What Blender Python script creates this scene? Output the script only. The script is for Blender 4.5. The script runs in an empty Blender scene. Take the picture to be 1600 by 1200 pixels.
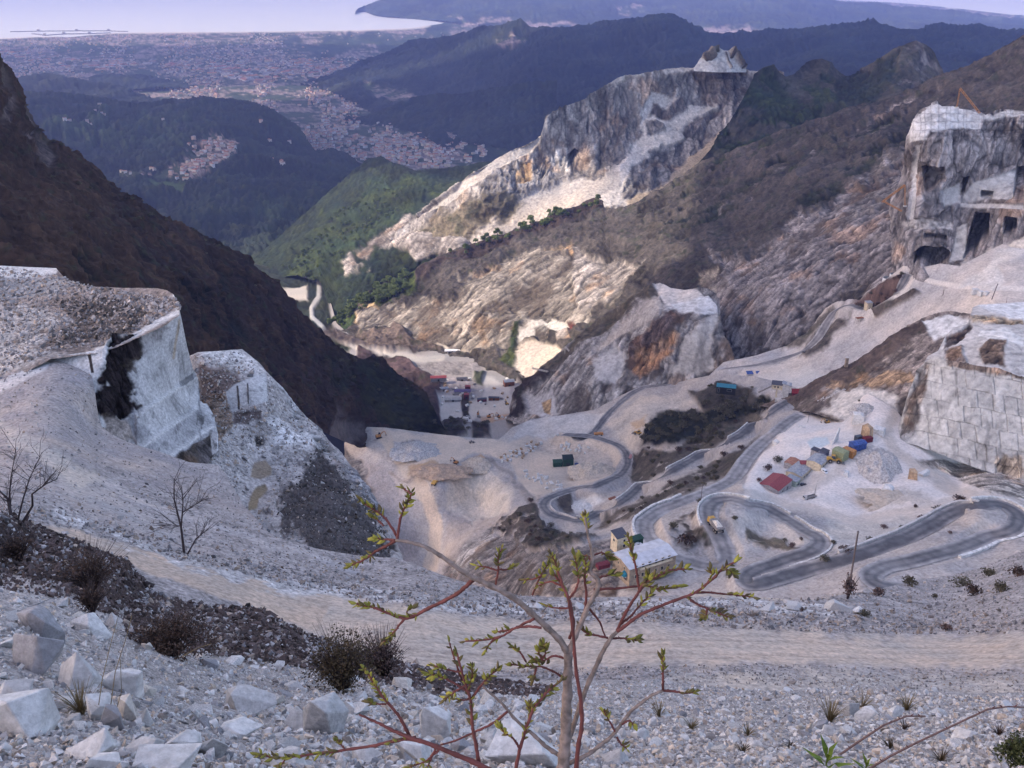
import bpy, bmesh, math, random
import numpy as np
from mathutils import Vector, Matrix

# ------------------------------------------------------------------ camera, sky, sun, exposure
sc = bpy.context.scene
COL = sc.collection
F = 1500.0                       # focal length in pixels of the 1600 px wide photograph
TP = 680.0 / F
PITCH = math.atan(TP)
SP, CP = math.sin(PITCH), math.cos(PITCH)
cam_d = bpy.data.cameras.new('camera')
cam_d.sensor_width = 36.0
cam_d.lens = 36.0 * F / 1600.0
cam_d.clip_start = 0.05
cam_d.clip_end = 200000.0
cam = bpy.data.objects.new('camera', cam_d)
cam.rotation_euler = (math.radians(90) - PITCH, 0, 0)
COL.objects.link(cam)
sc.camera = cam

SUN_TO = Vector((-0.84, -0.02, 0.60)).normalized()
SUN_EL = math.asin(SUN_TO.z)
SUN_AZ = math.atan2(SUN_TO.x, SUN_TO.y)
world = bpy.data.worlds.new('World')
sc.world = world
world.use_nodes = True
wn = world.node_tree
bg = wn.nodes['Background']
sky = wn.nodes.new('ShaderNodeTexSky')
sky.sky_type = 'NISHITA'
sky.sun_disc = False
sky.sun_elevation = SUN_EL
sky.sun_rotation = SUN_AZ
sky.altitude = 900.0
sky.dust_density = 4.0
wb = wn.nodes.new('ShaderNodeVectorMath'); wb.operation = 'MULTIPLY'; wb.inputs[1].default_value = (1.14, 0.98, 0.925)   # the telephone camera's cool magenta balance
wn.links.new(sky.outputs[0], wb.inputs[0]); wn.links.new(wb.outputs[0], bg.inputs[0])
bg.inputs[1].default_value = 0.15
sun_d = bpy.data.lights.new('sun', 'SUN')
sun_d.energy = 2.0
sun_d.angle = math.radians(0.6)
sun_d.color = (1.0, 0.88, 0.74)
sun = bpy.data.objects.new('sun', sun_d)
sun.rotation_euler = SUN_TO.to_track_quat('Z', 'Y').to_euler()
COL.objects.link(sun)
sc.view_settings.view_transform = 'Standard'
sc.view_settings.look = 'None'
sc.view_settings.exposure = 1.68
sc.view_settings.gamma = 1.0
sc.cycles.max_bounces = 5
sc.cycles.diffuse_bounces = 2
sc.cycles.glossy_bounces = 1
sc.cycles.transmission_bounces = 2
sc.cycles.volume_bounces = 0
sc.cycles.transparent_max_bounces = 4
sc.cycles.caustics_reflective = False
sc.cycles.caustics_refractive = False
sc.cycles.use_denoising = True

random.seed(11)
rng = np.random.RandomState(5)

# ------------------------------------------------------------------ pixels and points
def rays(px, py):
    a = (np.asarray(px, float) - 800.0) / F
    v = (600.0 - np.asarray(py, float)) / F
    return a, CP + SP * v, -SP + CP * v

def pt(px, py, Y):
    """the point seen at (px, py) at horizontal distance Y (or at height Y when Y is negative)"""
    dx, dy, dz = rays(px, py)
    t = Y / dy if Y > 0 else Y / dz
    return Vector((float(dx * t), float(dy * t), float(dz * t)))

def project(P):
    d = P[:, 1] * CP - P[:, 2] * SP
    u = P[:, 1] * SP + P[:, 2] * CP
    return 800 + F * P[:, 0] / d, 600 - F * u / d

# ------------------------------------------------------------------ noise
_T = np.random.RandomState(7).rand(64 * 64 * 64).astype(np.float32) * 2 - 1
def vn(q):
    i = np.floor(q).astype(np.int64)
    f = (q - i).astype(np.float32)
    f = f * f * (3 - 2 * f)
    x0, y0, z0 = (i[:, 0] & 63) << 12, (i[:, 1] & 63) << 6, i[:, 2] & 63
    x1, y1, z1 = ((i[:, 0] + 1) & 63) << 12, ((i[:, 1] + 1) & 63) << 6, (i[:, 2] + 1) & 63
    fx, fy, fz = f[:, 0], f[:, 1], f[:, 2]
    a = _T[x0 | y0 | z0]; b = _T[x1 | y0 | z0]; c = _T[x0 | y1 | z0]; d = _T[x1 | y1 | z0]
    e = _T[x0 | y0 | z1]; g = _T[x1 | y0 | z1]; h = _T[x0 | y1 | z1]; k = _T[x1 | y1 | z1]
    a = a + (b - a) * fx; c = c + (d - c) * fx; e = e + (g - e) * fx; h = h + (k - h) * fx
    a = a + (c - a) * fy; e = e + (h - e) * fy
    return a + (e - a) * fz
_ROT = np.array([[0.36, 0.48, -0.8], [-0.8, 0.6, 0.0], [0.48, 0.64, 0.6]])
def fbm(P, wl, octv=4, gain=0.5, mode='n', seed=0.0):
    q = P / wl + seed * 17.31
    s = np.zeros(len(P), np.float32); a = 1.0; tot = 0.0
    for o in range(octv):
        n = vn(q)
        if mode == 'r': n = 1 - 2 * np.abs(n)
        elif mode == 'b': n = 2 * np.abs(n) - 0.6
        s += a * n; tot += a; a *= gain
        q = (q @ _ROT) * 2.03 + 5.7
    return s / tot
def cells(q):
    """broken blocks: nearness to the crack between neighbours and a random number per block"""
    i = np.floor(q).astype(np.int64); f = (q - i).astype(np.float32)
    n = len(q); d1 = np.full(n, 9, np.float32); d2 = np.full(n, 9, np.float32); idv = np.zeros(n, np.float32)
    for dx in (-1, 0, 1):
        for dy in (-1, 0, 1):
            for dz in (-1, 0, 1):
                c = ((i[:, 0] + dx) & 63) << 12 | ((i[:, 1] + dy) & 63) << 6 | ((i[:, 2] + dz) & 63)
                jx, jy, jz = _T[c], _T[(c + 7919) & 262143], _T[(c + 104729) & 262143]
                d = (dx + 0.5 + 0.42 * jx - f[:, 0]) ** 2 + (dy + 0.5 + 0.42 * jy - f[:, 1]) ** 2 + (dz + 0.5 + 0.42 * jz - f[:, 2]) ** 2
                k = d < d1; d2 = np.where(k, d1, np.minimum(d2, d)); d1 = np.where(k, d, d1); idv = np.where(k, _T[(c + 51407) & 262143], idv)
    return np.sqrt(d2) - np.sqrt(d1), idv
def sstep(a, b, x):
    t = np.clip((x - a) / (b - a), 0, 1)
    return t * t * (3 - 2 * t)

# ------------------------------------------------------------------ object helpers
def tag(o, label=None, cat=None, group=None, kind=None):
    if label: o['label'] = label
    if cat: o['category'] = cat
    if group: o['group'] = group
    if kind: o['kind'] = kind
    return o
def mesh_obj(name, V, Fc, mats, parent=None, smooth=False, midx=None):
    me = bpy.data.meshes.new(name)
    me.from_pydata([tuple(v) for v in V], [], [tuple(f) for f in Fc])
    for m in (mats if isinstance(mats, (list, tuple)) else [mats]): me.materials.append(m)
    if midx is not None: me.polygons.foreach_set('material_index', np.asarray(midx, np.int32))
    if smooth: me.polygons.foreach_set('use_smooth', np.ones(len(me.polygons), bool))
    me.update()
    o = bpy.data.objects.new(name, me)
    COL.objects.link(o)
    if parent is not None: o.parent = parent
    return o
def np_mesh(name, V, Q, mat, col=None, smooth=True, midx=None):
    """fast mesh from numpy verts and equal-sized faces"""
    me = bpy.data.meshes.new(name)
    k = Q.shape[1]
    me.vertices.add(len(V)); me.vertices.foreach_set('co', np.ascontiguousarray(V, np.float32).ravel())
    me.loops.add(Q.size); me.loops.foreach_set('vertex_index', np.ascontiguousarray(Q, np.int32).ravel())
    me.polygons.add(len(Q)); me.polygons.foreach_set('loop_start', np.arange(0, Q.size, k, dtype=np.int32))
    me.polygons.foreach_set('use_smooth', np.full(len(Q), smooth, bool))
    for m in (mat if isinstance(mat, (list, tuple)) else [mat]): me.materials.append(m)
    if midx is not None: me.polygons.foreach_set('material_index', np.asarray(midx, np.int32))
    me.update(calc_edges=True)
    if col is not None:
        ca = me.color_attributes.new('Col', 'FLOAT_COLOR', 'POINT')
        rgba = np.ones((len(V), 4), np.float32); rgba[:, :3] = col
        ca.data.foreach_set('color', rgba.ravel())
    o = bpy.data.objects.new(name, me)
    COL.objects.link(o)
    return o
def empty(name, loc, rz=0.0):
    o = bpy.data.objects.new(name, None)
    o.empty_display_size = 0.5
    o.location = loc; o.rotation_euler = (0, 0, rz)
    COL.objects.link(o)
    return o
def copy_tree(o, parent=None):
    c = o.copy(); COL.objects.link(c)
    if parent is not None: c.parent = parent
    for ch in list(o.children): copy_tree(ch, c)
    return c

class MB:
    """collects shapes for one mesh"""
    def __init__(s): s.v = []; s.f = []; s.m = []
    def add(s, vs, fs, m=0):
        b = len(s.v); s.v += [tuple(v) for v in vs]
        s.f += [tuple(i + b for i in f) for f in fs]; s.m += [m] * len(fs)
        return s
    def box(s, c, d, m=0, rz=0.0, taper=1.0, ry=0.0):
        M = Matrix.Translation(c) @ Matrix.Rotation(rz, 4, 'Z') @ Matrix.Rotation(ry, 4, 'Y')
        x, y, z = d[0] / 2, d[1] / 2, d[2] / 2
        t = taper
        vs = [M @ Vector(p) for p in ((-x, -y, -z), (x, -y, -z), (x, y, -z), (-x, y, -z), (-x * t, -y * t, z), (x * t, -y * t, z), (x * t, y * t, z), (-x * t, y * t, z))]
        return s.add(vs, [(0, 3, 2, 1), (4, 5, 6, 7), (0, 1, 5, 4), (1, 2, 6, 5), (2, 3, 7, 6), (3, 0, 4, 7)], m)
    def tube(s, pts, rad, n=6, m=0, cap=True):
        pts = [Vector(p) for p in pts]
        if not isinstance(rad, (list, tuple)): rad = [rad] * len(pts)
        rings = []; prev = None
        for i, p in enumerate(pts):
            d = (pts[min(i + 1, len(pts) - 1)] - pts[max(i - 1, 0)])
            d = d.normalized() if d.length > 1e-9 else Vector((0, 0, 1))
            if prev is None:
                a = d.cross(Vector((0.1, 0.2, 1))).normalized() if abs(d.z) < 0.95 else d.cross(Vector((1, 0.1, 0))).normalized()
            else:
                a = (prev - d * prev.dot(d)).normalized()
            prev = a; b = d.cross(a)
            rings.append([p + (a * math.cos(6.28318 * k / n) + b * math.sin(6.28318 * k / n)) * rad[i] for k in range(n)])
        vs = [v for r in rings for v in r]; fs = []
        for i in range(len(pts) - 1):
            for k in range(n):
                fs.append((i * n + k, i * n + (k + 1) % n, (i + 1) * n + (k + 1) % n, (i + 1) * n + k))
        if cap: fs += [tuple(range(n))[::-1], tuple((len(pts) - 1) * n + k for k in range(n))]
        return s.add(vs, fs, m)
    def prism(s, prof, y0, y1, m=0):
        """profile in x,z extruded along y"""
        n = len(prof)
        vs = [(x, y0, z) for x, z in prof] + [(x, y1, z) for x, z in prof]
        fs = [tuple(range(n)), tuple(range(2 * n - 1, n - 1, -1))]
        fs += [(k, k + n, (k + 1) % n + n, (k + 1) % n) for k in range(n)]
        return s.add(vs, fs, m)
    def cyl(s, c, r, h, n=12, m=0, axis='Z', r2=None):
        ax = {'Z': Vector((0, 0, 1)), 'X': Vector((1, 0, 0)), 'Y': Vector((0, 1, 0))}[axis]
        c = Vector(c)
        return s.tube([c - ax * h / 2, c + ax * h / 2], [r, r if r2 is None else r2], n, m)
    def build(s, name, mats, parent=None, smooth=False):
        return mesh_obj(name, s.v, s.f, mats, parent, smooth, s.m)

# ------------------------------------------------------------------ materials
def new_mat(name):
    m = bpy.data.materials.new(name); m.use_nodes = True
    nt = m.node_tree; b = nt.nodes['Principled BSDF']
    b.inputs['Specular IOR Level'].default_value = 0.25
    return m, nt, b
def terrain_mat(name, scale, bump=0.5, contrast=0.35, rough=0.95, octv=6.0):
    """the land cover colour stored on the ground times a fine world-space grain, with bump"""
    m, nt, b = new_mat(name)
    N = nt.nodes; L = nt.links
    at = N.new('ShaderNodeAttribute'); at.attribute_name = 'Col'
    tc = N.new('ShaderNodeTexCoord')
    nz = N.new('ShaderNodeTexNoise'); nz.inputs['Scale'].default_value = scale; nz.inputs['Detail'].default_value = octv; nz.inputs['Roughness'].default_value = 0.65
    L.new(tc.outputs['Object'], nz.inputs['Vector'])
    mr = N.new('ShaderNodeMapRange'); mr.inputs[1].default_value = 0.3; mr.inputs[2].default_value = 0.7
    mr.inputs[3].default_value = 1 - contrast; mr.inputs[4].default_value = 1 + contrast
    L.new(nz.outputs[0], mr.inputs[0])
    vm = N.new('ShaderNodeVectorMath'); vm.operation = 'SCALE'
    L.new(at.outputs['Color'], vm.inputs[0]); L.new(mr.outputs[0], vm.inputs['Scale'])
    L.new(vm.outputs[0], b.inputs['Base Color'])
    bp = N.new('ShaderNodeBump'); bp.inputs['Strength'].default_value = bump; bp.inputs['Distance'].default_value = 0.6 / scale
    L.new(nz.outputs[0], bp.inputs['Height']); L.new(bp.outputs[0], b.inputs['Normal'])
    b.inputs['Roughness'].default_value = rough
    b.inputs['Specular IOR Level'].default_value = 0.1
    return m
def plain_mat(name, col, rough=0.7, var=0.18, scale=3.0, metal=0.0, bump=0.0, spec=0.3):
    m, nt, b = new_mat(name)
    N = nt.nodes; L = nt.links
    tc = N.new('ShaderNodeTexCoord')
    nz = N.new('ShaderNodeTexNoise'); nz.inputs['Scale'].default_value = scale; nz.inputs['Detail'].default_value = 5.0
    L.new(tc.outputs['Object'], nz.inputs['Vector'])
    mx = N.new('ShaderNodeMix'); mx.data_type = 'RGBA'
    mx.inputs[6].default_value = (*[c * (1 - var) for c in col], 1)
    mx.inputs[7].default_value = (*[min(1, c * (1 + var)) for c in col], 1)
    mr = N.new('ShaderNodeMapRange'); mr.inputs[1].default_value = 0.35; mr.inputs[2].default_value = 0.65
    L.new(nz.outputs[0], mr.inputs[0]); L.new(mr.outputs[0], mx.inputs[0])
    L.new(mx.outputs[2], b.inputs['Base Color'])
    b.inputs['Roughness'].default_value = rough; b.inputs['Metallic'].default_value = metal
    b.inputs['Specular IOR Level'].default_value = spec
    if bump:
        bp = N.new('ShaderNodeBump'); bp.inputs['Strength'].default_value = bump; bp.inputs['Distance'].default_value = 0.3 / scale
        L.new(nz.outputs[0], bp.inputs['Height']); L.new(bp.outputs[0], b.inputs['Normal'])
    return m
# ------------------------------------------------------------------ landform sheets
class TPS:
    """thin plate spline of inverse depth over the view, exact for planes"""
    def __init__(s, ctrl, lam=1e-9):
        c = np.array([(p[0], p[1]) for p in ctrl], float)
        w = []
        for px, py, Y in ctrl:
            dx, dy, dz = rays(px, py)
            w.append((dy / Y) if Y > 0 else (dz / Y))
        s.c = c / 400.0; w = np.array(w, float); s.sc = w.mean(); w = w / s.sc
        n = len(c)
        d = np.linalg.norm(s.c[:, None] - s.c[None], axis=2)
        K = np.where(d > 0, d * d * np.log(np.maximum(d, 1e-9)), 0) + lam * np.eye(n)
        Pm = np.c_[np.ones(n), s.c]
        A = np.zeros((n + 3, n + 3)); A[:n, :n] = K; A[:n, n:] = Pm; A[n:, :n] = Pm.T
        s.sol = np.linalg.solve(A, np.r_[w, 0, 0, 0]); s.lo = w.min() * 0.8; s.hi = w.max() * 1.25
    def depth(s, px, py):
        q = np.c_[np.asarray(px, float).ravel(), np.asarray(py, float).ravel()] / 400.0
        out = np.empty(len(q))
        n = len(s.c)
        for i in range(0, len(q), 40000):
            qq = q[i:i + 40000]
            d2 = ((qq[:, None] - s.c[None]) ** 2).sum(2)
            U = 0.5 * d2 * np.log(np.maximum(d2, 1e-18))
            out[i:i + 40000] = U @ s.sol[:n] + s.sol[n] + qq @ s.sol[n + 1:]
        return 1.0 / (np.clip(out, s.lo, s.hi) * s.sc)
    def pos(s, px, py):
        t = s.depth(px, py); dx, dy, dz = rays(np.asarray(px).ravel(), np.asarray(py).ravel())
        return np.c_[dx * t, dy * t, dz * t]
    def at(s, px, py):
        return Vector(s.pos([px], [py])[0])

def poly_sd(px, py, poly):
    """signed distance in pixels, positive inside"""
    n = len(poly); d2 = np.full(len(px), 1e18); ins = np.zeros(len(px), bool)
    for i in range(n):
        ax, ay = poly[i]; bx, by = poly[(i + 1) % n]
        ex, ey = bx - ax, by - ay
        h = np.clip(((px - ax) * ex + (py - ay) * ey) / max(ex * ex + ey * ey, 1e-9), 0, 1)
        d2 = np.minimum(d2, (px - ax - ex * h) ** 2 + (py - ay - ey * h) ** 2)
        c = ((ay > py) != (by > py)) & (px < ex * (py - ay) / (ey if abs(ey) > 1e-9 else 1e-9) + ax)
        ins ^= c
    d = np.sqrt(d2)
    return np.where(ins, d, -d)
def line_d(px, py, pts):
    d2 = np.full(len(px), 1e18)
    for (ax, ay), (bx, by) in zip(pts[:-1], pts[1:]):
        ex, ey = bx - ax, by - ay
        h = np.clip(((px - ax) * ex + (py - ay) * ey) / max(ex * ex + ey * ey, 1e-9), 0, 1)
        d2 = np.minimum(d2, (px - ax - ex * h) ** 2 + (py - ay - ey * h) ** 2)
    return np.sqrt(d2)

FALL = [0.0, -1.0]
def cover(kind, c, P, m, seed):
    """colour and relief (metres) of one land cover at points P; m = metres per photo pixel there"""
    c = np.array(c, np.float32)
    ms = float(np.median(m))
    if kind == 'forest':
        b = fbm(P, 9 * ms, 3, 0.55, 'b', seed); l = fbm(P, 70 * ms, 4, 0.5, 'n', seed + 1); h = fbm(P, 22 * ms, 2, 0.5, 'n', seed + 2)
        k = np.clip(0.9 + 0.8 * b + 0.75 * l, 0.25, 2.2)
        col = c[None] * k[:, None]
        col *= np.stack([1 + 0.5 * h, 1 + 0.28 * h, 1 - 0.3 * h], 1)
        return col, 3.2 * ms * b + 9.0 * ms * fbm(P, 90 * ms, 3, 0.5, 'n', seed + 3)
    if kind == 'heath':
        b = fbm(P, 7 * ms, 4, 0.7, 'n', seed); l = fbm(P, 80 * ms, 4, 0.55, 'n', seed + 1); h = fbm(P, 14 * ms, 3, 0.6, 'n', seed + 2)
        k = np.clip(1.0 + 1.0 * b + 0.8 * l, 0.2, 2.8)
        col = c[None] * k[:, None]
        g = sstep(0.15, 0.5, h)[:, None]
        col = col * (1 - 0.55 * g) + 0.55 * g * np.array([0.028, 0.036, 0.02], np.float32)
        rb = fbm(P, 60 * ms, 5, 0.55, 'r', seed + 3)
        return col * (0.8 + 0.5 * sstep(-0.3, 0.6, rb))[:, None], 2.0 * ms * fbm(P, 6 * ms, 3, 0.65, 'n', seed) + 13.0 * ms * rb
    if kind == 'rock':
        P = np.c_[P[:, 0] * -FALL[1] + P[:, 1] * FALL[0], P[:, 0] * FALL[0] + P[:, 1] * FALL[1], P[:, 2]]     # along and down the face
        q = P * np.array([1, 0.5, 0.3])
        r = fbm(q, 30 * ms, 6, 0.6, 'r', seed); s = fbm(q, 9 * ms, 5, 0.7, 'n', seed + 1); l = fbm(P, 90 * ms, 3, 0.5, 'n', seed + 2)
        o = fbm(P, 50 * ms, 4, 0.6, 'n', seed + 4); v = fbm(P * np.array([1, 0.4, 0.10]), 5 * ms, 4, 0.65, 'n', seed + 6); w = fbm(q, 30 * ms, 4, 0.6, 'n', seed + 7)
        k = np.clip(1.0 + 0.75 * s + 0.4 * l + 0.65 * v + 0.55 * w, 0.2, 2.0)
        col = c[None] * k[:, None]
        cr = (sstep(0.5, 0.85, fbm(q, 16 * ms, 3, 0.6, 'r', seed + 5)) * sstep(-0.2, 0.25, w))[:, None]
        col = col * (1 - 0.55 * cr)
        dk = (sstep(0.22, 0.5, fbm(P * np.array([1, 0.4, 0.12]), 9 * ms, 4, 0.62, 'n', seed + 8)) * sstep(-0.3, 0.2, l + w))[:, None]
        col = col * (1 - 0.68 * dk)  # vertical crack shadows put into the rock colour
        wp = np.stack([fbm(P, 20 * ms, 2, 0.5, 'n', seed + 20 + k_) for k_ in range(3)], 1) * 7 * ms
        e1, i1 = cells((P + wp) * np.array([1, 0.4, 0.24]) / (15 * ms)); e2, i2 = cells((P + wp * 0.6) * np.array([1, 0.5, 0.32]) / (5.5 * ms))
        ck = np.maximum(1 - sstep(0.0, 0.16, e1), 0.7 * (1 - sstep(0.0, 0.16, e2)))[:, None]
        col = col * (1 + 0.30 * i1 + 0.26 * i2)[:, None] * (1 - 0.55 * ck)
        vg = (sstep(0.10, 0.32, fbm(P, 48 * ms, 5, 0.62, 'n', seed + 9)) * 0.75)[:, None]
        col = col * (1 - vg) + vg * np.array([0.085, 0.068, 0.055], np.float32) * np.clip(1 + s, 0.3, 2)[:, None]
        oc = (sstep(0.15, 0.45, o) * 0.6)[:, None]
        col = col * (1 - oc) + oc * col * np.array([1.3, 0.95, 0.66], np.float32)
        return col, 3.5 * ms * r + 1.2 * ms * s + 12 * ms * l + 2.0 * ms * v - 3.0 * ms * dk[:, 0] + 1.7 * ms * i1 + 0.5 * ms * i2 - 0.9 * ms * ck[:, 0]
    if kind == 'scree':
        q = P * np.array([1, 1, 0.2])
        s = fbm(q, 16 * ms, 5, 0.62, 'n', seed); l = fbm(P, 70 * ms, 4, 0.5, 'n', seed + 1); g = fbm(P, 3.0 * ms, 2, 0.7, 'n', seed + 2)
        k = np.clip(1.0 + 0.32 * s + 0.25 * l + 0.28 * g, 0.4, 1.6)
        col = c[None] * k[:, None]
        col *= np.stack([1 + 0.12 * l, 1 + 0.02 * l, 1 - 0.12 * l], 1)
        return col, 1.6 * ms * s + 4.5 * ms * l + 0.5 * ms * g
    if kind == 'rubble':
        s = fbm(P, 5 * ms, 3, 0.7, 'n', seed); l = fbm(P, 40 * ms, 4, 0.55, 'n', seed + 1)
        k = np.clip(0.95 + 0.85 * s + 0.45 * l, 0.2, 1.8)
        col = c[None] * k[:, None]
        return col, 2.0 * ms * s + 5 * ms * l
    if kind == 'flat':
        s = fbm(P, 12 * ms, 5, 0.6, 'n', seed); l = fbm(P, 60 * ms, 3, 0.5, 'n', seed + 1)
        k = np.clip(1.0 + 0.16 * s + 0.16 * l, 0.6, 1.4)
        col = c[None] * k[:, None]
        col *= np.stack([1 + 0.08 * l, 1 + 0 * l, 1 - 0.08 * l], 1)
        return col, 0.5 * ms * s + 1.0 * ms * l
    if kind == 'marble':
        q = P * np.array([1, 1, 0.3])
        s = fbm(q, 14 * ms, 5, 0.6, 'n', seed); l = fbm(P, 60 * ms, 3, 0.5, 'n', seed + 1)
        v = sstep(0.5, 0.85, fbm(q, 30 * ms, 4, 0.55, 'r', seed + 2))
        k = np.clip(1.0 + 0.22 * s + 0.2 * l - 0.3 * v, 0.4, 1.35)
        return c[None] * k[:, None], 0.5 * ms * s + 0.5 * ms * l
    if kind == 'town':
        g = fbm(P, 2.6 * ms, 2, 0.8, 'n', seed); l = fbm(P, 30 * ms, 4, 0.6, 'n', seed + 1); h = fbm(P, 5 * ms, 2, 0.6, 'n', seed + 3)
        t = sstep(-0.12, 0.22, l + 0.5 * h)[:, None]
        green = np.array([0.045, 0.062, 0.032], np.float32) * (1 + 0.6 * h[:, None])
        col = green * (1 - t) + t * c[None] * np.clip(1 + 0.9 * g, 0.3, 2.2)[:, None]
        return col, 0.0 * g
    raise ValueError(kind)

SHEETS = {}
def sheet(name, top, bot, ctrl, base, layers=(), step=2.0, back=(0.15, 0.6), nback=8, mat=None, label=None, cat=None, relief=1.0, push=(), carve=(), seed=0, lam=1e-9, kind='structure', low=None, smooth=True, post=None, crest=0.0):
    """A landform: a grid between two curves of the view, each point at its own surveyed depth,
    carried on behind its crest, with relief and land cover."""
    tps = TPS(ctrl, lam)
    tx = np.array([p[0] for p in top], float); ty = np.array([p[1] for p in top], float)
    bx = np.array([p[0] for p in bot], float); by = np.array([p[1] for p in bot], float)
    x0, x1 = max(tx[0], bx[0]), min(tx[-1], bx[-1])
    nu = int((x1 - x0) / step) + 1
    X = np.linspace(x0, x1, nu)
    T = np.interp(X, tx, ty); B = np.maximum(np.interp(X, bx, by), T + 0.5)
    hmax = (B - T).max()
    nv = max(4, int(hmax / step) + 1)
    s = np.linspace(0, 1, nv)
    PX = np.repeat(X[None], nv, 0); PY = T[None] + (B - T)[None] * s[:, None]
    pos = tps.pos(PX, PY).reshape(nv, nu, 3)
    m = (tps.depth(PX, PY) / F).reshape(nv, nu)
    # behind the crest: on and down, away from the viewer
    if nback:
        L, dr = back
        c = pos[0]; h = c[:, :2] / np.linalg.norm(c[:, :2], axis=1)[:, None]; rad = np.linalg.norm(c[:, :2], axis=1)
        rows = []; 
        for k in range(nback, 0, -1):
            a = (k / nback) ** 1.6 * L * rad
            q = c.copy(); q[:, :2] += h * a[:, None]; q[:, 2] -= a * (np.maximum(0, -c[:, 2] / rad) + 0.03 + dr * (0.3 + 0.7 * k / nback))
            rows.append(q)
        pos = np.concatenate([np.array(rows), pos], 0)
        PX = np.concatenate([np.repeat(X[None], nback, 0), PX], 0); PY = np.concatenate([np.repeat(T[None], nback, 0), PY], 0)
        m = np.concatenate([np.repeat(m[:1], nback, 0), m], 0)
    R = pos.shape[0]
    flatP = pos.reshape(-1, 3); px = PX.ravel(); py = PY.ravel(); mm = m.ravel()
    du = np.gradient(pos, axis=1); dv = np.gradient(pos, axis=0)
    N = np.cross(du, dv).reshape(-1, 3)
    N /= np.maximum(np.linalg.norm(N, axis=1), 1e-12)[:, None]
    N *= np.where((N * flatP).sum(1) > 0, -1, 1)[:, None]
    # smooth the normals a little so that relief does not tear
    N3 = N.reshape(R, nu, 3)
    for _ in range(6):
        N3 = (N3 + np.roll(N3, 1, 0) + np.roll(N3, -1, 0) + np.roll(N3, 1, 1) + np.roll(N3, -1, 1)) / 5
    N = N3.reshape(-1, 3); N /= np.maximum(np.linalg.norm(N, axis=1), 1e-12)[:, None]
    g = N[:, :2].mean(0); g = g / max(np.linalg.norm(g), 1e-6); FALL[0], FALL[1] = float(g[0]), float(g[1])
    # land cover
    W = np.ones(len(px), np.float32); acc = np.zeros((len(px), 3), np.float32); disp = np.zeros(len(px), np.float32)
    qn = np.c_[px, py, np.full(len(px), 3.3 + seed)]
    j1 = fbm(qn, 28.0, 4, 0.6, 'n', 1); j2 = fbm(qn, 28.0, 4, 0.6, 'n', 2)
    todo = []
    for i, ly in enumerate(layers):
        lk, lc, poly, soft, jit = ly[:5]
        jit = jit * (1.8 if jit > 3 else 1.2)
        amp = ly[5] if len(ly) > 5 else 1.0
        if isinstance(poly, tuple) and poly and poly[0] == 'line':
            d = poly[2] - line_d(px + jit * j1, py + jit * j2, poly[1])
        else:
            d = poly_sd(px + jit * j1, py + jit * j2, poly)
        a = sstep(-soft, soft, d).astype(np.float32)
        if len(ly) > 6:            # broken by noise
            a = a * sstep(ly[6] - 0.12, ly[6] + 0.12, fbm(flatP, 34 * float(np.median(mm)), 4, 0.6, 'n', 40 + i + seed))
        todo.append((lk, lc, a, amp, i + 1))
    for lk, lc, a, amp, i in reversed(todo):
        w = W * a; W = W * (1 - a)
        k = w > 0.004
        if k.any():
            c, d = cover(lk, lc, flatP[k], mm[k], seed + i)
            acc[k] += c * w[k, None]; disp[k] += d * w[k] * amp
    k = W > 0.004
    if k.any():
        c, d = cover(base[0], base[1], flatP[k], mm[k], seed)
        amp = base[2] if len(base) > 2 else 1.0
        acc[k] += c * W[k, None]; disp[k] += d * W[k] * amp
    if low is not None: disp *= low(px, py)
    flatP = flatP + N * (disp * relief)[:, None]
    for poly, depth, soft in push:
        a = sstep(-soft, soft, poly_sd(px + 1.5 * j1, py + 1.5 * j2, poly))
        r = flatP / np.linalg.norm(flatP, axis=1)[:, None]; r[:, 2] = 0
        flatP = flatP + r * (a * depth)[:, None]
    for line, hw, blend in carve:
        C = np.array(line)
        d2 = np.full(len(flatP), 1e18); zc = np.zeros(len(flatP))
        bb = (flatP[:, 0] > C[:, 0].min() - 40) & (flatP[:, 0] < C[:, 0].max() + 40) & (flatP[:, 1] > C[:, 1].min() - 40) & (flatP[:, 1] < C[:, 1].max() + 40)
        ii = np.nonzero(bb)[0]; q = flatP[ii]; dd = d2[ii]; zz = zc[ii]
        for a, b in zip(C[:-1], C[1:]):
            e = b - a; h = np.clip(((q[:, :2] - a[:2]) @ e[:2]) / max(e[:2] @ e[:2], 1e-9), 0, 1)
            t2 = ((q[:, :2] - a[:2] - h[:, None] * e[:2]) ** 2).sum(1); k = t2 < dd
            # only where this stretch is near in height too
            k &= np.abs(q[:, 2] - (a[2] + h * e[2])) < 25
            dd = np.where(k, t2, dd); zz = np.where(k, a[2] + h * e[2], zz)
        w = 1 - sstep(hw, hw + blend, np.sqrt(dd))
        flatP[ii, 2] = q[:, 2] * (1 - w) + (zz - 0.35) * w
    if post is not None: flatP, acc = post(flatP, acc, px, py)
    idx = np.arange(R * nu).reshape(R, nu)
    Q = np.stack([idx[:-1, :-1], idx[1:, :-1], idx[1:, 1:], idx[:-1, 1:]], -1).reshape(-1, 4)
    o = np_mesh(name, flatP, Q, mat, np.clip(acc, 0.004, 0.85), smooth)
    tag(o, label, cat, None, kind)
    o['_r'] = 1; del o['_r']
    SHEETS[len(SHEETS)] = o
    o_t = (tps, flatP.reshape(R, nu, 3), x0, x1, T, B, nback, nv)
    return o, Surf(o_t)

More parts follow.
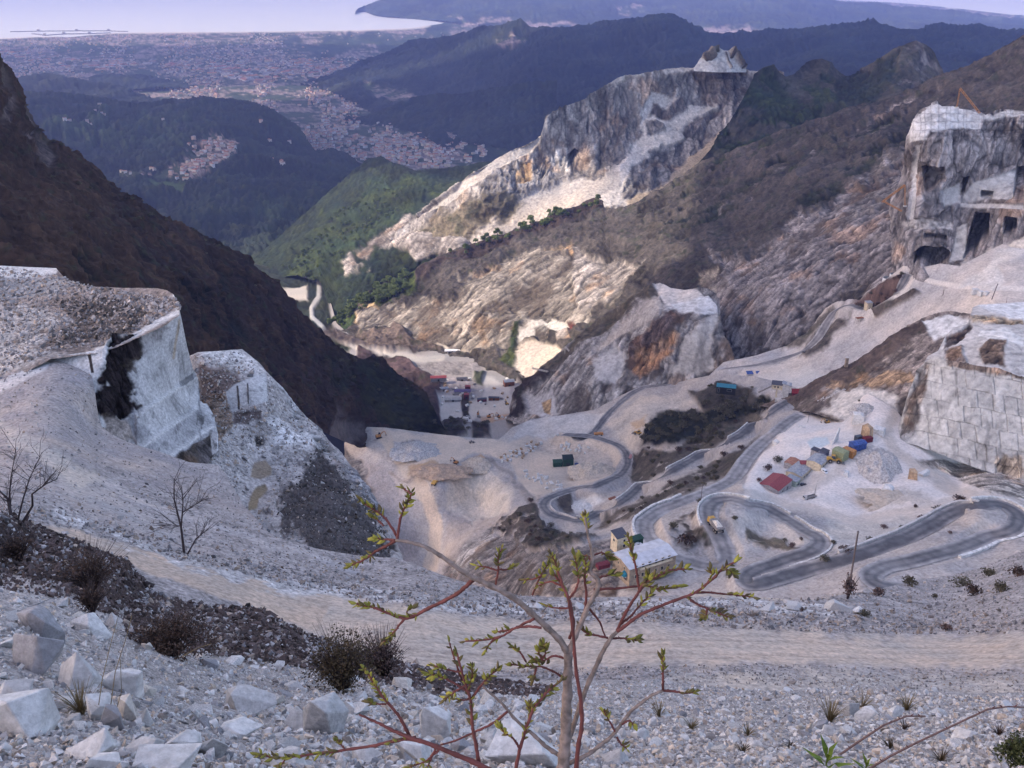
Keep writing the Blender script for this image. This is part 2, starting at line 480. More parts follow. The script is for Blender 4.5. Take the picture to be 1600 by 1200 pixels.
class Surf:
    """looks up the finished surface of a sheet at a pixel"""
    def __init__(s, t): s.tps, s.P, s.x0, s.x1, s.T, s.B, s.nb, s.nv = t
    def at(s, px, py):
        nu = s.P.shape[1]
        u = (px - s.x0) / (s.x1 - s.x0) * (nu - 1); u = min(max(u, 0), nu - 1.001); i = int(u); f = u - i
        T = s.T[i] * (1 - f) + s.T[i + 1] * f; B = s.B[i] * (1 - f) + s.B[i + 1] * f
        v = (py - T) / (B - T) * (s.nv - 1); v = min(max(v, 0), s.nv - 1.001); j = int(v); g = v - j
        j += s.nb
        p = (s.P[j, i] * (1 - f) + s.P[j, i + 1] * f) * (1 - g) + (s.P[j + 1, i] * (1 - f) + s.P[j + 1, i + 1] * f) * g
        return Vector(p)
# ------------------------------------------------------------------ ground materials
M_FAR = terrain_mat('far_land_cover', 0.02, 0.3, 0.25)
M_HILL = terrain_mat('hill_land_cover', 0.12, 0.6, 0.35)
M_ROCK = terrain_mat('quarry_rock', 0.22, 0.8, 0.35)
M_MID = terrain_mat('quarry_ground', 0.6, 0.6, 0.22)
M_NEAR = terrain_mat('near_ground', 2.2, 0.9, 0.35)
M_CLOSE = terrain_mat('close_ground', 9.0, 1.0, 0.4)

# base colours of the ground itself
FOREST = (0.020, 0.030, 0.016); FOREST_L = (0.04, 0.06, 0.02); HEATH = (0.052, 0.0455, 0.041); HEATH_D = (0.050, 0.036, 0.030)
ROCK = (0.32, 0.285, 0.26); ROCK_D = (0.20, 0.18, 0.17); OCHRE = (0.46, 0.31, 0.17); SCREE = (0.48, 0.43, 0.39); SCREE_L = (0.56, 0.505, 0.45)
MARBLE = (0.66, 0.64, 0.62); TAN = (0.55, 0.45, 0.365); WHITE = (0.72, 0.69, 0.66); TOWN = (0.25, 0.195, 0.18); DARK = (0.035, 0.026, 0.024); GREY = (0.36, 0.34, 0.34)

# --- sea and coastal plain, 900 m below
def plane_sheet(name, poly, z, mat, col, label=None):
    bm = bmesh.new()
    vs = [bm.verts.new((x, y, z)) for x, y in poly]
    bm.faces.new(vs)
    me = bpy.data.meshes.new(name); bm.to_mesh(me); bm.free(); me.materials.append(mat)
    o = bpy.data.objects.new(name, me); COL.objects.link(o)
    return tag(o, label, None, None, 'structure')
m, nt, b = new_mat('sea_water')
b.inputs['Base Color'].default_value = (0.56, 0.545, 0.49, 1); b.inputs['Roughness'].default_value = 0.45; b.inputs['Specular IOR Level'].default_value = 0.3  # pale base colour stands in for sky reflected off the water
_tc = nt.nodes.new('ShaderNodeTexCoord'); _nz = nt.nodes.new('ShaderNodeTexNoise'); _nz.inputs['Scale'].default_value = 0.004; _nz.inputs['Detail'].default_value = 6
_bp = nt.nodes.new('ShaderNodeBump'); _bp.inputs['Strength'].default_value = 0.35; _bp.inputs['Distance'].default_value = 60
nt.links.new(_tc.outputs['Object'], _nz.inputs['Vector']); nt.links.new(_nz.outputs[0], _bp.inputs['Height']); nt.links.new(_bp.outputs[0], b.inputs['Normal'])
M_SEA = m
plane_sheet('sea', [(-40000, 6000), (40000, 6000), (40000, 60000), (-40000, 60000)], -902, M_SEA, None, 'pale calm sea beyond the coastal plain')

_zp = lambda y: float(np.interp(y, [100, 150, 200, 245, 290], [-893, -880, -838, -806, -790]))
plain_ctrl = [(x, y, _zp(y)) for x in (-80, 250, 600, 1000, 1700) for y in (-10, 15, 35, 50, 65, 85, 120, 160, 200, 245, 290)]
o, S_PLAIN = sheet('coastal_plain',
    [(-60, 63), (0, 60), (60, 57), (110, 58), (180, 51), (300, 50), (420, 49), (560, 47), (640, 44), (690, 37), (720, 22), (900, 8), (1200, 2), (1660, -6)],
    [(-60, 290), (800, 290), (1660, 120)], plain_ctrl, ('town', TOWN),
    [('flat', (0.62, 0.56, 0.50), ('line', [(-60, 62), (0, 59.5), (180, 51), (420, 49), (560, 47), (640, 44), (690, 38)], 1.6), 1.0, 0.5),
     ('flat', (0.80, 0.78, 0.76), [(1430, -8), (1660, -8), (1660, 26), (1560, 16), (1480, 8)], 3, 6),  # brightness of the sunlit far plain painted in as a whitish patch
     ('forest', (0.045, 0.065, 0.03), [(70, 70), (160, 66), (230, 78), (200, 84), (90, 80)], 2, 5),
     ('forest', (0.04, 0.055, 0.03), [(440, 62), (560, 56), (700, 48), (720, 60), (640, 76), (520, 86), (450, 78)], 4, 16),
     ('forest', (0.035, 0.05, 0.026), [(230, 118), (300, 124), (300, 142), (220, 134)], 2, 5),
     ('forest', (0.03, 0.045, 0.024), [(660, 120), (760, 150), (800, 290), (640, 190), (560, 160)], 5, 16)],
    step=2.0, nback=0, mat=M_FAR, relief=0.0, label='wide coastal plain covered with towns and fields', seed=3)

# --- promontory and far blue hills
far_ctrl = [(553, 19, 15400), (556, 20, -898), (600, -3, 15700), (590, 25, -898), (640, 29, -897), (690, 34, -895), (640, -14, 16000), (700, -22, 16000), (760, 42, -893), (1000, -28, 16000), (1000, 48, -893), (1100, 57, -893), (1250, -14, 15000), (1400, 9, 14200), (1500, 19, 13600), (1660, 38, 13000), (1300, 66, -893), (1660, 82, -893), (1000, 15, 14200), (1300, 30, 12800)]
sheet('promontory', [(553, 19), (566, 10), (582, 4), (600, -3), (640, -14), (700, -22), (1000, -28), (1200, -16), (1270, -4), (1310, 2), (1370, 3), (1400, 9), (1450, 11), (1500, 19), (1560, 26), (1660, 38)],
    [(553, 20), (590, 25), (640, 29), (690, 34), (760, 42), (1000, 48), (1100, 57), (1300, 66), (1660, 82)], far_ctrl, ('forest', (0.035, 0.046, 0.034)),
    [('town', TOWN, [(1070, 40), (1130, 42), (1230, 50), (1200, 58), (1080, 54)], 3, 10), ('town', TOWN, [(960, 12), (1000, 10), (1010, 20), (970, 24)], 2, 8),
     ('town', TOWN, [(690, 28), (800, 33), (900, 38), (900, 46), (700, 38)], 2, 8)],
    step=2.2, mat=M_FAR, label='wooded headland and blue hills running out to the coast', relief=0.8, seed=8)

# --- dark blue mountain ridge behind the marble ridge
ctrl = [(470, 134, 7000), (500, 122, 7150), (560, 100, 7400), (650, 66, 7700), (800, 36, 7300), (920, 38, 6900), (1040, 23, 6500), (1140, 57, 6600), (1360, 32, 6200), (1520, 38, 6000), (1650, 55, 5800), (470, 136, -876), (500, 140, -872), (560, 165, -858), (620, 200, -838), (700, 235, -818),
        (620, 155, 6050), (700, 130, 6200), (850, 110, 5700), (900, 200, 4600), (1000, 120, 5200), (1100, 110, 5000), (1300, 90, 4900), (1500, 100, 4700), (760, 200, 4950), (1650, 130, 4600), (850, 270, 4200)]
sheet('mountain_ridge', [(470, 134), (500, 122), (560, 100), (610, 82), (650, 66), (700, 56), (750, 46), (800, 35), (815, 33), (832, 42), (880, 42), (920, 37), (980, 30), (1040, 23), (1070, 31), (1100, 48), (1140, 57), (1190, 51), (1250, 45), (1300, 40), (1360, 32), (1390, 40), (1420, 48), (1470, 40), (1520, 38), (1560, 46), (1660, 56)],
    [(470, 136), (500, 140), (560, 165), (620, 200), (700, 235), (850, 300), (1000, 300), (1300, 200), (1660, 160)], ctrl, ('forest', (0.022, 0.028, 0.024)),
    [('town', TOWN, [(775, 60), (800, 55), (830, 54), (825, 64), (780, 70)], 2, 6), ('town', (0.30, 0.22, 0.18), [(690, 200), (740, 205), (775, 215), (770, 228), (700, 222)], 3, 8),
     ('town', TOWN, [(560, 140), (640, 138), (650, 150), (580, 155)], 3, 9)],
    step=2.0, mat=M_FAR, label='dark blue wooded mountain ridge behind the marble ridge', relief=2.0, seed=12)
ctrl = [(540, 190, 5320), (540, 192, -846), (600, 200, -839), (660, 214, -826), (730, 224, -817), (790, 232, -810), (620, 162, 5300), (650, 155, 5300), (700, 151, 5200), (800, 136, 5000), (870, 126, 4900), (870, 300, 3900), (700, 190, 4850), (800, 190, 4600)]
sheet('hill', [(540, 190), (580, 178), (620, 162), (650, 155), (700, 151), (750, 140), (800, 136), (870, 126)], [(540, 192), (600, 200), (660, 214), (730, 224), (790, 232), (870, 300)], ctrl, ('forest', (0.021, 0.028, 0.020)), [], step=2.0, mat=M_FAR, label='low dark wooded hill beside the valley town', relief=1.6, seed=15)

# --- lowland hills on the left
ctrl = [(-40, 120, 6200), (60, 120, 6200), (140, 130, 6100), (215, 145, 6150), (250, 158, 6080), (-40, 190, 5300), (120, 190, 5300), (250, 175, 5750)]
sheet('hill', [(-40, 128), (30, 122), (70, 117), (110, 120), (150, 127), (180, 130), (215, 145), (250, 158)], [(-40, 190), (120, 190), (250, 175)], ctrl, ('forest', (0.021, 0.028, 0.023)), [], step=2.0, mat=M_FAR, label='long low dark hill at the edge of the plain', relief=1.5, seed=18)
ctrl = [(140, 124, 7000), (200, 117, 7150), (295, 135, 6960), (140, 140, 6750), (220, 142, 6720), (295, 140, 6800)]
sheet('hill', [(140, 124), (165, 119), (200, 117), (240, 120), (270, 128), (295, 135)], [(140, 140), (220, 142), (295, 140)], ctrl, ('forest', (0.021, 0.028, 0.022)), [], step=2.0, mat=M_FAR, label='small wooded knoll in front of the plain', relief=1.2, seed=19)
low_ctrl = [(-60, 145, 4900), (100, 150, 4700), (220, 165, 4700), (300, 155, 4700), (400, 158, 4500), (470, 200, 4200), (490, 235, 4000), (560, 262, 3600), (640, 300, 3200), (60, 200, 4100), (200, 210, 4000), (330, 200, 4000), (400, 210, 3900), (100, 260, 3600), (250, 260, 3400), (330, 240, 3500), (430, 250, 3500), (480, 270, 3300), (200, 310, 3000), (300, 320, 2850), (400, 300, 3000), (470, 330, 2800), (560, 330, 2800), (300, 400, 2300), (420, 400, 2250), (500, 400, 2300), (350, 360, 2600), (640, 400, 2300), (440, 427, 2120), (500, 436, 2150), (360, 428, 2180)]
_t_low = TPS(low_ctrl)
o, S_LOW = sheet('hill', [(-60, 140), (20, 146), (80, 142), (130, 148), (170, 155), (215, 165), (250, 160), (290, 154), (340, 152), (380, 156), (420, 168), (445, 182), (470, 205), (484, 224), (492, 236), (520, 233), (545, 240), (570, 262), (640, 310)],
    [(-60, 400), (360, 428), (440, 427), (500, 436), (640, 440)], low_ctrl, ('forest', (0.024, 0.033, 0.020)),
    [('town', (0.36, 0.25, 0.20), [(285, 222), (330, 215), (370, 222), (365, 240), (340, 258), (310, 272), (270, 280), (240, 278), (280, 258), (300, 245)], 3, 10),
     ('flat', (0.075, 0.11, 0.035), [(235, 283), (290, 284), (285, 298), (245, 296)], 2, 6), ('flat', (0.07, 0.10, 0.035), [(100, 198), (150, 200), (150, 206), (105, 205)], 1.5, 5),
     ('forest', (0.040, 0.060, 0.024), [(60, 180), (260, 190), (330, 210), (260, 240), (140, 230)], 10, 30), ('town', (0.30, 0.22, 0.18), [(185, 264), (215, 268), (240, 276), (200, 282)], 2, 6),
     ('forest', (0.034, 0.050, 0.023), [(400, 320), (560, 300), (560, 400), (420, 400)], 20, 30)],
    step=1.9, mat=M_FAR, label='rolling dark green wooded hills around the hillside village', relief=2.2, seed=22)

# --- green hill above the valley mouth
ctrl = [(590, 245, 2600), (500, 310, 2450), (420, 380, 2300), (360, 440, 2150), (760, 255, 2500), (820, 245, 2500), (450, 450, 1900), (560, 450, 1700), (650, 380, 1800), (480, 480, 1760), (700, 330, 2050), (520, 500, 1660), (650, 440, 1740), (720, 425, 1780), (840, 440, 1800), (600, 480, 1660), (560, 520, 1620), (600, 330, 2150), (720, 390, 1720), (400, 440, 2020)]
o, S_GREEN = sheet('hill', [(360, 434), (400, 402), (440, 366), (480, 330), (520, 296), (550, 268), (575, 250), (595, 244), (620, 256), (650, 266), (700, 262), (740, 258), (780, 252), (840, 240)],
    [(360, 440), (400, 417), (440, 432), (470, 434), (500, 438), (511, 472), (523, 509), (560, 526), (840, 420)], ctrl, ('forest', (0.022, 0.031, 0.016)),
    [('forest', (0.032, 0.046, 0.018), [(430, 420), (520, 330), (590, 300), (680, 285), (700, 300), (600, 360), (540, 420), (470, 450)], 14, 30),
     ('rock', ROCK, [(560, 395), (610, 365), (650, 340), (720, 300), (800, 260), (800, 400), (640, 400), (610, 385), (570, 410)], 5, 18, 0.6),
     ('rock', OCHRE, [(645, 350), (690, 338), (706, 356), (690, 368), (655, 362)], 4, 8, 0.5),
     ('rock', ROCK, [(525, 415), (550, 400), (560, 420), (545, 435)], 4, 12, 0.4), ('forest', FOREST, [(360, 440), (430, 375), (450, 380), (410, 440)], 8, 12)],
    step=1.8, mat=M_HILL, label='steep green wooded hill at the mouth of the valley', relief=1.0, seed=25)

# --- sunlit marble ridge
ctrl = [(610, 374, 1870), (620, 360, 1880), (640, 392, 1830), (680, 412, 1780), (660, 330, 1890), (780, 245, 1880), (850, 215, 1890), (850, 180, 1900), (905, 158, 1930), (960, 125, 1960), (1080, 108, 2020), (1180, 110, 2060), (1220, 110, 2040), (700, 370, 1790), (800, 335, 1760), (870, 275, 1850), (900, 300, 1780), (960, 330, 1720), (1080, 260, 1860), (1000, 200, 1925), (950, 250, 1850), (1100, 200, 1950), (1180, 170, 1990), (1150, 280, 1800), (760, 300, 1790), (900, 250, 1880), (1200, 260, 1830), (905, 175, 1925), (950, 180, 1930)]
o, S_RIDGE = sheet('marble_ridge', [(610, 372), (650, 338), (690, 305), (740, 270), (780, 245), (815, 228), (843, 214), (847, 198), (851, 180), (862, 172), (890, 164), (908, 158), (925, 148), (945, 138), (961, 126), (970, 120), (1000, 115), (1030, 111), (1060, 107), (1085, 106), (1140, 110), (1177, 111), (1225, 112)],
    [(610, 374), (640, 392), (680, 412), (760, 410), (930, 350), (1080, 310), (1225, 250)], ctrl, ('rock', (0.29, 0.265, 0.245)),
    [('rubble', (0.54, 0.49, 0.44), ('line', [(960, 124), (1010, 114), (1085, 107), (1180, 111)], 5), 3, 6, 1.4, -0.1),
     ('scree', (0.42, 0.38, 0.34), [(650, 340), (780, 245), (845, 214), (845, 222), (790, 262), (700, 320), (655, 345)], 2, 4),
     ('scree', SCREE_L, [(1018, 148), (1045, 150), (1070, 160), (1110, 165), (1110, 152), (1125, 168), (1100, 190), (1070, 205), (1060, 220), (1040, 225), (1030, 240), (1010, 245), (995, 255), (965, 285), (962, 315), (990, 325), (930, 335), (860, 338), (900, 310), (945, 285), (960, 262), (985, 240), (1000, 200), (992, 195), (1010, 165)], 3, 11),
     ('scree', (0.40, 0.36, 0.325), [(800, 322), (830, 300), (880, 284), (940, 276), (960, 262), (965, 285), (930, 315), (860, 340), (780, 370), (720, 390), (760, 340)], 4, 8),
     ('scree', (0.38, 0.30, 0.21), [(1095, 235), (1130, 205), (1140, 210), (1090, 265), (1040, 300), (985, 328), (975, 318), (1040, 285)], 3, 6),
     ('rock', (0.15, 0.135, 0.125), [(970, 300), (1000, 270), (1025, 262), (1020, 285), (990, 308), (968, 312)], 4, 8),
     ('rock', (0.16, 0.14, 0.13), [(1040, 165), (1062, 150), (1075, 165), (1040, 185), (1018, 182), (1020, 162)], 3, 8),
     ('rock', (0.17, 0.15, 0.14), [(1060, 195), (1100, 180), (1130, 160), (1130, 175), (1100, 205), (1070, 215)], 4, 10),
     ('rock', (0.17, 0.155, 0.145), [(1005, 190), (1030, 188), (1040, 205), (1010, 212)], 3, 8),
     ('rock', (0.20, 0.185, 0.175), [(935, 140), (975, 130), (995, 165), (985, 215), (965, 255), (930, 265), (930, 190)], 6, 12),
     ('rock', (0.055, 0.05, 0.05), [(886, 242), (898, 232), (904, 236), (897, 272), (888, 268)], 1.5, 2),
     ('rock', (0.50, 0.47, 0.44), [(860, 235), (885, 230), (890, 272), (862, 272)], 3, 4), ('rock', OCHRE, [(812, 262), (826, 255), (828, 285), (806, 290)], 3, 6),
     ('heath', (0.10, 0.085, 0.06), [(700, 330), (780, 300), (820, 320), (760, 360), (680, 400), (640, 400)], 8, 14)],
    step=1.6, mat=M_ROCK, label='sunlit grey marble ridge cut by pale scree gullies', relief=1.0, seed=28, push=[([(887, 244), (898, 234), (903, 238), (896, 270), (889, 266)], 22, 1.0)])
ctrl = [(1085, 107, 1995), (1125, 74, 2020), (1165, 108, 2010), (1110, 110, 1985), (1140, 109, 1990)]
sheet('marble_peak', [(1084, 107), (1090, 98), (1094, 91), (1106, 84), (1112, 77), (1122, 73), (1131, 79), (1140, 79), (1152, 84), (1158, 92), (1162, 100), (1166, 108)], [(1084, 111), (1120, 113), (1166, 113)], ctrl, ('marble', (0.50, 0.485, 0.47)),
    [('heath', (0.10, 0.08, 0.06), ('line', [(1100, 88), (1112, 77), (1124, 72)], 3), 1.5, 3), ('heath', (0.10, 0.08, 0.06), [(1134, 76), (1156, 82), (1166, 106), (1156, 104), (1146, 88)], 1.5, 3), ('rock', (0.10, 0.09, 0.08), ('line', [(1134, 82), (1138, 96), (1143, 106)], 1.2), 0.8, 1)],
    step=0.8, mat=M_ROCK, label='pale cut marble peak standing on the sunlit ridge', relief=1.6, seed=30, back=(0.03, 0.3))

# --- dark peaks right of the ridge
ctrl = [(1120, 190, 1840), (1178, 116, 1940), (1200, 98, 1980), (1240, 118, 2060), (1290, 92, 2100), (1340, 117, 2100), (1430, 62, 2050), (1480, 128, 1960), (1150, 260, 1760), (1300, 190, 1830), (1400, 150, 1850), (1510, 150, 1750), (1250, 180, 1880), (1390, 110, 1980), (1340, 150, 1920), (1200, 200, 1820), (1080, 290, 1690)]
o, S_PEAKS = sheet('mountain', [(1060, 292), (1090, 255), (1110, 232), (1130, 205), (1150, 170), (1165, 140), (1178, 116), (1190, 104), (1204, 97), (1218, 112), (1226, 118), (1236, 114), (1252, 102), (1268, 94), (1282, 89), (1296, 96), (1306, 108), (1318, 117), (1330, 119), (1352, 104), (1380, 88), (1400, 76), (1416, 67), (1430, 62), (1446, 68), (1458, 80), (1468, 100), (1480, 124), (1520, 165)],
    [(1060, 320), (1200, 280), (1520, 200)], ctrl, ('heath', (0.044, 0.041, 0.033), 0.45),
    [('forest', (0.030, 0.042, 0.018), [(1080, 285), (1180, 120), (1205, 105), (1240, 140), (1290, 120), (1330, 150), (1200, 270)], 8, 20, 1.0, -0.1),
     ('forest', (0.024, 0.030, 0.018), [(1240, 240), (1310, 140), (1400, 85), (1400, 120), (1330, 200), (1240, 260)], 6, 18),
     ('rock', (0.13, 0.115, 0.11), [(1400, 90), (1430, 66), (1460, 84), (1478, 125), (1440, 150), (1400, 130)], 6, 14, 0.35, 0.0)],
    step=1.8, mat=M_HILL, label='dark scrubby mountain with a row of pointed peaks', relief=1.6, seed=33)
# --- big brown hill on the right with its spur
ctrl = [(520, 505, 1600), (560, 470, 1600), (700, 400, 1640), (800, 365, 1660), (930, 312, 1690), (1050, 285, 1640), (1200, 215, 1600), (1400, 150, 1550), (1600, 62, 1450), (1660, 38, 1420), (560, 545, 1445), (640, 530, 1430), (640, 548, 1405), (720, 560, 1352), (820, 585, 1232), (900, 560, 1190), (1000, 500, 1190), (1000, 600, 1080), (1100, 560, 1020), (1130, 450, 1080), (1200, 550, 950), (1300, 480, 930), (1420, 400, 920), (1350, 350, 1050), (1660, 380, 900), (1500, 250, 1150), (850, 450, 1400), (780, 500, 1370), (1000, 400, 1360), (1150, 350, 1320), (1300, 260, 1330), (600, 500, 1520), (700, 470, 1480), (860, 530, 1290), (940, 470, 1290), (1200, 450, 1010), (1280, 400, 1020)]
o, S_BROWN = sheet('mountain', [(515, 512), (540, 488), (560, 468), (590, 450), (620, 434), (660, 418), (700, 398), (740, 384), (800, 364), (840, 348), (880, 330), (905, 320), (930, 310), (942, 312), (948, 330), (965, 330), (990, 318), (1020, 302), (1050, 286), (1080, 266), (1100, 254), (1150, 236), (1200, 214), (1250, 197), (1300, 180), (1350, 165), (1400, 150), (1440, 134), (1480, 114), (1510, 103), (1530, 94), (1560, 82), (1600, 61), (1670, 30)],
    [(515, 530), (560, 548), (640, 556), (720, 572), (820, 600), (900, 610), (1000, 620), (1100, 610), (1200, 590), (1300, 530), (1420, 450), (1670, 430)], ctrl, ('heath', HEATH, 1.0),
    [('flat', (0.46, 0.40, 0.33), ('line', [(632, 520), (642, 522), (660, 525), (690, 540), (706, 547), (735, 547)], 2.2), 1.2, 1),
     ('flat', (0.42, 0.37, 0.31), ('line', [(632, 521), (640, 538), (652, 556)], 2.2), 1.2, 1),
     ('flat', (0.50, 0.46, 0.41), [(808, 500), (845, 498), (890, 502), (925, 494), (925, 505), (890, 515), (850, 522), (820, 530), (800, 540), (802, 520)], 2, 4, 0.3),
     ('rock', (0.22, 0.20, 0.18), [(835, 512), (848, 506), (858, 516), (856, 532), (842, 532), (834, 524)], 2, 4, 0.6),
     ('rock', (0.25, 0.22, 0.20), [(868, 518), (890, 514), (896, 530), (872, 534)], 2, 4, 0.6),
     ('flat', (0.48, 0.41, 0.34), [(800, 540), (830, 530), (870, 540), (885, 560), (860, 580), (835, 600), (815, 585), (798, 565)], 3, 4, 0.3),
     ('heath', (0.14, 0.05, 0.04), [(880, 478), (892, 476), (902, 510), (895, 520), (887, 505)], 1.5, 3, 0.5),
     ('scree', (0.42, 0.37, 0.32), [(870, 430), (860, 445), (800, 490), (745, 530), (718, 548), (728, 550), (770, 525), (830, 485), (885, 440)], 2, 4, 0.4),
     ('scree', (0.33, 0.295, 0.26), [(870, 430), (895, 440), (880, 470), (820, 510), (760, 545), (720, 550), (760, 520), (830, 470)], 4, 8, 0.4),
     ('heath', DARK, [(740, 380), (800, 366), (880, 332), (932, 312), (945, 330), (900, 345), (800, 385), (700, 412), (640, 450), (620, 440), (680, 410)], 3, 6),
     ('forest', (0.038, 0.055, 0.02), [(505, 505), (560, 466), (620, 432), (650, 425), (640, 455), (600, 478), (560, 492), (525, 515)], 5, 12, 0.4),
     ('rock', (0.46, 0.33, 0.19), [(552, 500), (566, 480), (590, 474), (596, 484), (580, 498), (560, 510)], 3, 8),
     ('rock', (0.44, 0.32, 0.20), [(850, 395), (895, 380), (900, 400), (870, 415), (850, 412)], 5, 10),
     ('rock', (0.25, 0.22, 0.19), [(555, 490), (640, 480), (700, 465), (760, 420), (830, 398), (900, 388), (920, 410), (960, 460), (1000, 415), (990, 440), (920, 500), (900, 500), (800, 500), (800, 545), (700, 545), (620, 530), (560, 520)], 6, 16, 1.0),
     ('rock', ROCK, [(900, 390), (960, 400), (1010, 410), (960, 460), (930, 490), (900, 480)], 5, 14),
     ('forest', (0.04, 0.05, 0.022), [(790, 548), (800, 500), (812, 500), (800, 545), (806, 575), (780, 565)], 3, 5),
     ('heath', (0.09, 0.07, 0.06), [(560, 515), (620, 515), (690, 545), (620, 552), (560, 545)], 4, 8),
     ('rock', (0.46, 0.31, 0.19), [(1205, 410), (1250, 398), (1262, 420), (1235, 445), (1208, 455)], 5, 10),
     ('rock', (0.36, 0.31, 0.25), [(1095, 430), (1120, 425), (1125, 455), (1100, 460)], 3, 6),
     ('rock', (0.25, 0.225, 0.22), [(1100, 400), (1160, 400), (1230, 355), (1300, 310), (1350, 285), (1440, 230), (1440, 420), (1300, 480), (1220, 545), (1120, 590), (1100, 500), (1130, 440)], 8, 20, 1.25),
     ('rock', ROCK_D, [(1320, 300), (1380, 260), (1430, 200), (1450, 300), (1340, 350)], 12, 16, 1.0, 0.0),
     ('rock', (0.24, 0.21, 0.20), [(1370, 160), (1430, 140), (1500, 200), (1400, 260), (1340, 240)], 10, 20, 0.7, 0.18),
     ('forest', (0.030, 0.038, 0.018), [(1080, 270), (1200, 214), (1280, 192), (1200, 250), (1080, 300), (1000, 340)], 10, 18, 1.0, 0.05),
     ('forest', (0.022, 0.027, 0.014), ('line', [(1100, 350), (1180, 300), (1290, 235), (1400, 185)], 9), 6, 16, 1.0, 0.0), ('forest', (0.024, 0.028, 0.016), ('line', [(1000, 390), (1080, 350), (1200, 275), (1330, 205)], 8), 6, 18, 1.0, 0.05), ('rock', (0.20, 0.18, 0.18), ('line', [(1130, 330), (1240, 262), (1370, 190), (1460, 150)], 5), 4, 12, 0.8, 0.1), ('forest', (0.026, 0.03, 0.018), ('line', [(1260, 320), (1330, 270), (1420, 220)], 10), 6, 16, 1.0, 0.05),
     ('heath', (0.045, 0.039, 0.033), [(960, 335), (1100, 262), (1300, 190), (1400, 190), (1200, 300), (1050, 390)], 20, 30, 1.0, 0.0)],
    step=1.5, mat=M_ROCK, label='mauve brown scrubby mountainside with pale rock faces along its foot', relief=1.0, seed=36)

# --- valley floor with the works
ctrl = [(380, 405, 2150), (400, 415, 2100), (470, 450, 1880), (490, 490, -612), (540, 530, -588), (620, 560, -576), (700, 555, -568), (760, 600, -552), (700, 640, -540), (760, 670, -534), (830, 600, -545), (690, 700, -526), (800, 700, -524), (850, 660, -530), (440, 440, 1950), (560, 600, -580), (420, 520, -610)]
o, S_VALLEY = sheet('valley_floor', [(370, 408), (400, 414), (440, 424), (470, 425), (503, 429), (516, 470), (526, 505), (560, 535), (620, 545), (690, 545), (760, 550), (800, 565), (830, 590), (860, 600)], [(370, 470), (460, 520), (560, 620), (690, 700), (860, 700)], ctrl, ('flat', (0.30, 0.275, 0.26)),
    [('forest', (0.024, 0.030, 0.018), [(370, 405), (505, 425), (525, 512), (555, 532), (540, 560), (480, 540), (420, 500), (370, 470)], 4, 6), ('rubble', (0.22, 0.20, 0.195), [(600, 563), (690, 567), (755, 572), (752, 590), (690, 590), (640, 580)], 3, 6), ('flat', (0.34, 0.33, 0.32), ('line', [(500, 432), (498, 462), (487, 480), (488, 494), (505, 510), (512, 524)], 3.5), 1.5, 1),
     ('flat', (0.44, 0.40, 0.35), [(436, 450), (480, 447), (482, 470), (440, 472)], 2, 4), ('flat', (0.42, 0.38, 0.34), ('line', [(512, 524), (540, 535), (580, 552), (640, 560), (690, 560)], 5), 2, 3),
     ('heath', (0.07, 0.055, 0.05), [(515, 505), (560, 525), (690, 545), (640, 553), (560, 545), (500, 530)], 4, 6),
     ('heath', (0.06, 0.04, 0.04), [(560, 545), (640, 566), (690, 600), (690, 700), (560, 620)], 3, 5),
     ('heath', (0.05, 0.055, 0.035), [(740, 585), (758, 582), (752, 605), (738, 606)], 2, 4), ('heath', DARK, [(806, 625), (825, 600), (832, 640), (820, 660), (800, 652)], 3, 4),
     ('heath', DARK, [(690, 660), (715, 655), (730, 680), (700, 690)], 3, 6), ('heath', DARK, [(735, 655), (765, 665), (770, 690), (740, 690)], 3, 6),
     ('heath', DARK, [(720, 620), (732, 618), (734, 660), (724, 660)], 2, 3), ('flat', (0.42, 0.27, 0.17), [(750, 652), (800, 648), (800, 658), (755, 662)], 2, 4),
     ('heath', DARK, [(775, 560), (800, 565), (830, 590), (815, 600)], 3, 4), ('rubble', (0.25, 0.22, 0.22), [(690, 590), (740, 600), (740, 618), (690, 615)], 3, 6),
     ('flat', (0.48, 0.43, 0.38), [(735, 625), (800, 620), (800, 650), (735, 655)], 3, 4), ('flat', (0.42, 0.40, 0.38), [(682, 618), (720, 618), (722, 655), (690, 660)], 2, 3),
     ('flat', (0.42, 0.39, 0.37), [(756, 590), (800, 600), (800, 625), (756, 625)], 3, 5)],
    step=1.6, mat=M_MID, label='pale valley floor with quarry works and tracks', relief=0.8, seed=40, nback=0)

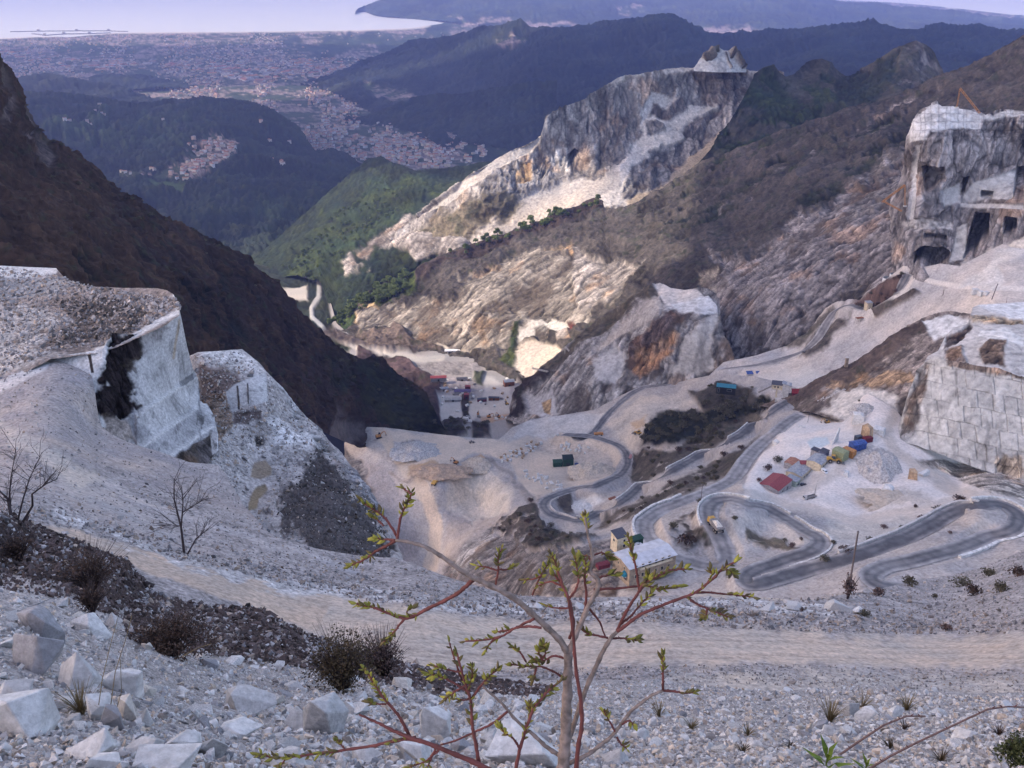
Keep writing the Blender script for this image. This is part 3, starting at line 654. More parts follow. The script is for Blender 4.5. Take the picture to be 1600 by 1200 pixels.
# --- rocky spur with the derrick
ctrl = [(795, 650, 1080), (810, 600, 1120), (880, 545, 1090), (960, 490, 1080), (1030, 440, 1060), (1120, 470, 990), (1090, 492, 960), (1000, 560, 975), (860, 650, 990), (960, 640, 945), (1100, 590, 925), (1145, 565, 920), (1060, 470, 1010), (1030, 490, 985), (930, 590, 980), (830, 660, 1000)]
o, S_SPUR = sheet('quarry_spur', [(795, 655), (806, 612), (830, 592), (855, 566), (882, 544), (910, 520), (940, 496), (970, 476), (1000, 458), (1018, 444), (1032, 441), (1048, 450), (1070, 453), (1090, 450), (1105, 452), (1120, 466), (1124, 490), (1130, 520), (1150, 560)], [(795, 660), (830, 665), (870, 652), (960, 642), (1010, 618), (1060, 604), (1150, 590)], ctrl, ('rock', (0.36, 0.335, 0.32), 1.0),
    [('flat', (0.60, 0.55, 0.51), [(1018, 442), (1040, 442), (1090, 452), (1105, 466), (1120, 486), (1075, 489), (1046, 484), (1030, 462)], 2, 3, 0.2),
     ('marble', (0.66, 0.64, 0.63), [(1050, 478), (1090, 466), (1108, 462), (1122, 480), (1120, 490), (1060, 490)], 1.5, 4, 1.0),
     ('scree', (0.38, 0.345, 0.32), [(1018, 460), (1042, 480), (1010, 505), (960, 535), (930, 552), (930, 540), (980, 500)], 3, 5, 0.5),
     ('heath', (0.09, 0.075, 0.055), [(800, 600), (880, 545), (960, 482), (1020, 440), (1025, 455), (960, 510), (900, 545), (880, 565), (850, 580), (822, 600)], 4, 6, 0.7),
     ('heath', DARK, [(795, 655), (808, 610), (850, 570), (870, 578), (830, 610), (826, 640), (818, 660)], 4, 8, 1.0),
     ('rock', (0.36, 0.24, 0.16), [(990, 540), (1015, 505), (1050, 505), (1060, 530), (1030, 570), (1000, 590), (985, 570)], 5, 8),
     ('rock', (0.15, 0.11, 0.10), [(980, 565), (1005, 520), (1030, 495), (1080, 490), (1060, 510), (1010, 540), (985, 580)], 5, 9),
     ('marble', (0.52, 0.48, 0.44), [(1050, 585), (1062, 540), (1090, 500), (1118, 492), (1116, 570), (1090, 590)], 4, 8, 2.0),
     ('marble', (0.50, 0.475, 0.46), [(930, 560), (960, 540), (980, 560), (970, 600), (930, 590)], 5, 8, 2.0),
     ('marble', (0.46, 0.44, 0.44), [(822, 618), (870, 610), (870, 650), (825, 652)], 3, 6, 2.5), ('rock', OCHRE, [(846, 628), (862, 622), (860, 648), (850, 644)], 1.5, 2)],
    step=1.4, mat=M_ROCK, label='rocky quarry spur with a flat white top and a derrick', relief=1.0, seed=44, back=(0.10, 0.9))

# --- cliff with the caves on the right
ctrl = [(1400, 260, 960), (1430, 180, 905), (1500, 170, 895), (1600, 175, 880), (1660, 178, 870), (1430, 400, 850), (1450, 430, 815), (1500, 390, 835), (1600, 370, 800), (1500, 300, 868), (1420, 300, 880), (1600, 290, 845), (1400, 430, 860), (1600, 300, 830), (1430, 220, 880), (1660, 390, 780), (1540, 230, 870)]
def cap_joints(P, acc, px, py):
    top = sstep(226, 206, py - 0.0 * px) * sstep(1420, 1428, px)
    j = fbm(np.c_[px, py, px * 0 + 5], 9, 3, 0.6, 'n', 2); lines = np.zeros(len(px)); r_ = np.random.RandomState(3)
    for x in 1418 + np.cumsum(r_.uniform(5, 13, 28)): lines = np.maximum(lines, np.exp(-((px + 2.2 * j - x) / 0.8) ** 2) * r_.uniform(0.2, 0.9))
    for y in (178, 190, 203, 214): lines = np.maximum(lines, 0.75 * np.exp(-((py + 2.5 * j - y) / 0.9) ** 2))
    acc = acc * (1 - 0.6 * lines * top)[:, None]
    h = P[:, :2] / np.linalg.norm(P[:, :2], axis=1)[:, None]; st = np.floor((py + 2.5 * j) / 12.0) * 2.4
    P[:, :2] -= h * (st - 36)[:, None] * (top * sstep(170, 180, py))[:, None] * 0.6
    return P, acc
o, S_CAVE = sheet('quarry_cliff', [(1395, 330), (1410, 280), (1419, 232), (1420, 214), (1426, 188), (1440, 172), (1462, 160), (1472, 166), (1490, 166), (1500, 170), (1520, 172), (1540, 180), (1560, 170), (1600, 172), (1670, 176)],
    [(1395, 440), (1430, 440), (1470, 440), (1530, 420), (1570, 400), (1670, 392)], ctrl, ('rock', (0.27, 0.245, 0.24), 1.3),
    [('marble', (0.58, 0.565, 0.56), [(1419, 222), (1420, 205), (1428, 186), (1462, 160), (1500, 168), (1535, 180), (1600, 172), (1670, 176), (1670, 186), (1590, 182), (1536, 186), (1534, 200), (1480, 200), (1452, 204), (1446, 220)], 2, 4, 4.0),
     ('marble', (0.52, 0.51, 0.51), [(1432, 226), (1440, 226), (1430, 345), (1420, 345)], 1.2, 1.5, 0.3),
     ('marble', (0.44, 0.43, 0.425), [(1500, 315), (1520, 285), (1560, 275), (1590, 262), (1584, 312), (1540, 312), (1510, 318)], 2, 3, 1.0),
     ('marble', (0.42, 0.41, 0.405), [(1470, 295), (1498, 288), (1500, 318), (1470, 322)], 3, 5, 1.0),
     ('marble', (0.44, 0.42, 0.40), [(1496, 355), (1510, 350), (1508, 405), (1484, 410)], 2, 2, 0.6),
     ('flat', (0.46, 0.44, 0.43), [(1500, 318), (1600, 320), (1600, 328), (1500, 324)], 1.5, 2, 0.5), ('rubble', (0.42, 0.40, 0.39), [(1408, 345), (1440, 338), (1488, 350), (1486, 360), (1420, 358)], 2, 4),
     ('scree', (0.52, 0.48, 0.44), [(1480, 440), (1500, 415), (1540, 395), (1580, 372), (1670, 355), (1670, 400)], 4, 6, 0.4)],
    step=1.2, mat=M_ROCK, post=cap_joints, label='tall grey marble quarry cliff with dark square caves', relief=0.85, seed=48, back=(0.12, 0.25),
    push=[([(1447, 258), (1474, 260), (1474, 282), (1466, 284), (1452, 300), (1446, 300)], 22, 1.0), ([(1430, 396), (1442, 388), (1476, 390), (1484, 398), (1480, 414), (1460, 440), (1436, 412), (1428, 412)], 60, 1.0), ([(1446, 366), (1478, 370), (1478, 378), (1446, 374)], 12, 1),
          ([(1524, 332), (1546, 334), (1544, 372), (1520, 396), (1506, 404), (1514, 370)], 60, 1.0), ([(1534, 298), (1552, 300), (1550, 310), (1533, 308)], 20, 0.8), ([(1588, 262), (1610, 258), (1620, 316), (1584, 314)], 30, 1.0), ([(1506, 277), (1514, 276), (1506, 300), (1502, 300)], 16, 1.0), ([(1573, 340), (1590, 342), (1588, 358), (1568, 366)], 30, 1.0)])

# --- pale slope below the caves, with the upper road
UP_ROAD = [(1418, 428), (1404, 452), (1380, 472), (1352, 484), (1330, 476), (1308, 484), (1292, 505), (1276, 530), (1255, 548), (1225, 560), (1190, 568), (1150, 574), (1128, 577)]
sl_ctrl = [(1310, 470, 890), (1230, 550, 880), (1125, 585, 895), (1400, 420, 860), (1450, 410, 830), (1480, 450, 780), (1400, 540, 760), (1280, 620, 740), (1250, 645, 725), (1560, 400, 790), (1600, 470, 700), (1670, 380, 790), (1500, 490, 730), (1350, 490, 850), (1180, 600, 822), (1560, 440, 740), (1150, 618, 832), (1100, 601, 896)]
_t_sl = TPS(sl_ctrl)
def smooth_line(tps, pix, n=10, soft=12, lift=0.0):
    """a road's centre line in space through pixel marks, smoothed"""
    p = [pix[0]] + list(pix) + [pix[-1]]; out = []
    for i in range(1, len(p) - 2):
        for k in range(n):
            t = k / n; q = []
            for c in range(2):
                a, b, d, e = p[i - 1][c], p[i][c], p[i + 1][c], p[i + 2][c]
                q.append(0.5 * (2 * b + (d - a) * t + (2 * a - 5 * b + 4 * d - e) * t * t + (3 * b - 3 * d + e - a) * t ** 3))
            out.append(q)
    out.append(list(p[-1]))
    out = np.array(out); P = tps.pos(out[:, 0], out[:, 1])
    for _ in range(soft):
        P[1:-1, 2] = (P[:-2, 2] + 2 * P[1:-1, 2] + P[2:, 2]) / 4
    P[:, 2] += lift
    return P
C_UP = smooth_line(_t_sl, UP_ROAD)
o, S_SLOPE = sheet('quarry_slope', [(1095, 600), (1130, 566), (1180, 556), (1230, 540), (1262, 520), (1290, 482), (1310, 470), (1345, 462), (1390, 432), (1412, 415), (1440, 418), (1470, 412), (1500, 416), (1530, 400), (1560, 384), (1600, 366), (1670, 352)],
    [(1095, 601), (1115, 606), (1150, 618), (1200, 636), (1260, 655), (1330, 620), (1440, 540), (1540, 520), (1670, 520)], sl_ctrl, ('scree', (0.50, 0.45, 0.415), 0.5),
    [('flat', (0.62, 0.57, 0.52), ('line', [(1425, 425), (1450, 438), (1500, 448), (1560, 450), (1600, 452)], 4), 1.5, 1, 0.2),
     ('scree', (0.62, 0.57, 0.52), [(1500, 448), (1540, 420), (1556, 390), (1600, 372), (1600, 395), (1560, 410), (1570, 440), (1560, 450)], 4, 6, 0.5),
     ('flat', (0.60, 0.55, 0.50), ('line', [(1428, 424), (1416, 450), (1400, 468), (1362, 492)], 4.5), 1.5, 1, 0.2),
     ('heath', (0.085, 0.055, 0.045), [(1330, 470), (1400, 432), (1420, 428), (1405, 455), (1372, 478)], 3, 5, 0.5),
     ('heath', (0.12, 0.10, 0.085), [(1250, 556), (1300, 500), (1330, 496), (1290, 545), (1270, 560)], 4, 6, 0.5),
     ('heath', (0.10, 0.085, 0.07), [(1220, 545), (1270, 510), (1300, 480), (1320, 470), (1290, 510), (1260, 540)], 4, 6, 0.5),
     ('heath', (0.08, 0.065, 0.055), [(1360, 490), (1405, 465), (1430, 450), (1440, 456), (1400, 480), (1370, 498)], 2, 3, 0.5),
     ('flat', (0.58, 0.535, 0.49), [(1180, 588), (1260, 575), (1290, 588), (1250, 610), (1190, 605)], 4, 6, 0.2)],
    step=1.5, mat=M_MID, label='pale grey scree slope crossed by the upper quarry road', relief=1.0, seed=52, nback=4, back=(0.03, 0.5), carve=[(C_UP, 4.5, 6.0)])

# --- brown broken rock band below the pale slope
ctrl = [(1150, 632, 745), (1250, 608, 730), (1320, 575, 715), (1400, 522, 700), (1490, 484, 690), (1200, 645, 720), (1300, 650, 640), (1440, 690, 585), (1380, 600, 650), (1560, 500, 660), (1480, 560, 640), (1150, 650, 740)]
sheet('rock_band', [(1190, 634), (1215, 626), (1250, 608), (1275, 596), (1320, 572), (1360, 552), (1395, 524), (1420, 508), (1450, 494), (1480, 486), (1510, 490), (1560, 500)], [(1190, 635), (1220, 640), (1270, 645), (1340, 668), (1400, 700), (1450, 700), (1560, 620)], ctrl, ('rock', (0.32, 0.265, 0.23), 1.0),
    [('heath', (0.075, 0.055, 0.045), [(1150, 640), (1250, 606), (1320, 572), (1395, 524), (1440, 496), (1450, 510), (1400, 550), (1350, 585), (1300, 612), (1240, 625), (1180, 645)], 4, 8, 0.7),
     ('rock', (0.46, 0.31, 0.19), [(1290, 612), (1340, 590), (1420, 580), (1430, 600), (1340, 615), (1290, 620)], 4, 8, 0.8, -0.15),
     ('marble', MARBLE, [(1440, 500), (1480, 488), (1520, 500), (1500, 520), (1460, 530), (1450, 515)], 3, 6),
     ('scree', (0.58, 0.54, 0.50), [(1280, 645), (1310, 612), (1340, 605), (1400, 620), (1400, 700), (1340, 670)], 4, 8, 0.5)],
    step=1.4, mat=M_ROCK, label='brown broken rock band along the edge of the pale slope', relief=0.8, seed=55, back=(0.03, 0.8))

# --- upper marble benches and the stepped block wall
ctrl = [(1436, 590, 605), (1480, 520, 650), (1530, 475, 690), (1600, 470, 690), (1600, 596, 568), (1540, 575, 588), (1670, 500, 650), (1670, 600, 565), (1570, 540, 610), (1500, 560, 612)]
sheet('quarry_bench', [(1436, 580), (1450, 556), (1466, 548), (1478, 524), (1490, 512), (1512, 506), (1520, 480), (1530, 476), (1570, 474), (1670, 466)], [(1436, 596), (1470, 574), (1500, 578), (1540, 585), (1600, 605), (1670, 612)], ctrl, ('marble', (0.56, 0.52, 0.48), 1.0),
    [('marble', (0.74, 0.72, 0.70), [(1520, 474), (1670, 460), (1670, 500), (1590, 500), (1540, 484)], 2, 6), ('flat', (0.70, 0.67, 0.63), [(1535, 515), (1570, 512), (1600, 530), (1600, 545), (1560, 530), (1530, 524)], 2, 4),
     ('rock', (0.13, 0.10, 0.085), [(1480, 525), (1515, 505), (1520, 512), (1490, 535), (1476, 545)], 2, 4), ('rock', (0.20, 0.14, 0.10), [(1530, 545), (1548, 530), (1572, 532), (1570, 575), (1535, 572)], 3, 5),
     ('rock', (0.30, 0.24, 0.20), [(1478, 545), (1500, 535), (1510, 570), (1480, 570)], 3, 5), ('rock', (0.48, 0.37, 0.25), [(1515, 495), (1560, 494), (1600, 500), (1600, 508), (1520, 505)], 2, 4), ('rock', (0.30, 0.23, 0.18), [(1500, 574), (1600, 590), (1600, 606), (1500, 585)], 2, 4)],
    step=1.2, mat=M_ROCK, label='white marble benches on top of the block wall', relief=1.0, seed=58, back=(0.05, 0.3))
wl_ctrl = [(1405, 665, 586), (1420, 640, 583), (1445, 570, 600), (1475, 560, 592), (1540, 568, 575), (1600, 590, 560), (1670, 600, 548), (1405, 690, 572), (1440, 696, 562), (1500, 722, 541), (1600, 752, 517), (1670, 768, 500), (1500, 640, 562), (1600, 670, 540)]
_GW = []
for r, (ya, yb) in enumerate([(586, 625), (612, 646), (638, 668), (664, 690), (690, 712)]):
    _GW.append([(1440 - 6 * r, ya - 6), (1520, ya + 8), (1670, ya + 30)])
def block_lines(P, acc, px, py):
    r = np.random.RandomState(4)
    dark = np.zeros(len(px)); tone = np.ones(len(px))
    jx = fbm(np.c_[px, py, px * 0 + 2], 22, 4, 0.6, 'n', 5) * 2.2; jy = fbm(np.c_[px, py, px * 0 + 7], 30, 4, 0.6, 'n', 6) * 2.5
    pitch = 27.0
    yy = py + jy - (np.clip(px, 1440, 1700) - 1440) * 0.205 - 566
    row = np.floor(yy / pitch); fy = yy - row * pitch
    dark = np.maximum(dark, np.exp(-(np.minimum(fy, pitch - fy) / 0.75) ** 2) * (0.4 + 0.6 * r.rand(12)[np.clip(row + 3, 0, 11).astype(int)]) * sstep(-0.35, 0.2, jx / 2.2 + jy / 2.5))
    for k in range(-1, 8):
        xs = 1408 + np.cumsum(r.uniform(14, 44, 14)); w = row == k
        edge = np.full(len(px), 99.0); cell = np.zeros(len(px))
        for x in xs:
            edge = np.minimum(edge, np.abs(px + jx - 0.10 * (py - 600) - x) / r.uniform(0.45, 1.1)); cell += (px + jx - 0.10 * (py - 600) > x)
        dark = np.where(w, np.maximum(dark, np.exp(-edge ** 2) * 0.9), dark)
        tn = r.uniform(0.9, 1.08, 40); tone = np.where(w, tn[np.clip(cell, 0, 39).astype(int)], tone)
        bump = r.uniform(-0.9, 0.5, 40)[np.clip(cell, 0, 39).astype(int)]
        h = P[:, :2] / np.linalg.norm(P[:, :2], axis=1)[:, None]
        P[:, :2] += h * (np.where(w & (py > 560), bump, 0))[:, None]
    h = P[:, :2] / np.linalg.norm(P[:, :2], axis=1)[:, None]
    inside = sstep(1408, 1420, px)
    P[:, :2] += h * (dark * 0.7 * inside)[:, None]
    st = sstep(0.35, 0.6, fbm(np.c_[px * 1.0, py * 0.25, px * 0], 9, 4, 0.6, 'n', 9))
    acc = acc * (tone * (1 - 0.5 * dark * inside) * (1 - 0.45 * st))[:, None]
    return P, acc
o, S_WALL = sheet('block_wall', [(1404, 668), (1412, 640), (1422, 606), (1434, 582), (1446, 564), (1462, 556), (1480, 562), (1520, 570), (1560, 576), (1600, 590), (1670, 602)], [(1404, 690), (1430, 694), (1460, 706), (1500, 722), (1550, 738), (1600, 752), (1670, 770)], wl_ctrl, ('marble', (0.50, 0.48, 0.45), 0.8),
    [('rock', (0.30, 0.23, 0.18), [(1480, 556), (1600, 580), (1600, 592), (1520, 582), (1480, 572)], 2, 4, 0.6), ('rock', (0.40, 0.38, 0.36), [(1404, 690), (1412, 640), (1436, 575), (1456, 560), (1444, 620), (1432, 680)], 4, 5, 0.6),
     ('rock', (0.50, 0.40, 0.30), [(1560, 712), (1600, 715), (1600, 752), (1556, 738)], 4, 6, 0.6)],
    step=1.0, mat=M_ROCK, label='tall white quarried marble wall scored into blocks', relief=1.0, seed=60, back=(0.06, 0.05), post=block_lines)
# --- the quarry floor, hairpin road and white yard
ROAD_A = [(1316, 633), (1277, 628), (1240, 631), (1210, 646), (1176, 674), (1130, 700), (1094, 719), (1050, 741), (1000, 770), (965, 794), (935, 811), (905, 819), (880, 817), (858, 808), (849, 795), (860, 783), (900, 771), (950, 757), (972, 745), (981, 726), (972, 706), (947, 694), (915, 686), (880, 684)]
ROAD_B = [(1250, 648), (1230, 660), (1210, 676), (1190, 694), (1169, 713), (1155, 735), (1139, 753), (1105, 769), (1056, 788), (1018, 806), (1006, 820), (1014, 842), (1040, 862), (1075, 878), (1110, 885), (1133, 878), (1132, 858), (1120, 832), (1108, 808), (1110, 790), (1131, 781), (1169, 784), (1217, 806), (1262, 829), (1281, 845), (1268, 860), (1225, 876), (1185, 889), (1168, 900), (1172, 912), (1210, 905), (1262, 890), (1337, 868), (1412, 841), (1487, 803), (1525, 789), (1562, 789), (1590, 804), (1585, 824), (1544, 840), (1487, 859), (1431, 874), (1380, 886), (1360, 900), (1376, 914), (1420, 922)]
fl_ctrl = [(545, 700, 890), (570, 668, -462), (690, 680, -462), (800, 690, -460), (620, 700, -459), (700, 740, -458), (780, 720, -457), (900, 700, -453), (900, 740, -452), (830, 745, -453), (690, 765, -464), (700, 830, -490), (690, 890, -502), (620, 800, -488), (600, 850, -494), (760, 800, -478),
           (981, 726, 800), (947, 694, 850), (972, 745, 770), (900, 771, 715), (860, 783, 680), (849, 795, 655), (880, 817, 630), (935, 811, 635), (1000, 770, 662), (1094, 719, 690), (1176, 674, 712), (1240, 631, 722), (1300, 632, 716),
           (800, 790, 690), (800, 860, 580), (720, 900, 610), (850, 880, 490), (900, 840, 530), (950, 850, 480), (760, 860, 620), (930, 770, 690),
           (1210, 676, 625), (1169, 713, 575), (1139, 753, 530), (1056, 788, 492), (1010, 812, 470), (1014, 842, 440), (1060, 872, 418), (1110, 885, 408), (1132, 858, 424), (1110, 795, 456), (1169, 784, 462), (1262, 829, 428), (1281, 845, 416), (1225, 876, 396), (1172, 906, 372), (1262, 890, 380), (1412, 841, 402), (1525, 789, 428), (1590, 804, 420), (1544, 840, 396), (1431, 874, 368), (1360, 900, 350), (1420, 922, 340),
           (1250, 760, 518), (1350, 800, 474), (1500, 760, 512), (1400, 700, 560), (1300, 690, 568), (1350, 630, 628), (1270, 720, 545), (1450, 720, 545), (1600, 760, 505), (1670, 790, 470), (1420, 680, 580), (1200, 765, 508),
           (1010, 610, 930), (935, 675, 880), (1100, 592, 900), (1060, 640, 860), (1000, 660, 850), (1060, 692, 750), (1120, 640, 790), (1200, 610, 770), (1020, 690, 790), (840, 650, 960), (890, 660, 910), (1260, 610, 745),
           (1000, 935, 385), (1400, 965, 318), (1670, 885, 350), (800, 935, 500), (540, 900, 720), (1190, 835, 438), (1080, 830, 445), (1480, 830, 400)]
_t_fl = TPS(fl_ctrl, 2e-6)
C_A = smooth_line(_t_fl, ROAD_A, 10, 5, 4.0); C_B = smooth_line(_t_fl, ROAD_B)
C_C = smooth_line(_t_fl, [(905, 686), (922, 680), (934, 668), (943, 656), (955, 642), (970, 628), (988, 614), (1008, 605), (1030, 602), (1048, 600)])
SHRUB_A = [(990, 700), (1060, 700), (1180, 640), (1200, 655), (1100, 705), (1000, 760), (985, 745)]
SHRUB_B = [(940, 815), (1000, 780), (1100, 728), (1190, 680), (1165, 700), (1135, 745), (1090, 765), (1010, 795), (960, 822), (930, 825)]
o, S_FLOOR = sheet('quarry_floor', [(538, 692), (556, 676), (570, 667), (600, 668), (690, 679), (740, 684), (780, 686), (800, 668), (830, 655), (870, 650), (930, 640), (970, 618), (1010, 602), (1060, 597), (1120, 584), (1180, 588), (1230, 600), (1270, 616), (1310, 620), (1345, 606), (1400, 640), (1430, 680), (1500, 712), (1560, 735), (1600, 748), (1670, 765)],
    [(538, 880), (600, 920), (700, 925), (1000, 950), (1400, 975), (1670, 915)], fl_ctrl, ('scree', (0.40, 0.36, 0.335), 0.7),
    [('flat', (0.74, 0.665, 0.61), [(1240, 652), (1290, 640), (1345, 606), (1400, 640), (1430, 685), (1500, 715), (1600, 755), (1670, 775), (1670, 790), (1560, 780), (1520, 778), (1440, 800), (1380, 815), (1320, 812), (1250, 795), (1190, 775), (1160, 760), (1175, 725), (1210, 690)], 3, 6, 0.25),
     ('flat', (0.60, 0.485, 0.385), [(575, 667), (690, 680), (800, 690), (900, 688), (960, 700), (972, 722), (955, 745), (900, 762), (840, 780), (820, 765), (800, 720), (740, 712), (700, 730), (680, 760), (640, 740), (615, 700)], 3, 6, 0.3),
     ('flat', (0.56, 0.45, 0.35), ('line', [(590, 672), (620, 710), (645, 745), (668, 780), (682, 815), (680, 850), (672, 890)], 10), 3, 4, 0.3),
     ('scree', (0.30, 0.26, 0.235), ('line', [(612, 742), (640, 750), (700, 737), (760, 722), (800, 742), (822, 772), (842, 788)], 4), 3, 8, 0.5),  # edge shadow of the terrace lip painted as a darker strip
     ('scree', (0.33, 0.295, 0.28), [(558, 716), (600, 732), (640, 790), (655, 860), (640, 890), (590, 880), (575, 800)], 5, 9, 1.0), ('scree', (0.58, 0.505, 0.44), [(726, 768), (748, 752), (764, 770), (772, 800), (752, 806), (738, 790)], 3, 8, 0.8), ('scree', (0.34, 0.305, 0.285), [(700, 792), (740, 812), (790, 800), (792, 826), (744, 862), (694, 884)], 5, 10, 1.2),
     ('flat', (0.44, 0.31, 0.20), [(640, 728), (680, 720), (700, 735), (750, 715), (756, 722), (720, 745), (690, 755), (640, 742)], 3, 6, 0.5),
     ('rubble', (0.42, 0.38, 0.36), [(615, 690), (650, 682), (680, 698), (680, 712), (640, 706), (616, 704)], 2, 4, 0.8),
     ('scree', (0.52, 0.46, 0.40), [(700, 740), (760, 735), (800, 760), (790, 800), (740, 820), (700, 790)], 5, 8, 1.2),
     ('scree', (0.54, 0.44, 0.355), [(815, 700), (850, 688), (930, 690), (965, 712), (940, 745), (910, 750), (895, 720)], 5, 8, 0.5),
     ('scree', (0.54, 0.46, 0.385), [(960, 690), (950, 660), (1000, 620), (1060, 622), (1090, 625), (1040, 660), (1010, 690), (980, 700)], 4, 6, 0.6),
     ('flat', (0.50, 0.36, 0.24), [(985, 660), (1010, 650), (1010, 668), (990, 672)], 4, 6, 0.4),
     ('scree', (0.50, 0.47, 0.45), [(820, 660), (870, 652), (960, 645), (940, 668), (910, 684), (800, 688)], 3, 6, 0.4),
     ('forest', (0.016, 0.017, 0.011), [(1000, 696), (1020, 655), (1040, 640), (1100, 640), (1150, 625), (1200, 615), (1210, 630), (1180, 652), (1120, 690), (1060, 694)], 4, 7, 1.4),
     ('heath', (0.050, 0.042, 0.034), [(1080, 612), (1120, 600), (1180, 605), (1180, 630), (1100, 640)], 4, 6, 0.8),
     ('heath', (0.075, 0.062, 0.050), SHRUB_A, 3, 6, 0.15, -0.35), ('heath', (0.085, 0.070, 0.058), SHRUB_B, 3, 6, 0.15, -0.35),
     ('heath', (0.050, 0.042, 0.036), [(770, 830), (800, 800), (828, 778), (850, 820), (900, 835), (940, 838), (900, 850), (870, 862), (830, 855), (790, 858)], 4, 9, 1.0, -0.15),
     ('rock', (0.20, 0.18, 0.175), [(690, 880), (770, 835), (850, 860), (960, 850), (1000, 870), (960, 940), (690, 940)], 6, 12, 0.9),
     ('rock', (0.36, 0.34, 0.33), [(720, 860), (770, 820), (780, 840), (740, 890), (700, 900)], 4, 8, 0.7),
     ('rock', (0.30, 0.285, 0.285), [(538, 700), (560, 720), (590, 790), (600, 860), (560, 890), (538, 890)], 6, 10, 1.0),
     ('heath', (0.09, 0.075, 0.062), [(1040, 820), (1085, 795), (1095, 830), (1110, 865), (1080, 865), (1050, 845)], 4, 7, 0.6, 0.0),
     ('scree', (0.46, 0.42, 0.39), [(1140, 795), (1240, 825), (1262, 850), (1150, 872), (1135, 840)], 4, 6, 0.6), ('heath', (0.10, 0.085, 0.065), [(1160, 825), (1240, 850), (1260, 862), (1200, 858), (1165, 845)], 3, 7, 0.5, 0.05),
     ('flat', (0.62, 0.58, 0.54), [(895, 783), (925, 775), (942, 785), (920, 800), (890, 798)], 3, 4, 0.3), ('heath', (0.075, 0.06, 0.05), [(866, 780), (890, 776), (895, 800), (880, 805), (868, 796)], 3, 4, 0.4),
     ('scree', (0.50, 0.46, 0.42), [(1290, 800), (1380, 812), (1460, 800), (1520, 778), (1400, 838), (1300, 860)], 4, 6, 0.5), ('heath', (0.11, 0.09, 0.07), [(1300, 868), (1380, 838), (1520, 775), (1540, 776), (1500, 795), (1400, 845), (1300, 880)], 3, 6, 0.5, -0.05),
     ('flat', (0.50, 0.56, 0.60), [(1262, 690), (1275, 683), (1292, 683), (1298, 692), (1284, 699), (1266, 699)], 2, 2, 0.1), ('rock', (0.50, 0.44, 0.38), [(1425, 716), (1500, 724), (1600, 750), (1670, 772), (1670, 800), (1600, 785), (1560, 776), (1500, 752), (1440, 730)], 2, 4, 0.6),
     ('flat', (0.56, 0.49, 0.43), ('line', [(1400, 640), (1380, 680), (1400, 710), (1500, 770), (1580, 785)], 9), 5, 5, 0.2), ('flat', (0.60, 0.52, 0.455), ('line', [(1170, 772), (1240, 790), (1330, 812), (1420, 800), (1510, 775)], 7), 4, 5, 0.2), ('flat', (0.58, 0.51, 0.45), ('line', [(1240, 770), (1300, 740), (1340, 700), (1345, 650)], 8), 6, 6, 0.2), ('scree', (0.50, 0.45, 0.41), [(1330, 770), (1440, 760), (1460, 785), (1350, 795)], 6, 8, 0.2),
     ('scree', (0.42, 0.385, 0.355), [(1230, 730), (1330, 690), (1395, 700), (1390, 730), (1340, 745)], 4, 6, 0.2, 0.25)],
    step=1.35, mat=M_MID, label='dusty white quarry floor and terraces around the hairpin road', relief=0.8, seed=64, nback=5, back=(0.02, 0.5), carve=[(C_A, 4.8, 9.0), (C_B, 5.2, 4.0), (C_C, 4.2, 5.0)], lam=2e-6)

# --- dark mountainside on the left
lh_ctrl = [(-40, 60, 740), (0, 93, 750), (50, 195, 780), (190, 300, 820), (380, 402, 900), (480, 505, 950), (660, 610, 1000), (697, 676, 940), (560, 685, 880), (450, 630, 700), (300, 570, 560), (100, 460, 450), (0, 450, 420), (-40, 530, 400), (250, 450, 610), (450, 550, 820), (120, 330, 620), (560, 600, 940)]
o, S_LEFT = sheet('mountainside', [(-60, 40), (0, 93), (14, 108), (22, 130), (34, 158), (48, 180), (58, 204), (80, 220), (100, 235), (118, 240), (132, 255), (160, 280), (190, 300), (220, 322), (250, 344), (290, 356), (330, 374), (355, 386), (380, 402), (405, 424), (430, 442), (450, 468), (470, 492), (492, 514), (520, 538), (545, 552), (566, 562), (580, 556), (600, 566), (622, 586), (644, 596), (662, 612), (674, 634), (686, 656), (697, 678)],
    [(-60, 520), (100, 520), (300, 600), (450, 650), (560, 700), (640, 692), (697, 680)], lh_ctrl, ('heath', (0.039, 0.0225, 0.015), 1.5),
    [('forest', (0.022, 0.022, 0.012), [(540, 560), (600, 566), (664, 612), (697, 678), (640, 690), (560, 640), (500, 560)], 10, 16, 1.0),
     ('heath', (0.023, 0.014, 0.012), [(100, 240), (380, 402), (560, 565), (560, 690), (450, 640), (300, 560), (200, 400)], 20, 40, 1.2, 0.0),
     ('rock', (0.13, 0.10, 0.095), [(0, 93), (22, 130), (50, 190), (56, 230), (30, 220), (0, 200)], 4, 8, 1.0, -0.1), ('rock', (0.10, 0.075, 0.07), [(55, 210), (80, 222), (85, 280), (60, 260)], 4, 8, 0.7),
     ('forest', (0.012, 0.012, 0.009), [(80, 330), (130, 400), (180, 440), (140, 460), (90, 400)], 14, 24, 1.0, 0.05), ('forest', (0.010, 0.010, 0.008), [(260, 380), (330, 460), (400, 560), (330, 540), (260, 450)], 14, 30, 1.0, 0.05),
     ('scree', (0.12, 0.10, 0.095), [(520, 640), (566, 668), (545, 700), (500, 690)], 8, 12, 0.6)],
    step=1.8, mat=M_HILL, label='steep shaded red brown mountainside on the left', relief=1.0, seed=68, back=(0.3, 0.15))

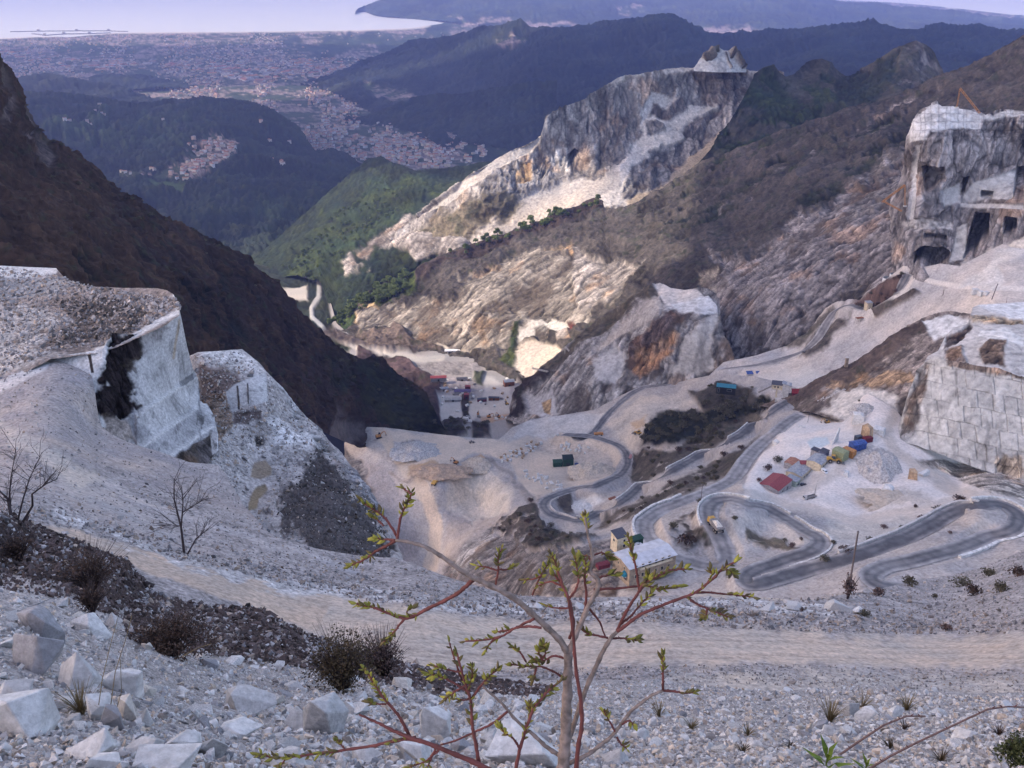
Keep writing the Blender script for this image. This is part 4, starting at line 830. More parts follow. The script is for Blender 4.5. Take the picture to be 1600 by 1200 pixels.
# --- left marble benches
ctrl = [(-40, 418, 200), (40, 420, 195), (90, 420, 190), (110, 442, 175), (240, 453, 160), (275, 462, 153), (278, 488, 146), (-40, 600, 128), (60, 565, 131), (150, 548, 135), (215, 522, 140), (0, 500, 160), (120, 500, 153), (200, 480, 154), (40, 466, 172), (-40, 466, 172)]
o, S_PLAT = sheet('quarry_plateau', [(-60, 414), (0, 415), (40, 417), (88, 419), (96, 430), (112, 442), (150, 448), (200, 450), (244, 450), (262, 454), (272, 461), (278, 478), (280, 484)],
    [(-60, 606), (20, 592), (80, 560), (150, 552), (190, 540), (220, 526), (250, 512), (280, 492)], ctrl, ('rubble', (0.30, 0.25, 0.225), 0.9),
    [('marble', (0.33, 0.32, 0.32), [(-60, 424), (0, 424), (60, 434), (88, 430), (112, 446), (86, 462), (20, 466), (-60, 462)], 2, 3, 0.6),
     ('marble', (0.66, 0.64, 0.62), [(-60, 410), (0, 412), (50, 415), (90, 418), (86, 428), (50, 434), (10, 434), (-60, 424)], 2, 3, 0.4),
     ('rubble', (0.50, 0.46, 0.43), [(-60, 470), (60, 480), (100, 500), (60, 545), (100, 550), (-60, 610)], 8, 12, 0.7), ('rubble', (0.13, 0.105, 0.095), [(80, 470), (180, 470), (230, 490), (200, 525), (120, 540), (60, 545), (120, 505)], 8, 14, 0.8, -0.1),
     ('marble', (0.60, 0.58, 0.56), ('line', [(150, 549), (215, 521), (278, 486), (272, 462)], 4), 2, 3, 0.4)],
    step=1.2, mat=M_NEAR, label='broken rubble top of the left marble bench', relief=0.8, seed=72, back=(0.08, 0.6))
ctrl = [(70, 560, 134), (150, 552, 134), (75, 600, 130), (160, 650, 127), (215, 524, 140), (215, 690, 128), (275, 487, 147), (292, 718, 133), (300, 600, 152), (330, 690, 141), (190, 600, 133), (250, 600, 140), (340, 640, 150), (160, 560, 133)]
def face_steps(P, acc, px, py):
    q = np.c_[px, py * 0.35, px * 0 + 4]
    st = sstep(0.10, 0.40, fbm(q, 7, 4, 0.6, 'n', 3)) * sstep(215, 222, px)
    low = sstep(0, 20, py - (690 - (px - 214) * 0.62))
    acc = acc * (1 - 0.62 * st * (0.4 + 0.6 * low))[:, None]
    h = P[:, :2] / np.linalg.norm(P[:, :2], axis=1)[:, None]
    on = sstep(209, 214, px)
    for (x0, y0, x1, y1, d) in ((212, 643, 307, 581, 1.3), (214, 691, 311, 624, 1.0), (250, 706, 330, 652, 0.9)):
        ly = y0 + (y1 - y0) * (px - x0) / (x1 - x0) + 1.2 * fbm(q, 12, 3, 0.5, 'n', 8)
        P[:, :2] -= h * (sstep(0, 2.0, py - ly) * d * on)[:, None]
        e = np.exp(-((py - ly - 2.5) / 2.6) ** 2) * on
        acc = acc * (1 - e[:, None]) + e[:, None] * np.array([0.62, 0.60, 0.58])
    return P, acc
sheet('marble_face', [(66, 562), (85, 558), (120, 552), (160, 546), (170, 530), (190, 524), (215, 521), (245, 505), (272, 488), (280, 482), (284, 500), (292, 540), (302, 578), (309, 586), (312, 622), (322, 622), (333, 640), (339, 666)],
    [(66, 600), (85, 606), (130, 600), (150, 640), (158, 672), (200, 695), (250, 712), (295, 724), (320, 712), (339, 690)], ctrl, ('marble', (0.55, 0.535, 0.53), 0.6),
    [('marble', (0.40, 0.39, 0.395), [(214, 690), (311, 625), (336, 660), (336, 700), (260, 706), (250, 712)], 3, 4, 0.8),
     ('rock', (0.12, 0.105, 0.105), [(252, 712), (330, 664), (339, 668), (335, 712), (295, 728)], 2, 5, 0.6), ('marble', (0.46, 0.43, 0.42), [(326, 660), (338, 662), (338, 692), (330, 698)], 1.5, 2, 0.5),
     ('rubble', (0.34, 0.29, 0.26), [(152, 640), (205, 655), (210, 690), (160, 672)], 4, 8, 0.9),
     ('rock', (0.034, 0.026, 0.027), [(163, 540), (182, 526), (212, 522), (232, 516), (226, 545), (212, 570), (214, 600), (208, 640), (196, 650), (152, 645), (154, 600), (168, 592), (172, 575), (162, 560)], 3, 12, 2.6),
     ('marble', (0.36, 0.35, 0.355), [(206, 640), (246, 690), (252, 712), (215, 692), (200, 655)], 3, 6, 1.2), ('marble', (0.42, 0.40, 0.40), [(216, 522), (250, 505), (262, 512), (236, 540), (222, 560)], 4, 6, 0.5),
     ('flat', (0.045, 0.035, 0.033), [(137, 554), (142, 553), (147, 582), (142, 583)], 0.8, 1, 0.3), ('marble', (0.44, 0.36, 0.28), ('line', [(280, 500), (276, 530), (272, 560)], 2), 1.5, 2, 0.4)],
    step=0.9, mat=M_NEAR, label='tall cut marble face with black staining and two ledges', relief=0.7, seed=75, back=(0.03, 0.02), post=face_steps, nback=4)
ctrl = [(296, 556, 176), (310, 550, 176), (380, 549, 182), (415, 580, 173), (350, 614, 163), (355, 645, 159), (420, 637, 162), (330, 690, 142), (450, 640, 168), (450, 700, 154), (400, 780, 130), (500, 680, 165), (560, 760, 147), (600, 830, 131), (480, 760, 138), (520, 850, 104), (430, 830, 108), (600, 880, 102), (296, 720, 136), (400, 700, 150), (296, 640, 160), (630, 880, 110)]
o, S_BENCH = sheet('quarry_bench', [(296, 556), (310, 550), (330, 549), (370, 546), (378, 545), (392, 556), (404, 566), (416, 580), (424, 588), (440, 604), (458, 628), (480, 652), (500, 668), (514, 690), (528, 702), (540, 716), (560, 744), (580, 772), (600, 802), (615, 836), (630, 872)],
    [(296, 745), (350, 745), (420, 845), (500, 890), (560, 900), (630, 905)], ctrl, ('rubble', (0.42, 0.385, 0.37), 0.6),
    [('rubble', (0.62, 0.59, 0.57), [(300, 550), (378, 546), (416, 580), (395, 590), (350, 570), (305, 572)], 3, 6, 0.5), ('rubble', (0.19, 0.15, 0.14), [(308, 575), (352, 575), (375, 590), (380, 600), (350, 620), (310, 620)], 4, 6, 0.8),
     ('marble', (0.54, 0.525, 0.52), [(352, 612), (372, 598), (416, 581), (419, 628), (385, 634), (364, 645), (358, 638)], 1.5, 2, 0.5),
     ('rock', (0.05, 0.042, 0.042), ('line', [(371, 604), (373, 638)], 1.6), 1, 2, 0.3), ('rock', (0.05, 0.042, 0.042), ('line', [(387, 600), (388, 630)], 1.2), 1, 2, 0.3),
     ('rock', (0.30, 0.22, 0.17), [(312, 622), (350, 615), (362, 650), (362, 665), (338, 695), (336, 660), (326, 640)], 2, 5, 0.9), ('rubble', (0.12, 0.095, 0.09), [(365, 645), (410, 638), (412, 652), (380, 664), (362, 662)], 3, 6, 0.5),
     ('flat', (0.25, 0.20, 0.155), [(398, 724), (416, 720), (426, 730), (424, 742), (408, 750), (392, 746)], 1.5, 3, 0.1), ('flat', (0.24, 0.19, 0.13), [(398, 762), (414, 757), (418, 765), (404, 780), (402, 794), (386, 800), (388, 785)], 1.5, 3, 0.1),
     ('rock', (0.085, 0.075, 0.075), [(400, 680), (412, 680), (416, 694), (402, 698)], 2, 4, 0.3),
     ('rubble', (0.10, 0.088, 0.088), [(435, 765), (470, 735), (490, 705), (505, 690), (530, 730), (560, 770), (600, 830), (615, 880), (560, 880), (500, 870), (460, 840), (428, 800)], 6, 24, 3.0),
     ('rock', (0.52, 0.50, 0.50), [(424, 590), (440, 605), (500, 668), (540, 716), (520, 712), (490, 690), (460, 650), (430, 612)], 4, 9, 0.9, -0.1),
     ('rock', (0.24, 0.23, 0.24), [(520, 705), (560, 744), (600, 802), (600, 830), (560, 770), (530, 730)], 4, 8, 0.9),
     ('rubble', (0.60, 0.57, 0.56), [(420, 650), (500, 690), (480, 700), (430, 690)], 6, 12, 0.5)],
    step=1.0, mat=M_NEAR, label='lower marble bench with puddles, broken white edge and dark rock drop', relief=0.8, seed=78, back=(0.10, 0.9))

# --- gravel slope, dirt road and berm
fr_ctrl = [(-40, 592, 131), (60, 562, 134), (100, 700, 96), (150, 600, 129), (160, 665, 122), (300, 722, 117), (340, 762, 104), (290, 860, 69), (500, 872, 80), (560, 872, 85), (100, 830, 62), (400, 930, 61), (200, 868, 61), (650, 960, 63), (800, 935, 77), (1000, 935, 77), (1000, 962, 66), (1000, 1000, 60), (1000, 1045, 52), (1300, 930, 86), (1330, 962, 75), (1500, 905, 116), (1670, 838, 134), (1600, 960, 72), (1600, 1020, 58), (1600, 1080, 50), (1000, 1100, 46), (500, 1000, 55.5), (300, 920, 57), (0, 800, 62), (0, 890, 52), (-40, 700, 96), (700, 1100, 46.5), (1600, 1120, 45), (400, 1120, 45)]
def ruts(P, acc, px, py):
    up = np.interp(px, [60, 100, 200, 300, 400, 500, 600, 700, 800, 1000, 1200, 1400, 1670], [815, 828, 852, 884, 906, 926, 944, 958, 968, 974, 985, 992, 990])
    lo = np.interp(px, [60, 100, 200, 300, 400, 500, 600, 700, 800, 1000, 1200, 1400, 1670], [826, 842, 880, 915, 950, 990, 1030, 1042, 1044, 1040, 1036, 1042, 1046])
    v = (py - up) / (lo - up)
    on = sstep(-0.05, 0.1, v) * (1 - sstep(0.9, 1.05, v)) * sstep(400, 700, px)
    s = np.zeros(len(px))
    for k, c in enumerate((0.2, 0.36, 0.55, 0.72, 0.82)):
        s += (0.7 + 0.3 * (k % 2)) * np.exp(-((v - c + 0.03 * np.sin(px / 90.0 + k)) / 0.035) ** 2)
    g = fbm(np.c_[px * 0.05, py, px * 0], 3, 3, 0.6, 'n', 4)
    acc = acc * (1 - on * (0.16 * s + 0.10 * g))[:, None]
    P[:, 2] -= on * 0.10 * s
    return P, acc
o, S_SLOPE2 = sheet('gravel_slope', [(-500, 640), (-60, 600), (0, 588), (40, 566), (80, 560), (110, 556), (140, 562), (148, 610), (152, 645), (160, 668), (185, 684), (210, 694), (250, 706), (295, 722), (340, 726), (352, 740), (380, 788), (420, 832), (450, 846), (500, 858), (560, 868), (620, 872), (660, 886), (700, 902), (760, 920), (800, 930), (900, 934), (1000, 932), (1100, 928), (1200, 934), (1270, 938), (1310, 930), (1350, 926), (1400, 914), (1440, 905), (1480, 900), (1530, 888), (1570, 872), (1610, 856), (1670, 830), (2000, 720)],
    [(-500, 880), (-60, 910), (0, 880), (60, 875), (200, 930), (400, 1010), (640, 1090), (900, 1110), (1670, 1130), (2000, 1130)], fr_ctrl + [(-500, 640, 120), (-500, 880, 52), (2000, 720, 150), (2000, 1120, 45)], ('rubble', (0.37, 0.335, 0.325), 0.28),
    [('flat', (0.56, 0.465, 0.39), [(440, 950), (520, 925), (600, 944), (700, 958), (800, 968), (1000, 974), (1200, 985), (1400, 992), (1670, 990), (1670, 1046), (1400, 1042), (1200, 1036), (1000, 1040), (800, 1044), (640, 1050), (560, 1030), (500, 1000)], 12, 14, 0.3),
     ('flat', (0.53, 0.425, 0.345), [(60, 818), (100, 826), (200, 850), (300, 882), (400, 904), (520, 925), (500, 990), (400, 955), (300, 918), (200, 884), (100, 845)], 3, 4, 0.3),
     ('flat', (0.52, 0.44, 0.37), [(1060, 930), (1160, 900), (1300, 905), (1310, 922), (1200, 938)], 4, 5, 0.3), ('scree', (0.47, 0.42, 0.38), [(1030, 1050), (1300, 1050), (1670, 1060), (1670, 1100), (1030, 1090)], 6, 10, 0.3),
     ('scree', (0.46, 0.42, 0.41), ('line', [(20, 690), (120, 740), (260, 800), (420, 850), (560, 890)], 5), 5, 8, 0.3), ('flat', (0.42, 0.37, 0.35), ('line', [(0, 720), (100, 775), (220, 830), (330, 870)], 7), 6, 10, 0.3), ('scree', (0.34, 0.30, 0.29), ('line', [(160, 700), (240, 745), (360, 790), (480, 850)], 6), 6, 8, 0.3), ('scree', (0.50, 0.43, 0.37), [(150, 690), (190, 700), (205, 735), (180, 720)], 4, 5, 0.4), ('flat', (0.45, 0.405, 0.385), ('line', [(100, 760), (180, 790), (260, 840)], 10), 6, 8, 0.3),
     ('rubble', (0.58, 0.55, 0.54), ('line', [(90, 806), (200, 845), (330, 893), (440, 918), (560, 925), (700, 945), (850, 955), (1100, 945), (1300, 950)], 10), 5, 6, 0.5, -0.1),
     ('scree', (0.38, 0.335, 0.32), [(-60, 600), (140, 560), (200, 690), (350, 740), (250, 760), (60, 700), (-60, 760)], 10, 16, 0.5), ('flat', (0.52, 0.46, 0.41), [(0, 650), (60, 690), (160, 750), (120, 760), (20, 700)], 8, 10, 0.4),
     ('flat', (0.60, 0.56, 0.54), [(-10, 600), (40, 578), (80, 560), (70, 578), (30, 600), (0, 614)], 3, 4, 0.3)],
    step=1.3, mat=M_NEAR, label='grey gravel slope with a tan dirt road across it', relief=0.8, seed=82, nback=10, back=(0.5, 0.3), post=ruts)

# --- the stony slope at the viewer's feet
nr_ctrl = [(-40, 790, 46), (0, 800, 45), (180, 870, 48), (420, 960, 50), (640, 1040, 48), (1000, 1060, 44), (1400, 1075, 40), (1670, 1080, 38), (0, 900, 24), (200, 950, 27), (100, 960, 13.5), (0, 960, 9), (250, 1010, 15), (400, 1040, 19), (200, 1050, 7.5), (0, 1050, 5.4), (400, 1120, 8), (600, 1100, 13), (700, 1130, 10), (1000, 1120, 14), (1400, 1140, 11), (1670, 1140, 9.5), (0, 1200, 3.2), (400, 1200, 4), (800, 1200, 4.6), (1200, 1200, 5), (1670, 1200, 4.6), (0, 1330, 1.9), (800, 1330, 2.3), (1670, 1330, 2.3), (1200, 1100, 22), (800, 1100, 17)]
near_top = [(-700, 700), (-300, 745), (-60, 785), (0, 800), (40, 812), (100, 835), (180, 868), (250, 890), (330, 914), (380, 936), (420, 958), (460, 980), (500, 998), (560, 1018), (640, 1038), (700, 1048), (780, 1052), (900, 1064), (1000, 1062), (1100, 1056), (1200, 1052), (1300, 1060), (1400, 1074), (1500, 1084), (1670, 1080), (2000, 1072), (2400, 1060)]
o, S_NEAR = sheet('stony_slope', near_top, [(-700, 1400), (2400, 1400)], nr_ctrl + [(-700, 700, 44), (-300, 900, 20), (-700, 1330, 1.9), (2400, 1330, 2.3), (2400, 1060, 36), (2400, 1140, 9.5), (-700, 1050, 5.4), (2400, 1200, 4.6)], ('rubble', (0.36, 0.335, 0.325), 0.5),
    [('rubble', (0.060, 0.042, 0.038), [(-60, 780), (0, 798), (100, 833), (250, 886), (400, 940), (520, 1005), (650, 1040), (720, 1055), (860, 1075), (850, 1090), (700, 1080), (600, 1070), (450, 1040), (300, 1020), (200, 1000), (190, 970), (120, 940), (-60, 910)], 6, 14, 0.5),
     ('rubble', (0.40, 0.37, 0.36), [(0, 900), (60, 915), (130, 930), (200, 960), (140, 985), (-60, 950)], 8, 16, 0.5), ('rubble', (0.33, 0.30, 0.29), [(200, 935), (330, 960), (420, 1010), (300, 985)], 10, 18, 0.5, -0.1)],
    step=1.7, mat=M_CLOSE, label='slope of broken white marble rubble at the viewer\'s feet', relief=0.9, seed=86, nback=8, back=(0.25, 0.3))

# --- roads laid on the graded ground
m, nt, b = new_mat('dusty_asphalt')
_tc = nt.nodes.new('ShaderNodeTexCoord'); _n1 = nt.nodes.new('ShaderNodeTexNoise'); _n1.inputs['Scale'].default_value = 0.22; _n1.inputs['Detail'].default_value = 7
_n2 = nt.nodes.new('ShaderNodeTexNoise'); _n2.inputs['Scale'].default_value = 0.03; _n2.inputs['Detail'].default_value = 3
_at = nt.nodes.new('ShaderNodeAttribute'); _at.attribute_name = 'Col'
_mr = nt.nodes.new('ShaderNodeMapRange'); _mr.inputs[1].default_value = 0.3; _mr.inputs[2].default_value = 0.7; _mr.inputs[3].default_value = 0.72; _mr.inputs[4].default_value = 1.3
_vm = nt.nodes.new('ShaderNodeVectorMath'); _vm.operation = 'SCALE'
nt.links.new(_tc.outputs['Object'], _n1.inputs['Vector']); nt.links.new(_n1.outputs[0], _mr.inputs[0]); nt.links.new(_at.outputs['Color'], _vm.inputs[0]); nt.links.new(_mr.outputs[0], _vm.inputs['Scale']); nt.links.new(_vm.outputs[0], b.inputs['Base Color'])
b.inputs['Roughness'].default_value = 0.9
M_ROAD = m
def road(name, C, hw, label, dust, seed):
    n = len(C); nc = 13; V = []; cols = []
    d = np.gradient(C, axis=0); d[:, 2] = 0; L = np.linalg.norm(d, axis=1); L[L == 0] = 1
    for _ in range(4): d[1:-1] = (d[:-2] + d[1:-1] * 2 + d[2:]) / 4
    d /= np.linalg.norm(d, axis=1)[:, None]
    nrm = np.c_[-d[:, 1], d[:, 0], np.zeros(n)]
    for k in range(nc):
        s = (k / (nc - 1) * 2 - 1)
        V.append(C + nrm * (s * (hw + 0.7 * fbm(C + 50 * np.sign(s), 9, 3, 0.6, 'n', seed)))[:, None] + np.array([0, 0, 0.05 - 0.10 * s * s]))
    V = np.stack(V, 1).reshape(-1, 3)
    s = np.tile(np.linspace(-1, 1, nc), n)
    du = np.repeat(np.clip(dust(np.linspace(0, 1, n)), 0, 1), nc)
    nz = fbm(V * np.array([1, 1, 0.2]), 14, 4, 0.6, 'n', seed)
    wheel = np.exp(-((np.abs(s) - 0.42) / 0.16) ** 2)
    k = np.clip(du + 0.45 * nz + 0.55 * sstep(0.5, 1.0, np.abs(s) + 0.25 * fbm(V, 5, 3, 0.6, 'n', seed + 3)) - 0.25 * wheel, 0, 1)[:, None]
    cols = (1 - k) * np.array([0.10, 0.097, 0.104]) + k * np.array([0.40, 0.37, 0.355])
    idx = np.arange(n * nc).reshape(n, nc)
    Q = np.stack([idx[:-1, :-1], idx[1:, :-1], idx[1:, 1:], idx[:-1, 1:]], -1).reshape(-1, 4)
    o = np_mesh(name, V, Q, M_ROAD, cols)
    tag(o, label, None, None, 'structure')
    return o
road('road', C_A, 4.4, 'grey asphalt quarry road descending to the lower hairpin', lambda t: 0.05 + 0.3 * t, 3)
road('road', C_B, 5.0, 'dusty white quarry road winding through stacked hairpins', lambda t: np.interp(t, [0, 0.25, 0.4, 0.6, 0.7, 0.8, 0.9, 1], [0.65, 0.6, 0.4, 0.25, 0.05, 0.08, 0.35, 0.4]), 5)
road('road', C_C, 4.0, 'grey road climbing the tan slope past the terrace', lambda t: 0.15 + 0.2 * t, 7)
road('road', C_UP, 4.3, 'upper grey road crossing the pale scree slope', lambda t: 0.25 + 0.2 * t, 9)

# ------------------------------------------------------------------ unseen clouds, outlines shaped so their shade falls on chosen ground
m = bpy.data.materials.new('cloud_vapour'); m.use_nodes = True; nt = m.node_tree
b = nt.nodes['Principled BSDF']; b.inputs['Base Color'].default_value = (0.9, 0.9, 0.92, 1); b.inputs['Roughness'].default_value = 1.0; b.inputs['Specular IOR Level'].default_value = 0.0
M_CLOUD = m
def shade_cloud(outline, alt, thick, seed):
    """a lumpy flat-bottomed cloud over a plan outline"""
    xs = [p[0] for p in outline]; ys = [p[1] for p in outline]; st = 60.0
    X, Y = np.meshgrid(np.arange(min(xs) - 300, max(xs) + 300, st), np.arange(min(ys) - 300, max(ys) + 300, st))
    x = X.ravel(); y = Y.ravel(); q = np.c_[x, y, x * 0 + seed * 91.0]
    d = poly_sd(x, y, outline) + 150 * fbm(q, 420, 4, 0.55, 'n', seed)
    h = np.clip(d / 260.0, -0.2, 1.0); h = np.sign(h) * np.sqrt(np.abs(h))
    top = alt + thick * h * (0.75 + 0.5 * fbm(q, 380, 4, 0.55, 'b', seed + 1)); bot = alt - 0.25 * thick * h * (0.8 + 0.3 * fbm(q, 300, 3, 0.5, 'n', seed + 2))
    R, C = X.shape; idx = np.arange(R * C).reshape(R, C)
    Q = np.stack([idx[:-1, :-1], idx[:-1, 1:], idx[1:, 1:], idx[1:, :-1]], -1).reshape(-1, 4)
    Q = Q[(d[Q] > -5).all(1)]
    V = np.r_[np.c_[x, y, top], np.c_[x, y, bot]]
    o = np_mesh('shade_cloud', V, np.r_[Q, Q[:, ::-1] + R * C], M_CLOUD)
    return tag(o, None, None, None, 'structure')
def shade(poly, z, alt):
    k = (alt - z) / SUN_TO.z
    return [(x + SUN_TO.x * k, y + SUN_TO.y * k) for x, y in poly]
shade_cloud(shade([(-1500, -900), (900, -900), (1100, 500), (1050, 1500), (950, 2200), (520, 2200), (470, 1700), (230, 1640), (130, 1420), (90, 1280), (-100, 1240), (-1500, 1160)], -250, 1500), 1500, 330, 1)
shade_cloud(shade([(-2600, 2450), (300, 2500), (420, 2150), (520, 1800), (900, 1800), (1600, 2300), (5200, 5200), (3000, 7200), (-900, 6800), (-3000, 5200)], -600, 1900), 1900, 450, 2)
shade_cloud(shade([(-7000, 7200), (-1500, 6900), (1500, 7600), (1800, 9200), (-1500, 10400), (-7000, 10200)], -890, 2000), 2000, 450, 3)  # extra unseen cloud, added to darken the plain
# ------------------------------------------------------------------ materials of built things
PM = {}
def pm(name, col, **k):
    if name not in PM: PM[name] = plain_mat(name, col, **k)
    return PM[name]
MT_RED = pm('red_painted_sheet', (0.25, 0.055, 0.06), scale=1.2, rough=0.55); MT_GREYR = pm('grey_corrugated_sheet', (0.30, 0.31, 0.34), scale=0.8, rough=0.5, var=0.25)
MT_WALLG = pm('grey_render', (0.33, 0.31, 0.31), scale=0.9, var=0.25); MT_CREAM = pm('cream_render', (0.55, 0.46, 0.33), scale=0.7, var=0.2); MT_OCHREW = pm('ochre_render', (0.28, 0.215, 0.155), scale=0.5, var=0.25)
MT_DARK = pm('dark_opening', (0.02, 0.02, 0.024), rough=0.3); MT_GLASS = pm('window_glass', (0.03, 0.04, 0.055), rough=0.1, spec=0.6)
MT_WHITER = pm('white_coated_roof', (0.50, 0.50, 0.535), scale=0.4, rough=0.45, var=0.15); MT_SLATE = pm('dark_slate', (0.07, 0.07, 0.09), scale=1.5)
MT_YEL = pm('yellow_machine_paint', (0.50, 0.29, 0.06), scale=1.5, rough=0.5, var=0.2); MT_ORANGE = pm('dusty_orange_paint', (0.42, 0.19, 0.06), scale=1.2, rough=0.65, var=0.3); MT_TYRE = pm('tyre_rubber', (0.022, 0.02, 0.02), rough=0.85)
MT_STEEL = pm('worn_steel', (0.22, 0.20, 0.19), scale=2.0, rough=0.55, var=0.3); MT_RUST = pm('rusty_steel', (0.24, 0.09, 0.05), scale=1.3, var=0.4); MT_GREEN = pm('dark_green_paint', (0.012, 0.05, 0.03), scale=1.0, rough=0.5)
MT_OLIVE = pm('faded_olive_sheet', (0.25, 0.27, 0.15), scale=1.0, rough=0.6); MT_BLUE = pm('blue_sheet', (0.045, 0.085, 0.27), scale=0.7, var=0.3, rough=0.5); MT_TEAL = pm('teal_paint', (0.02, 0.16, 0.22), scale=1.0, rough=0.4)
MT_WHITE = pm('white_paint', (0.75, 0.75, 0.76), scale=1.0, rough=0.4, var=0.08); MT_CARD = pm('dark_car_paint', (0.03, 0.035, 0.05), rough=0.3, spec=0.5); MT_MAROON = pm('maroon_paint', (0.13, 0.02, 0.03), scale=1.0)
MT_WOOD = pm('weathered_pole_wood', (0.13, 0.10, 0.09), scale=4.0, var=0.3); MT_CONC = pm('pale_concrete', (0.50, 0.47, 0.45), scale=0.6, var=0.2, bump=0.3); MT_TILE = pm('terracotta_tiles', (0.36, 0.17, 0.11), scale=0.5, var=0.3)
MT_HOUSE = pm('pale_house_walls', (0.52, 0.44, 0.40), scale=0.05, var=0.35); MT_ROOF2 = pm('faded_house_roofs', (0.34, 0.20, 0.16), scale=0.05, var=0.35); MT_CRANE = pm('orange_crane_paint', (0.36, 0.17, 0.06), scale=1.0); MT_CRANEW = pm('cream_crane_paint', (0.58, 0.52, 0.45), scale=1.0)
MT_BLK = pm('cut_marble', (0.60, 0.585, 0.57), scale=0.8, var=0.18, bump=0.3); MT_BLKB = pm('brown_stained_marble', (0.42, 0.29, 0.18), scale=0.6, var=0.35, bump=0.4); MT_LOAD = pm('pale_stone_load', (0.58, 0.52, 0.46), scale=2.0, var=0.25, bump=0.6)

def head(S, a, b):
    p, q = S.at(*a), S.at(*b)
    return math.atan2(q.y - p.y, q.x - p.x)
def mpp(p): return (p.y * CP - p.z * SP) / F

def shed(name, label, p, L, W, H, yaw, wall, roof, kind='gable', cat='shed', rise=None, doors=(), wins=(), group=None, over=0.35):
    """a small building: x along its length, y across; the near long side is -y"""
    t = tag(empty(name, p, yaw), label, cat, group)
    rise = W * 0.16 if rise is None else rise
    mb = MB()
    if kind == 'gable':
        mb.prism([(-W / 2, -0.8), (W / 2, -0.8), (W / 2, H), (0, H + rise), (-W / 2, H)], -L / 2, L / 2)
        mb.v = [(y, x, z) for x, y, z in mb.v]
    else:
        mb.prism([(-W / 2, -0.8), (W / 2, -0.8), (W / 2, H + rise), (-W / 2, H)], -L / 2, L / 2)
        mb.v = [(y, x, z) for x, y, z in mb.v]
    mb.build('wall', wall, t)
    r = MB(); th = 0.14; e = over
    if kind == 'gable':
        s = rise / (W / 2)
        prof = [(-W / 2 - e, H - e * s + 0.04), (0, H + rise + 0.04), (W / 2 + e, H - e * s + 0.04), (W / 2 + e, H - e * s + 0.04 + th), (0, H + rise + 0.04 + th), (-W / 2 - e, H - e * s + 0.04 + th)]
        n = len(prof); vs = [(-L / 2 - e, x, z) for x, z in prof] + [(L / 2 + e, x, z) for x, z in prof]
        r.add(vs, [(0, 1, 4, 5), (1, 2, 3, 4), (6, 11, 10, 7), (7, 10, 9, 8)] + [(k, k + 6, (k + 1) % 6 + 6, (k + 1) % 6) for k in range(6)])
        for k in range(int(L / 1.0) + 1):                        # standing seams
            x = -L / 2 + k * 1.0
            for sg in (-1, 1):
                r.tube([(x, sg * (W / 2 + e), H - e * s + 0.2), (x, 0, H + rise + 0.2)], 0.05, 4)
    else:
        s = rise / W
        r.add([(-L / 2 - e, -W / 2 - e, H - e * s + 0.04), (L / 2 + e, -W / 2 - e, H - e * s + 0.04), (L / 2 + e, W / 2 + e, H + rise + e * s + 0.04), (-L / 2 - e, W / 2 + e, H + rise + e * s + 0.04),
               (-L / 2 - e, -W / 2 - e, H - e * s + 0.18), (L / 2 + e, -W / 2 - e, H - e * s + 0.18), (L / 2 + e, W / 2 + e, H + rise + e * s + 0.18), (-L / 2 - e, W / 2 + e, H + rise + e * s + 0.18)],
              [(0, 3, 2, 1), (4, 5, 6, 7), (0, 1, 5, 4), (1, 2, 6, 5), (2, 3, 7, 6), (3, 0, 4, 7)])
        for k in range(int(L / 1.0) + 1):
            x = -L / 2 + k * 1.0
            r.tube([(x, -W / 2 - e, H - e * s + 0.2), (x, W / 2 + e, H + rise + e * s + 0.2)], 0.05, 4)
    r.build('roof', roof, t)
    for side, x, w, h in doors:
        MB().box((x, -W / 2 - 0.02, h / 2) if side == 'f' else ((-L / 2 - 0.02, x, h / 2) if side == 'l' else (L / 2 + 0.02, x, h / 2)), (w, 0.1, h) if side == 'f' else (0.1, w, h)).build('door', MT_DARK, t)
    for side, x, z, w, h in wins:
        c = (x, -W / 2 - 0.02, z) if side == 'f' else ((-L / 2 - 0.02, x, z) if side == 'l' else (L / 2 + 0.02, x, z))
        f = MB().box(c, (w + 0.25, 0.12, h + 0.25) if side == 'f' else (0.12, w + 0.25, h + 0.25)).build('window', MT_CONC, t)
        MB().box((c[0], c[1] - 0.05, c[2]) if side == 'f' else (c[0] + (-0.05 if side == 'l' else 0.05), c[1], c[2]), (w, 0.12, h) if side == 'f' else (0.12, w, h)).build('pane', MT_GLASS, f)
    return t

def wheel(t, c, r, w):
    a = MB(); a.cyl(c, r, w, 14, 0, 'Y')
    o = a.build('wheel', MT_TYRE, t)
    MB().cyl(c, r * 0.5, w + 0.06, 10, 0, 'Y').build('rim', MT_STEEL, o)

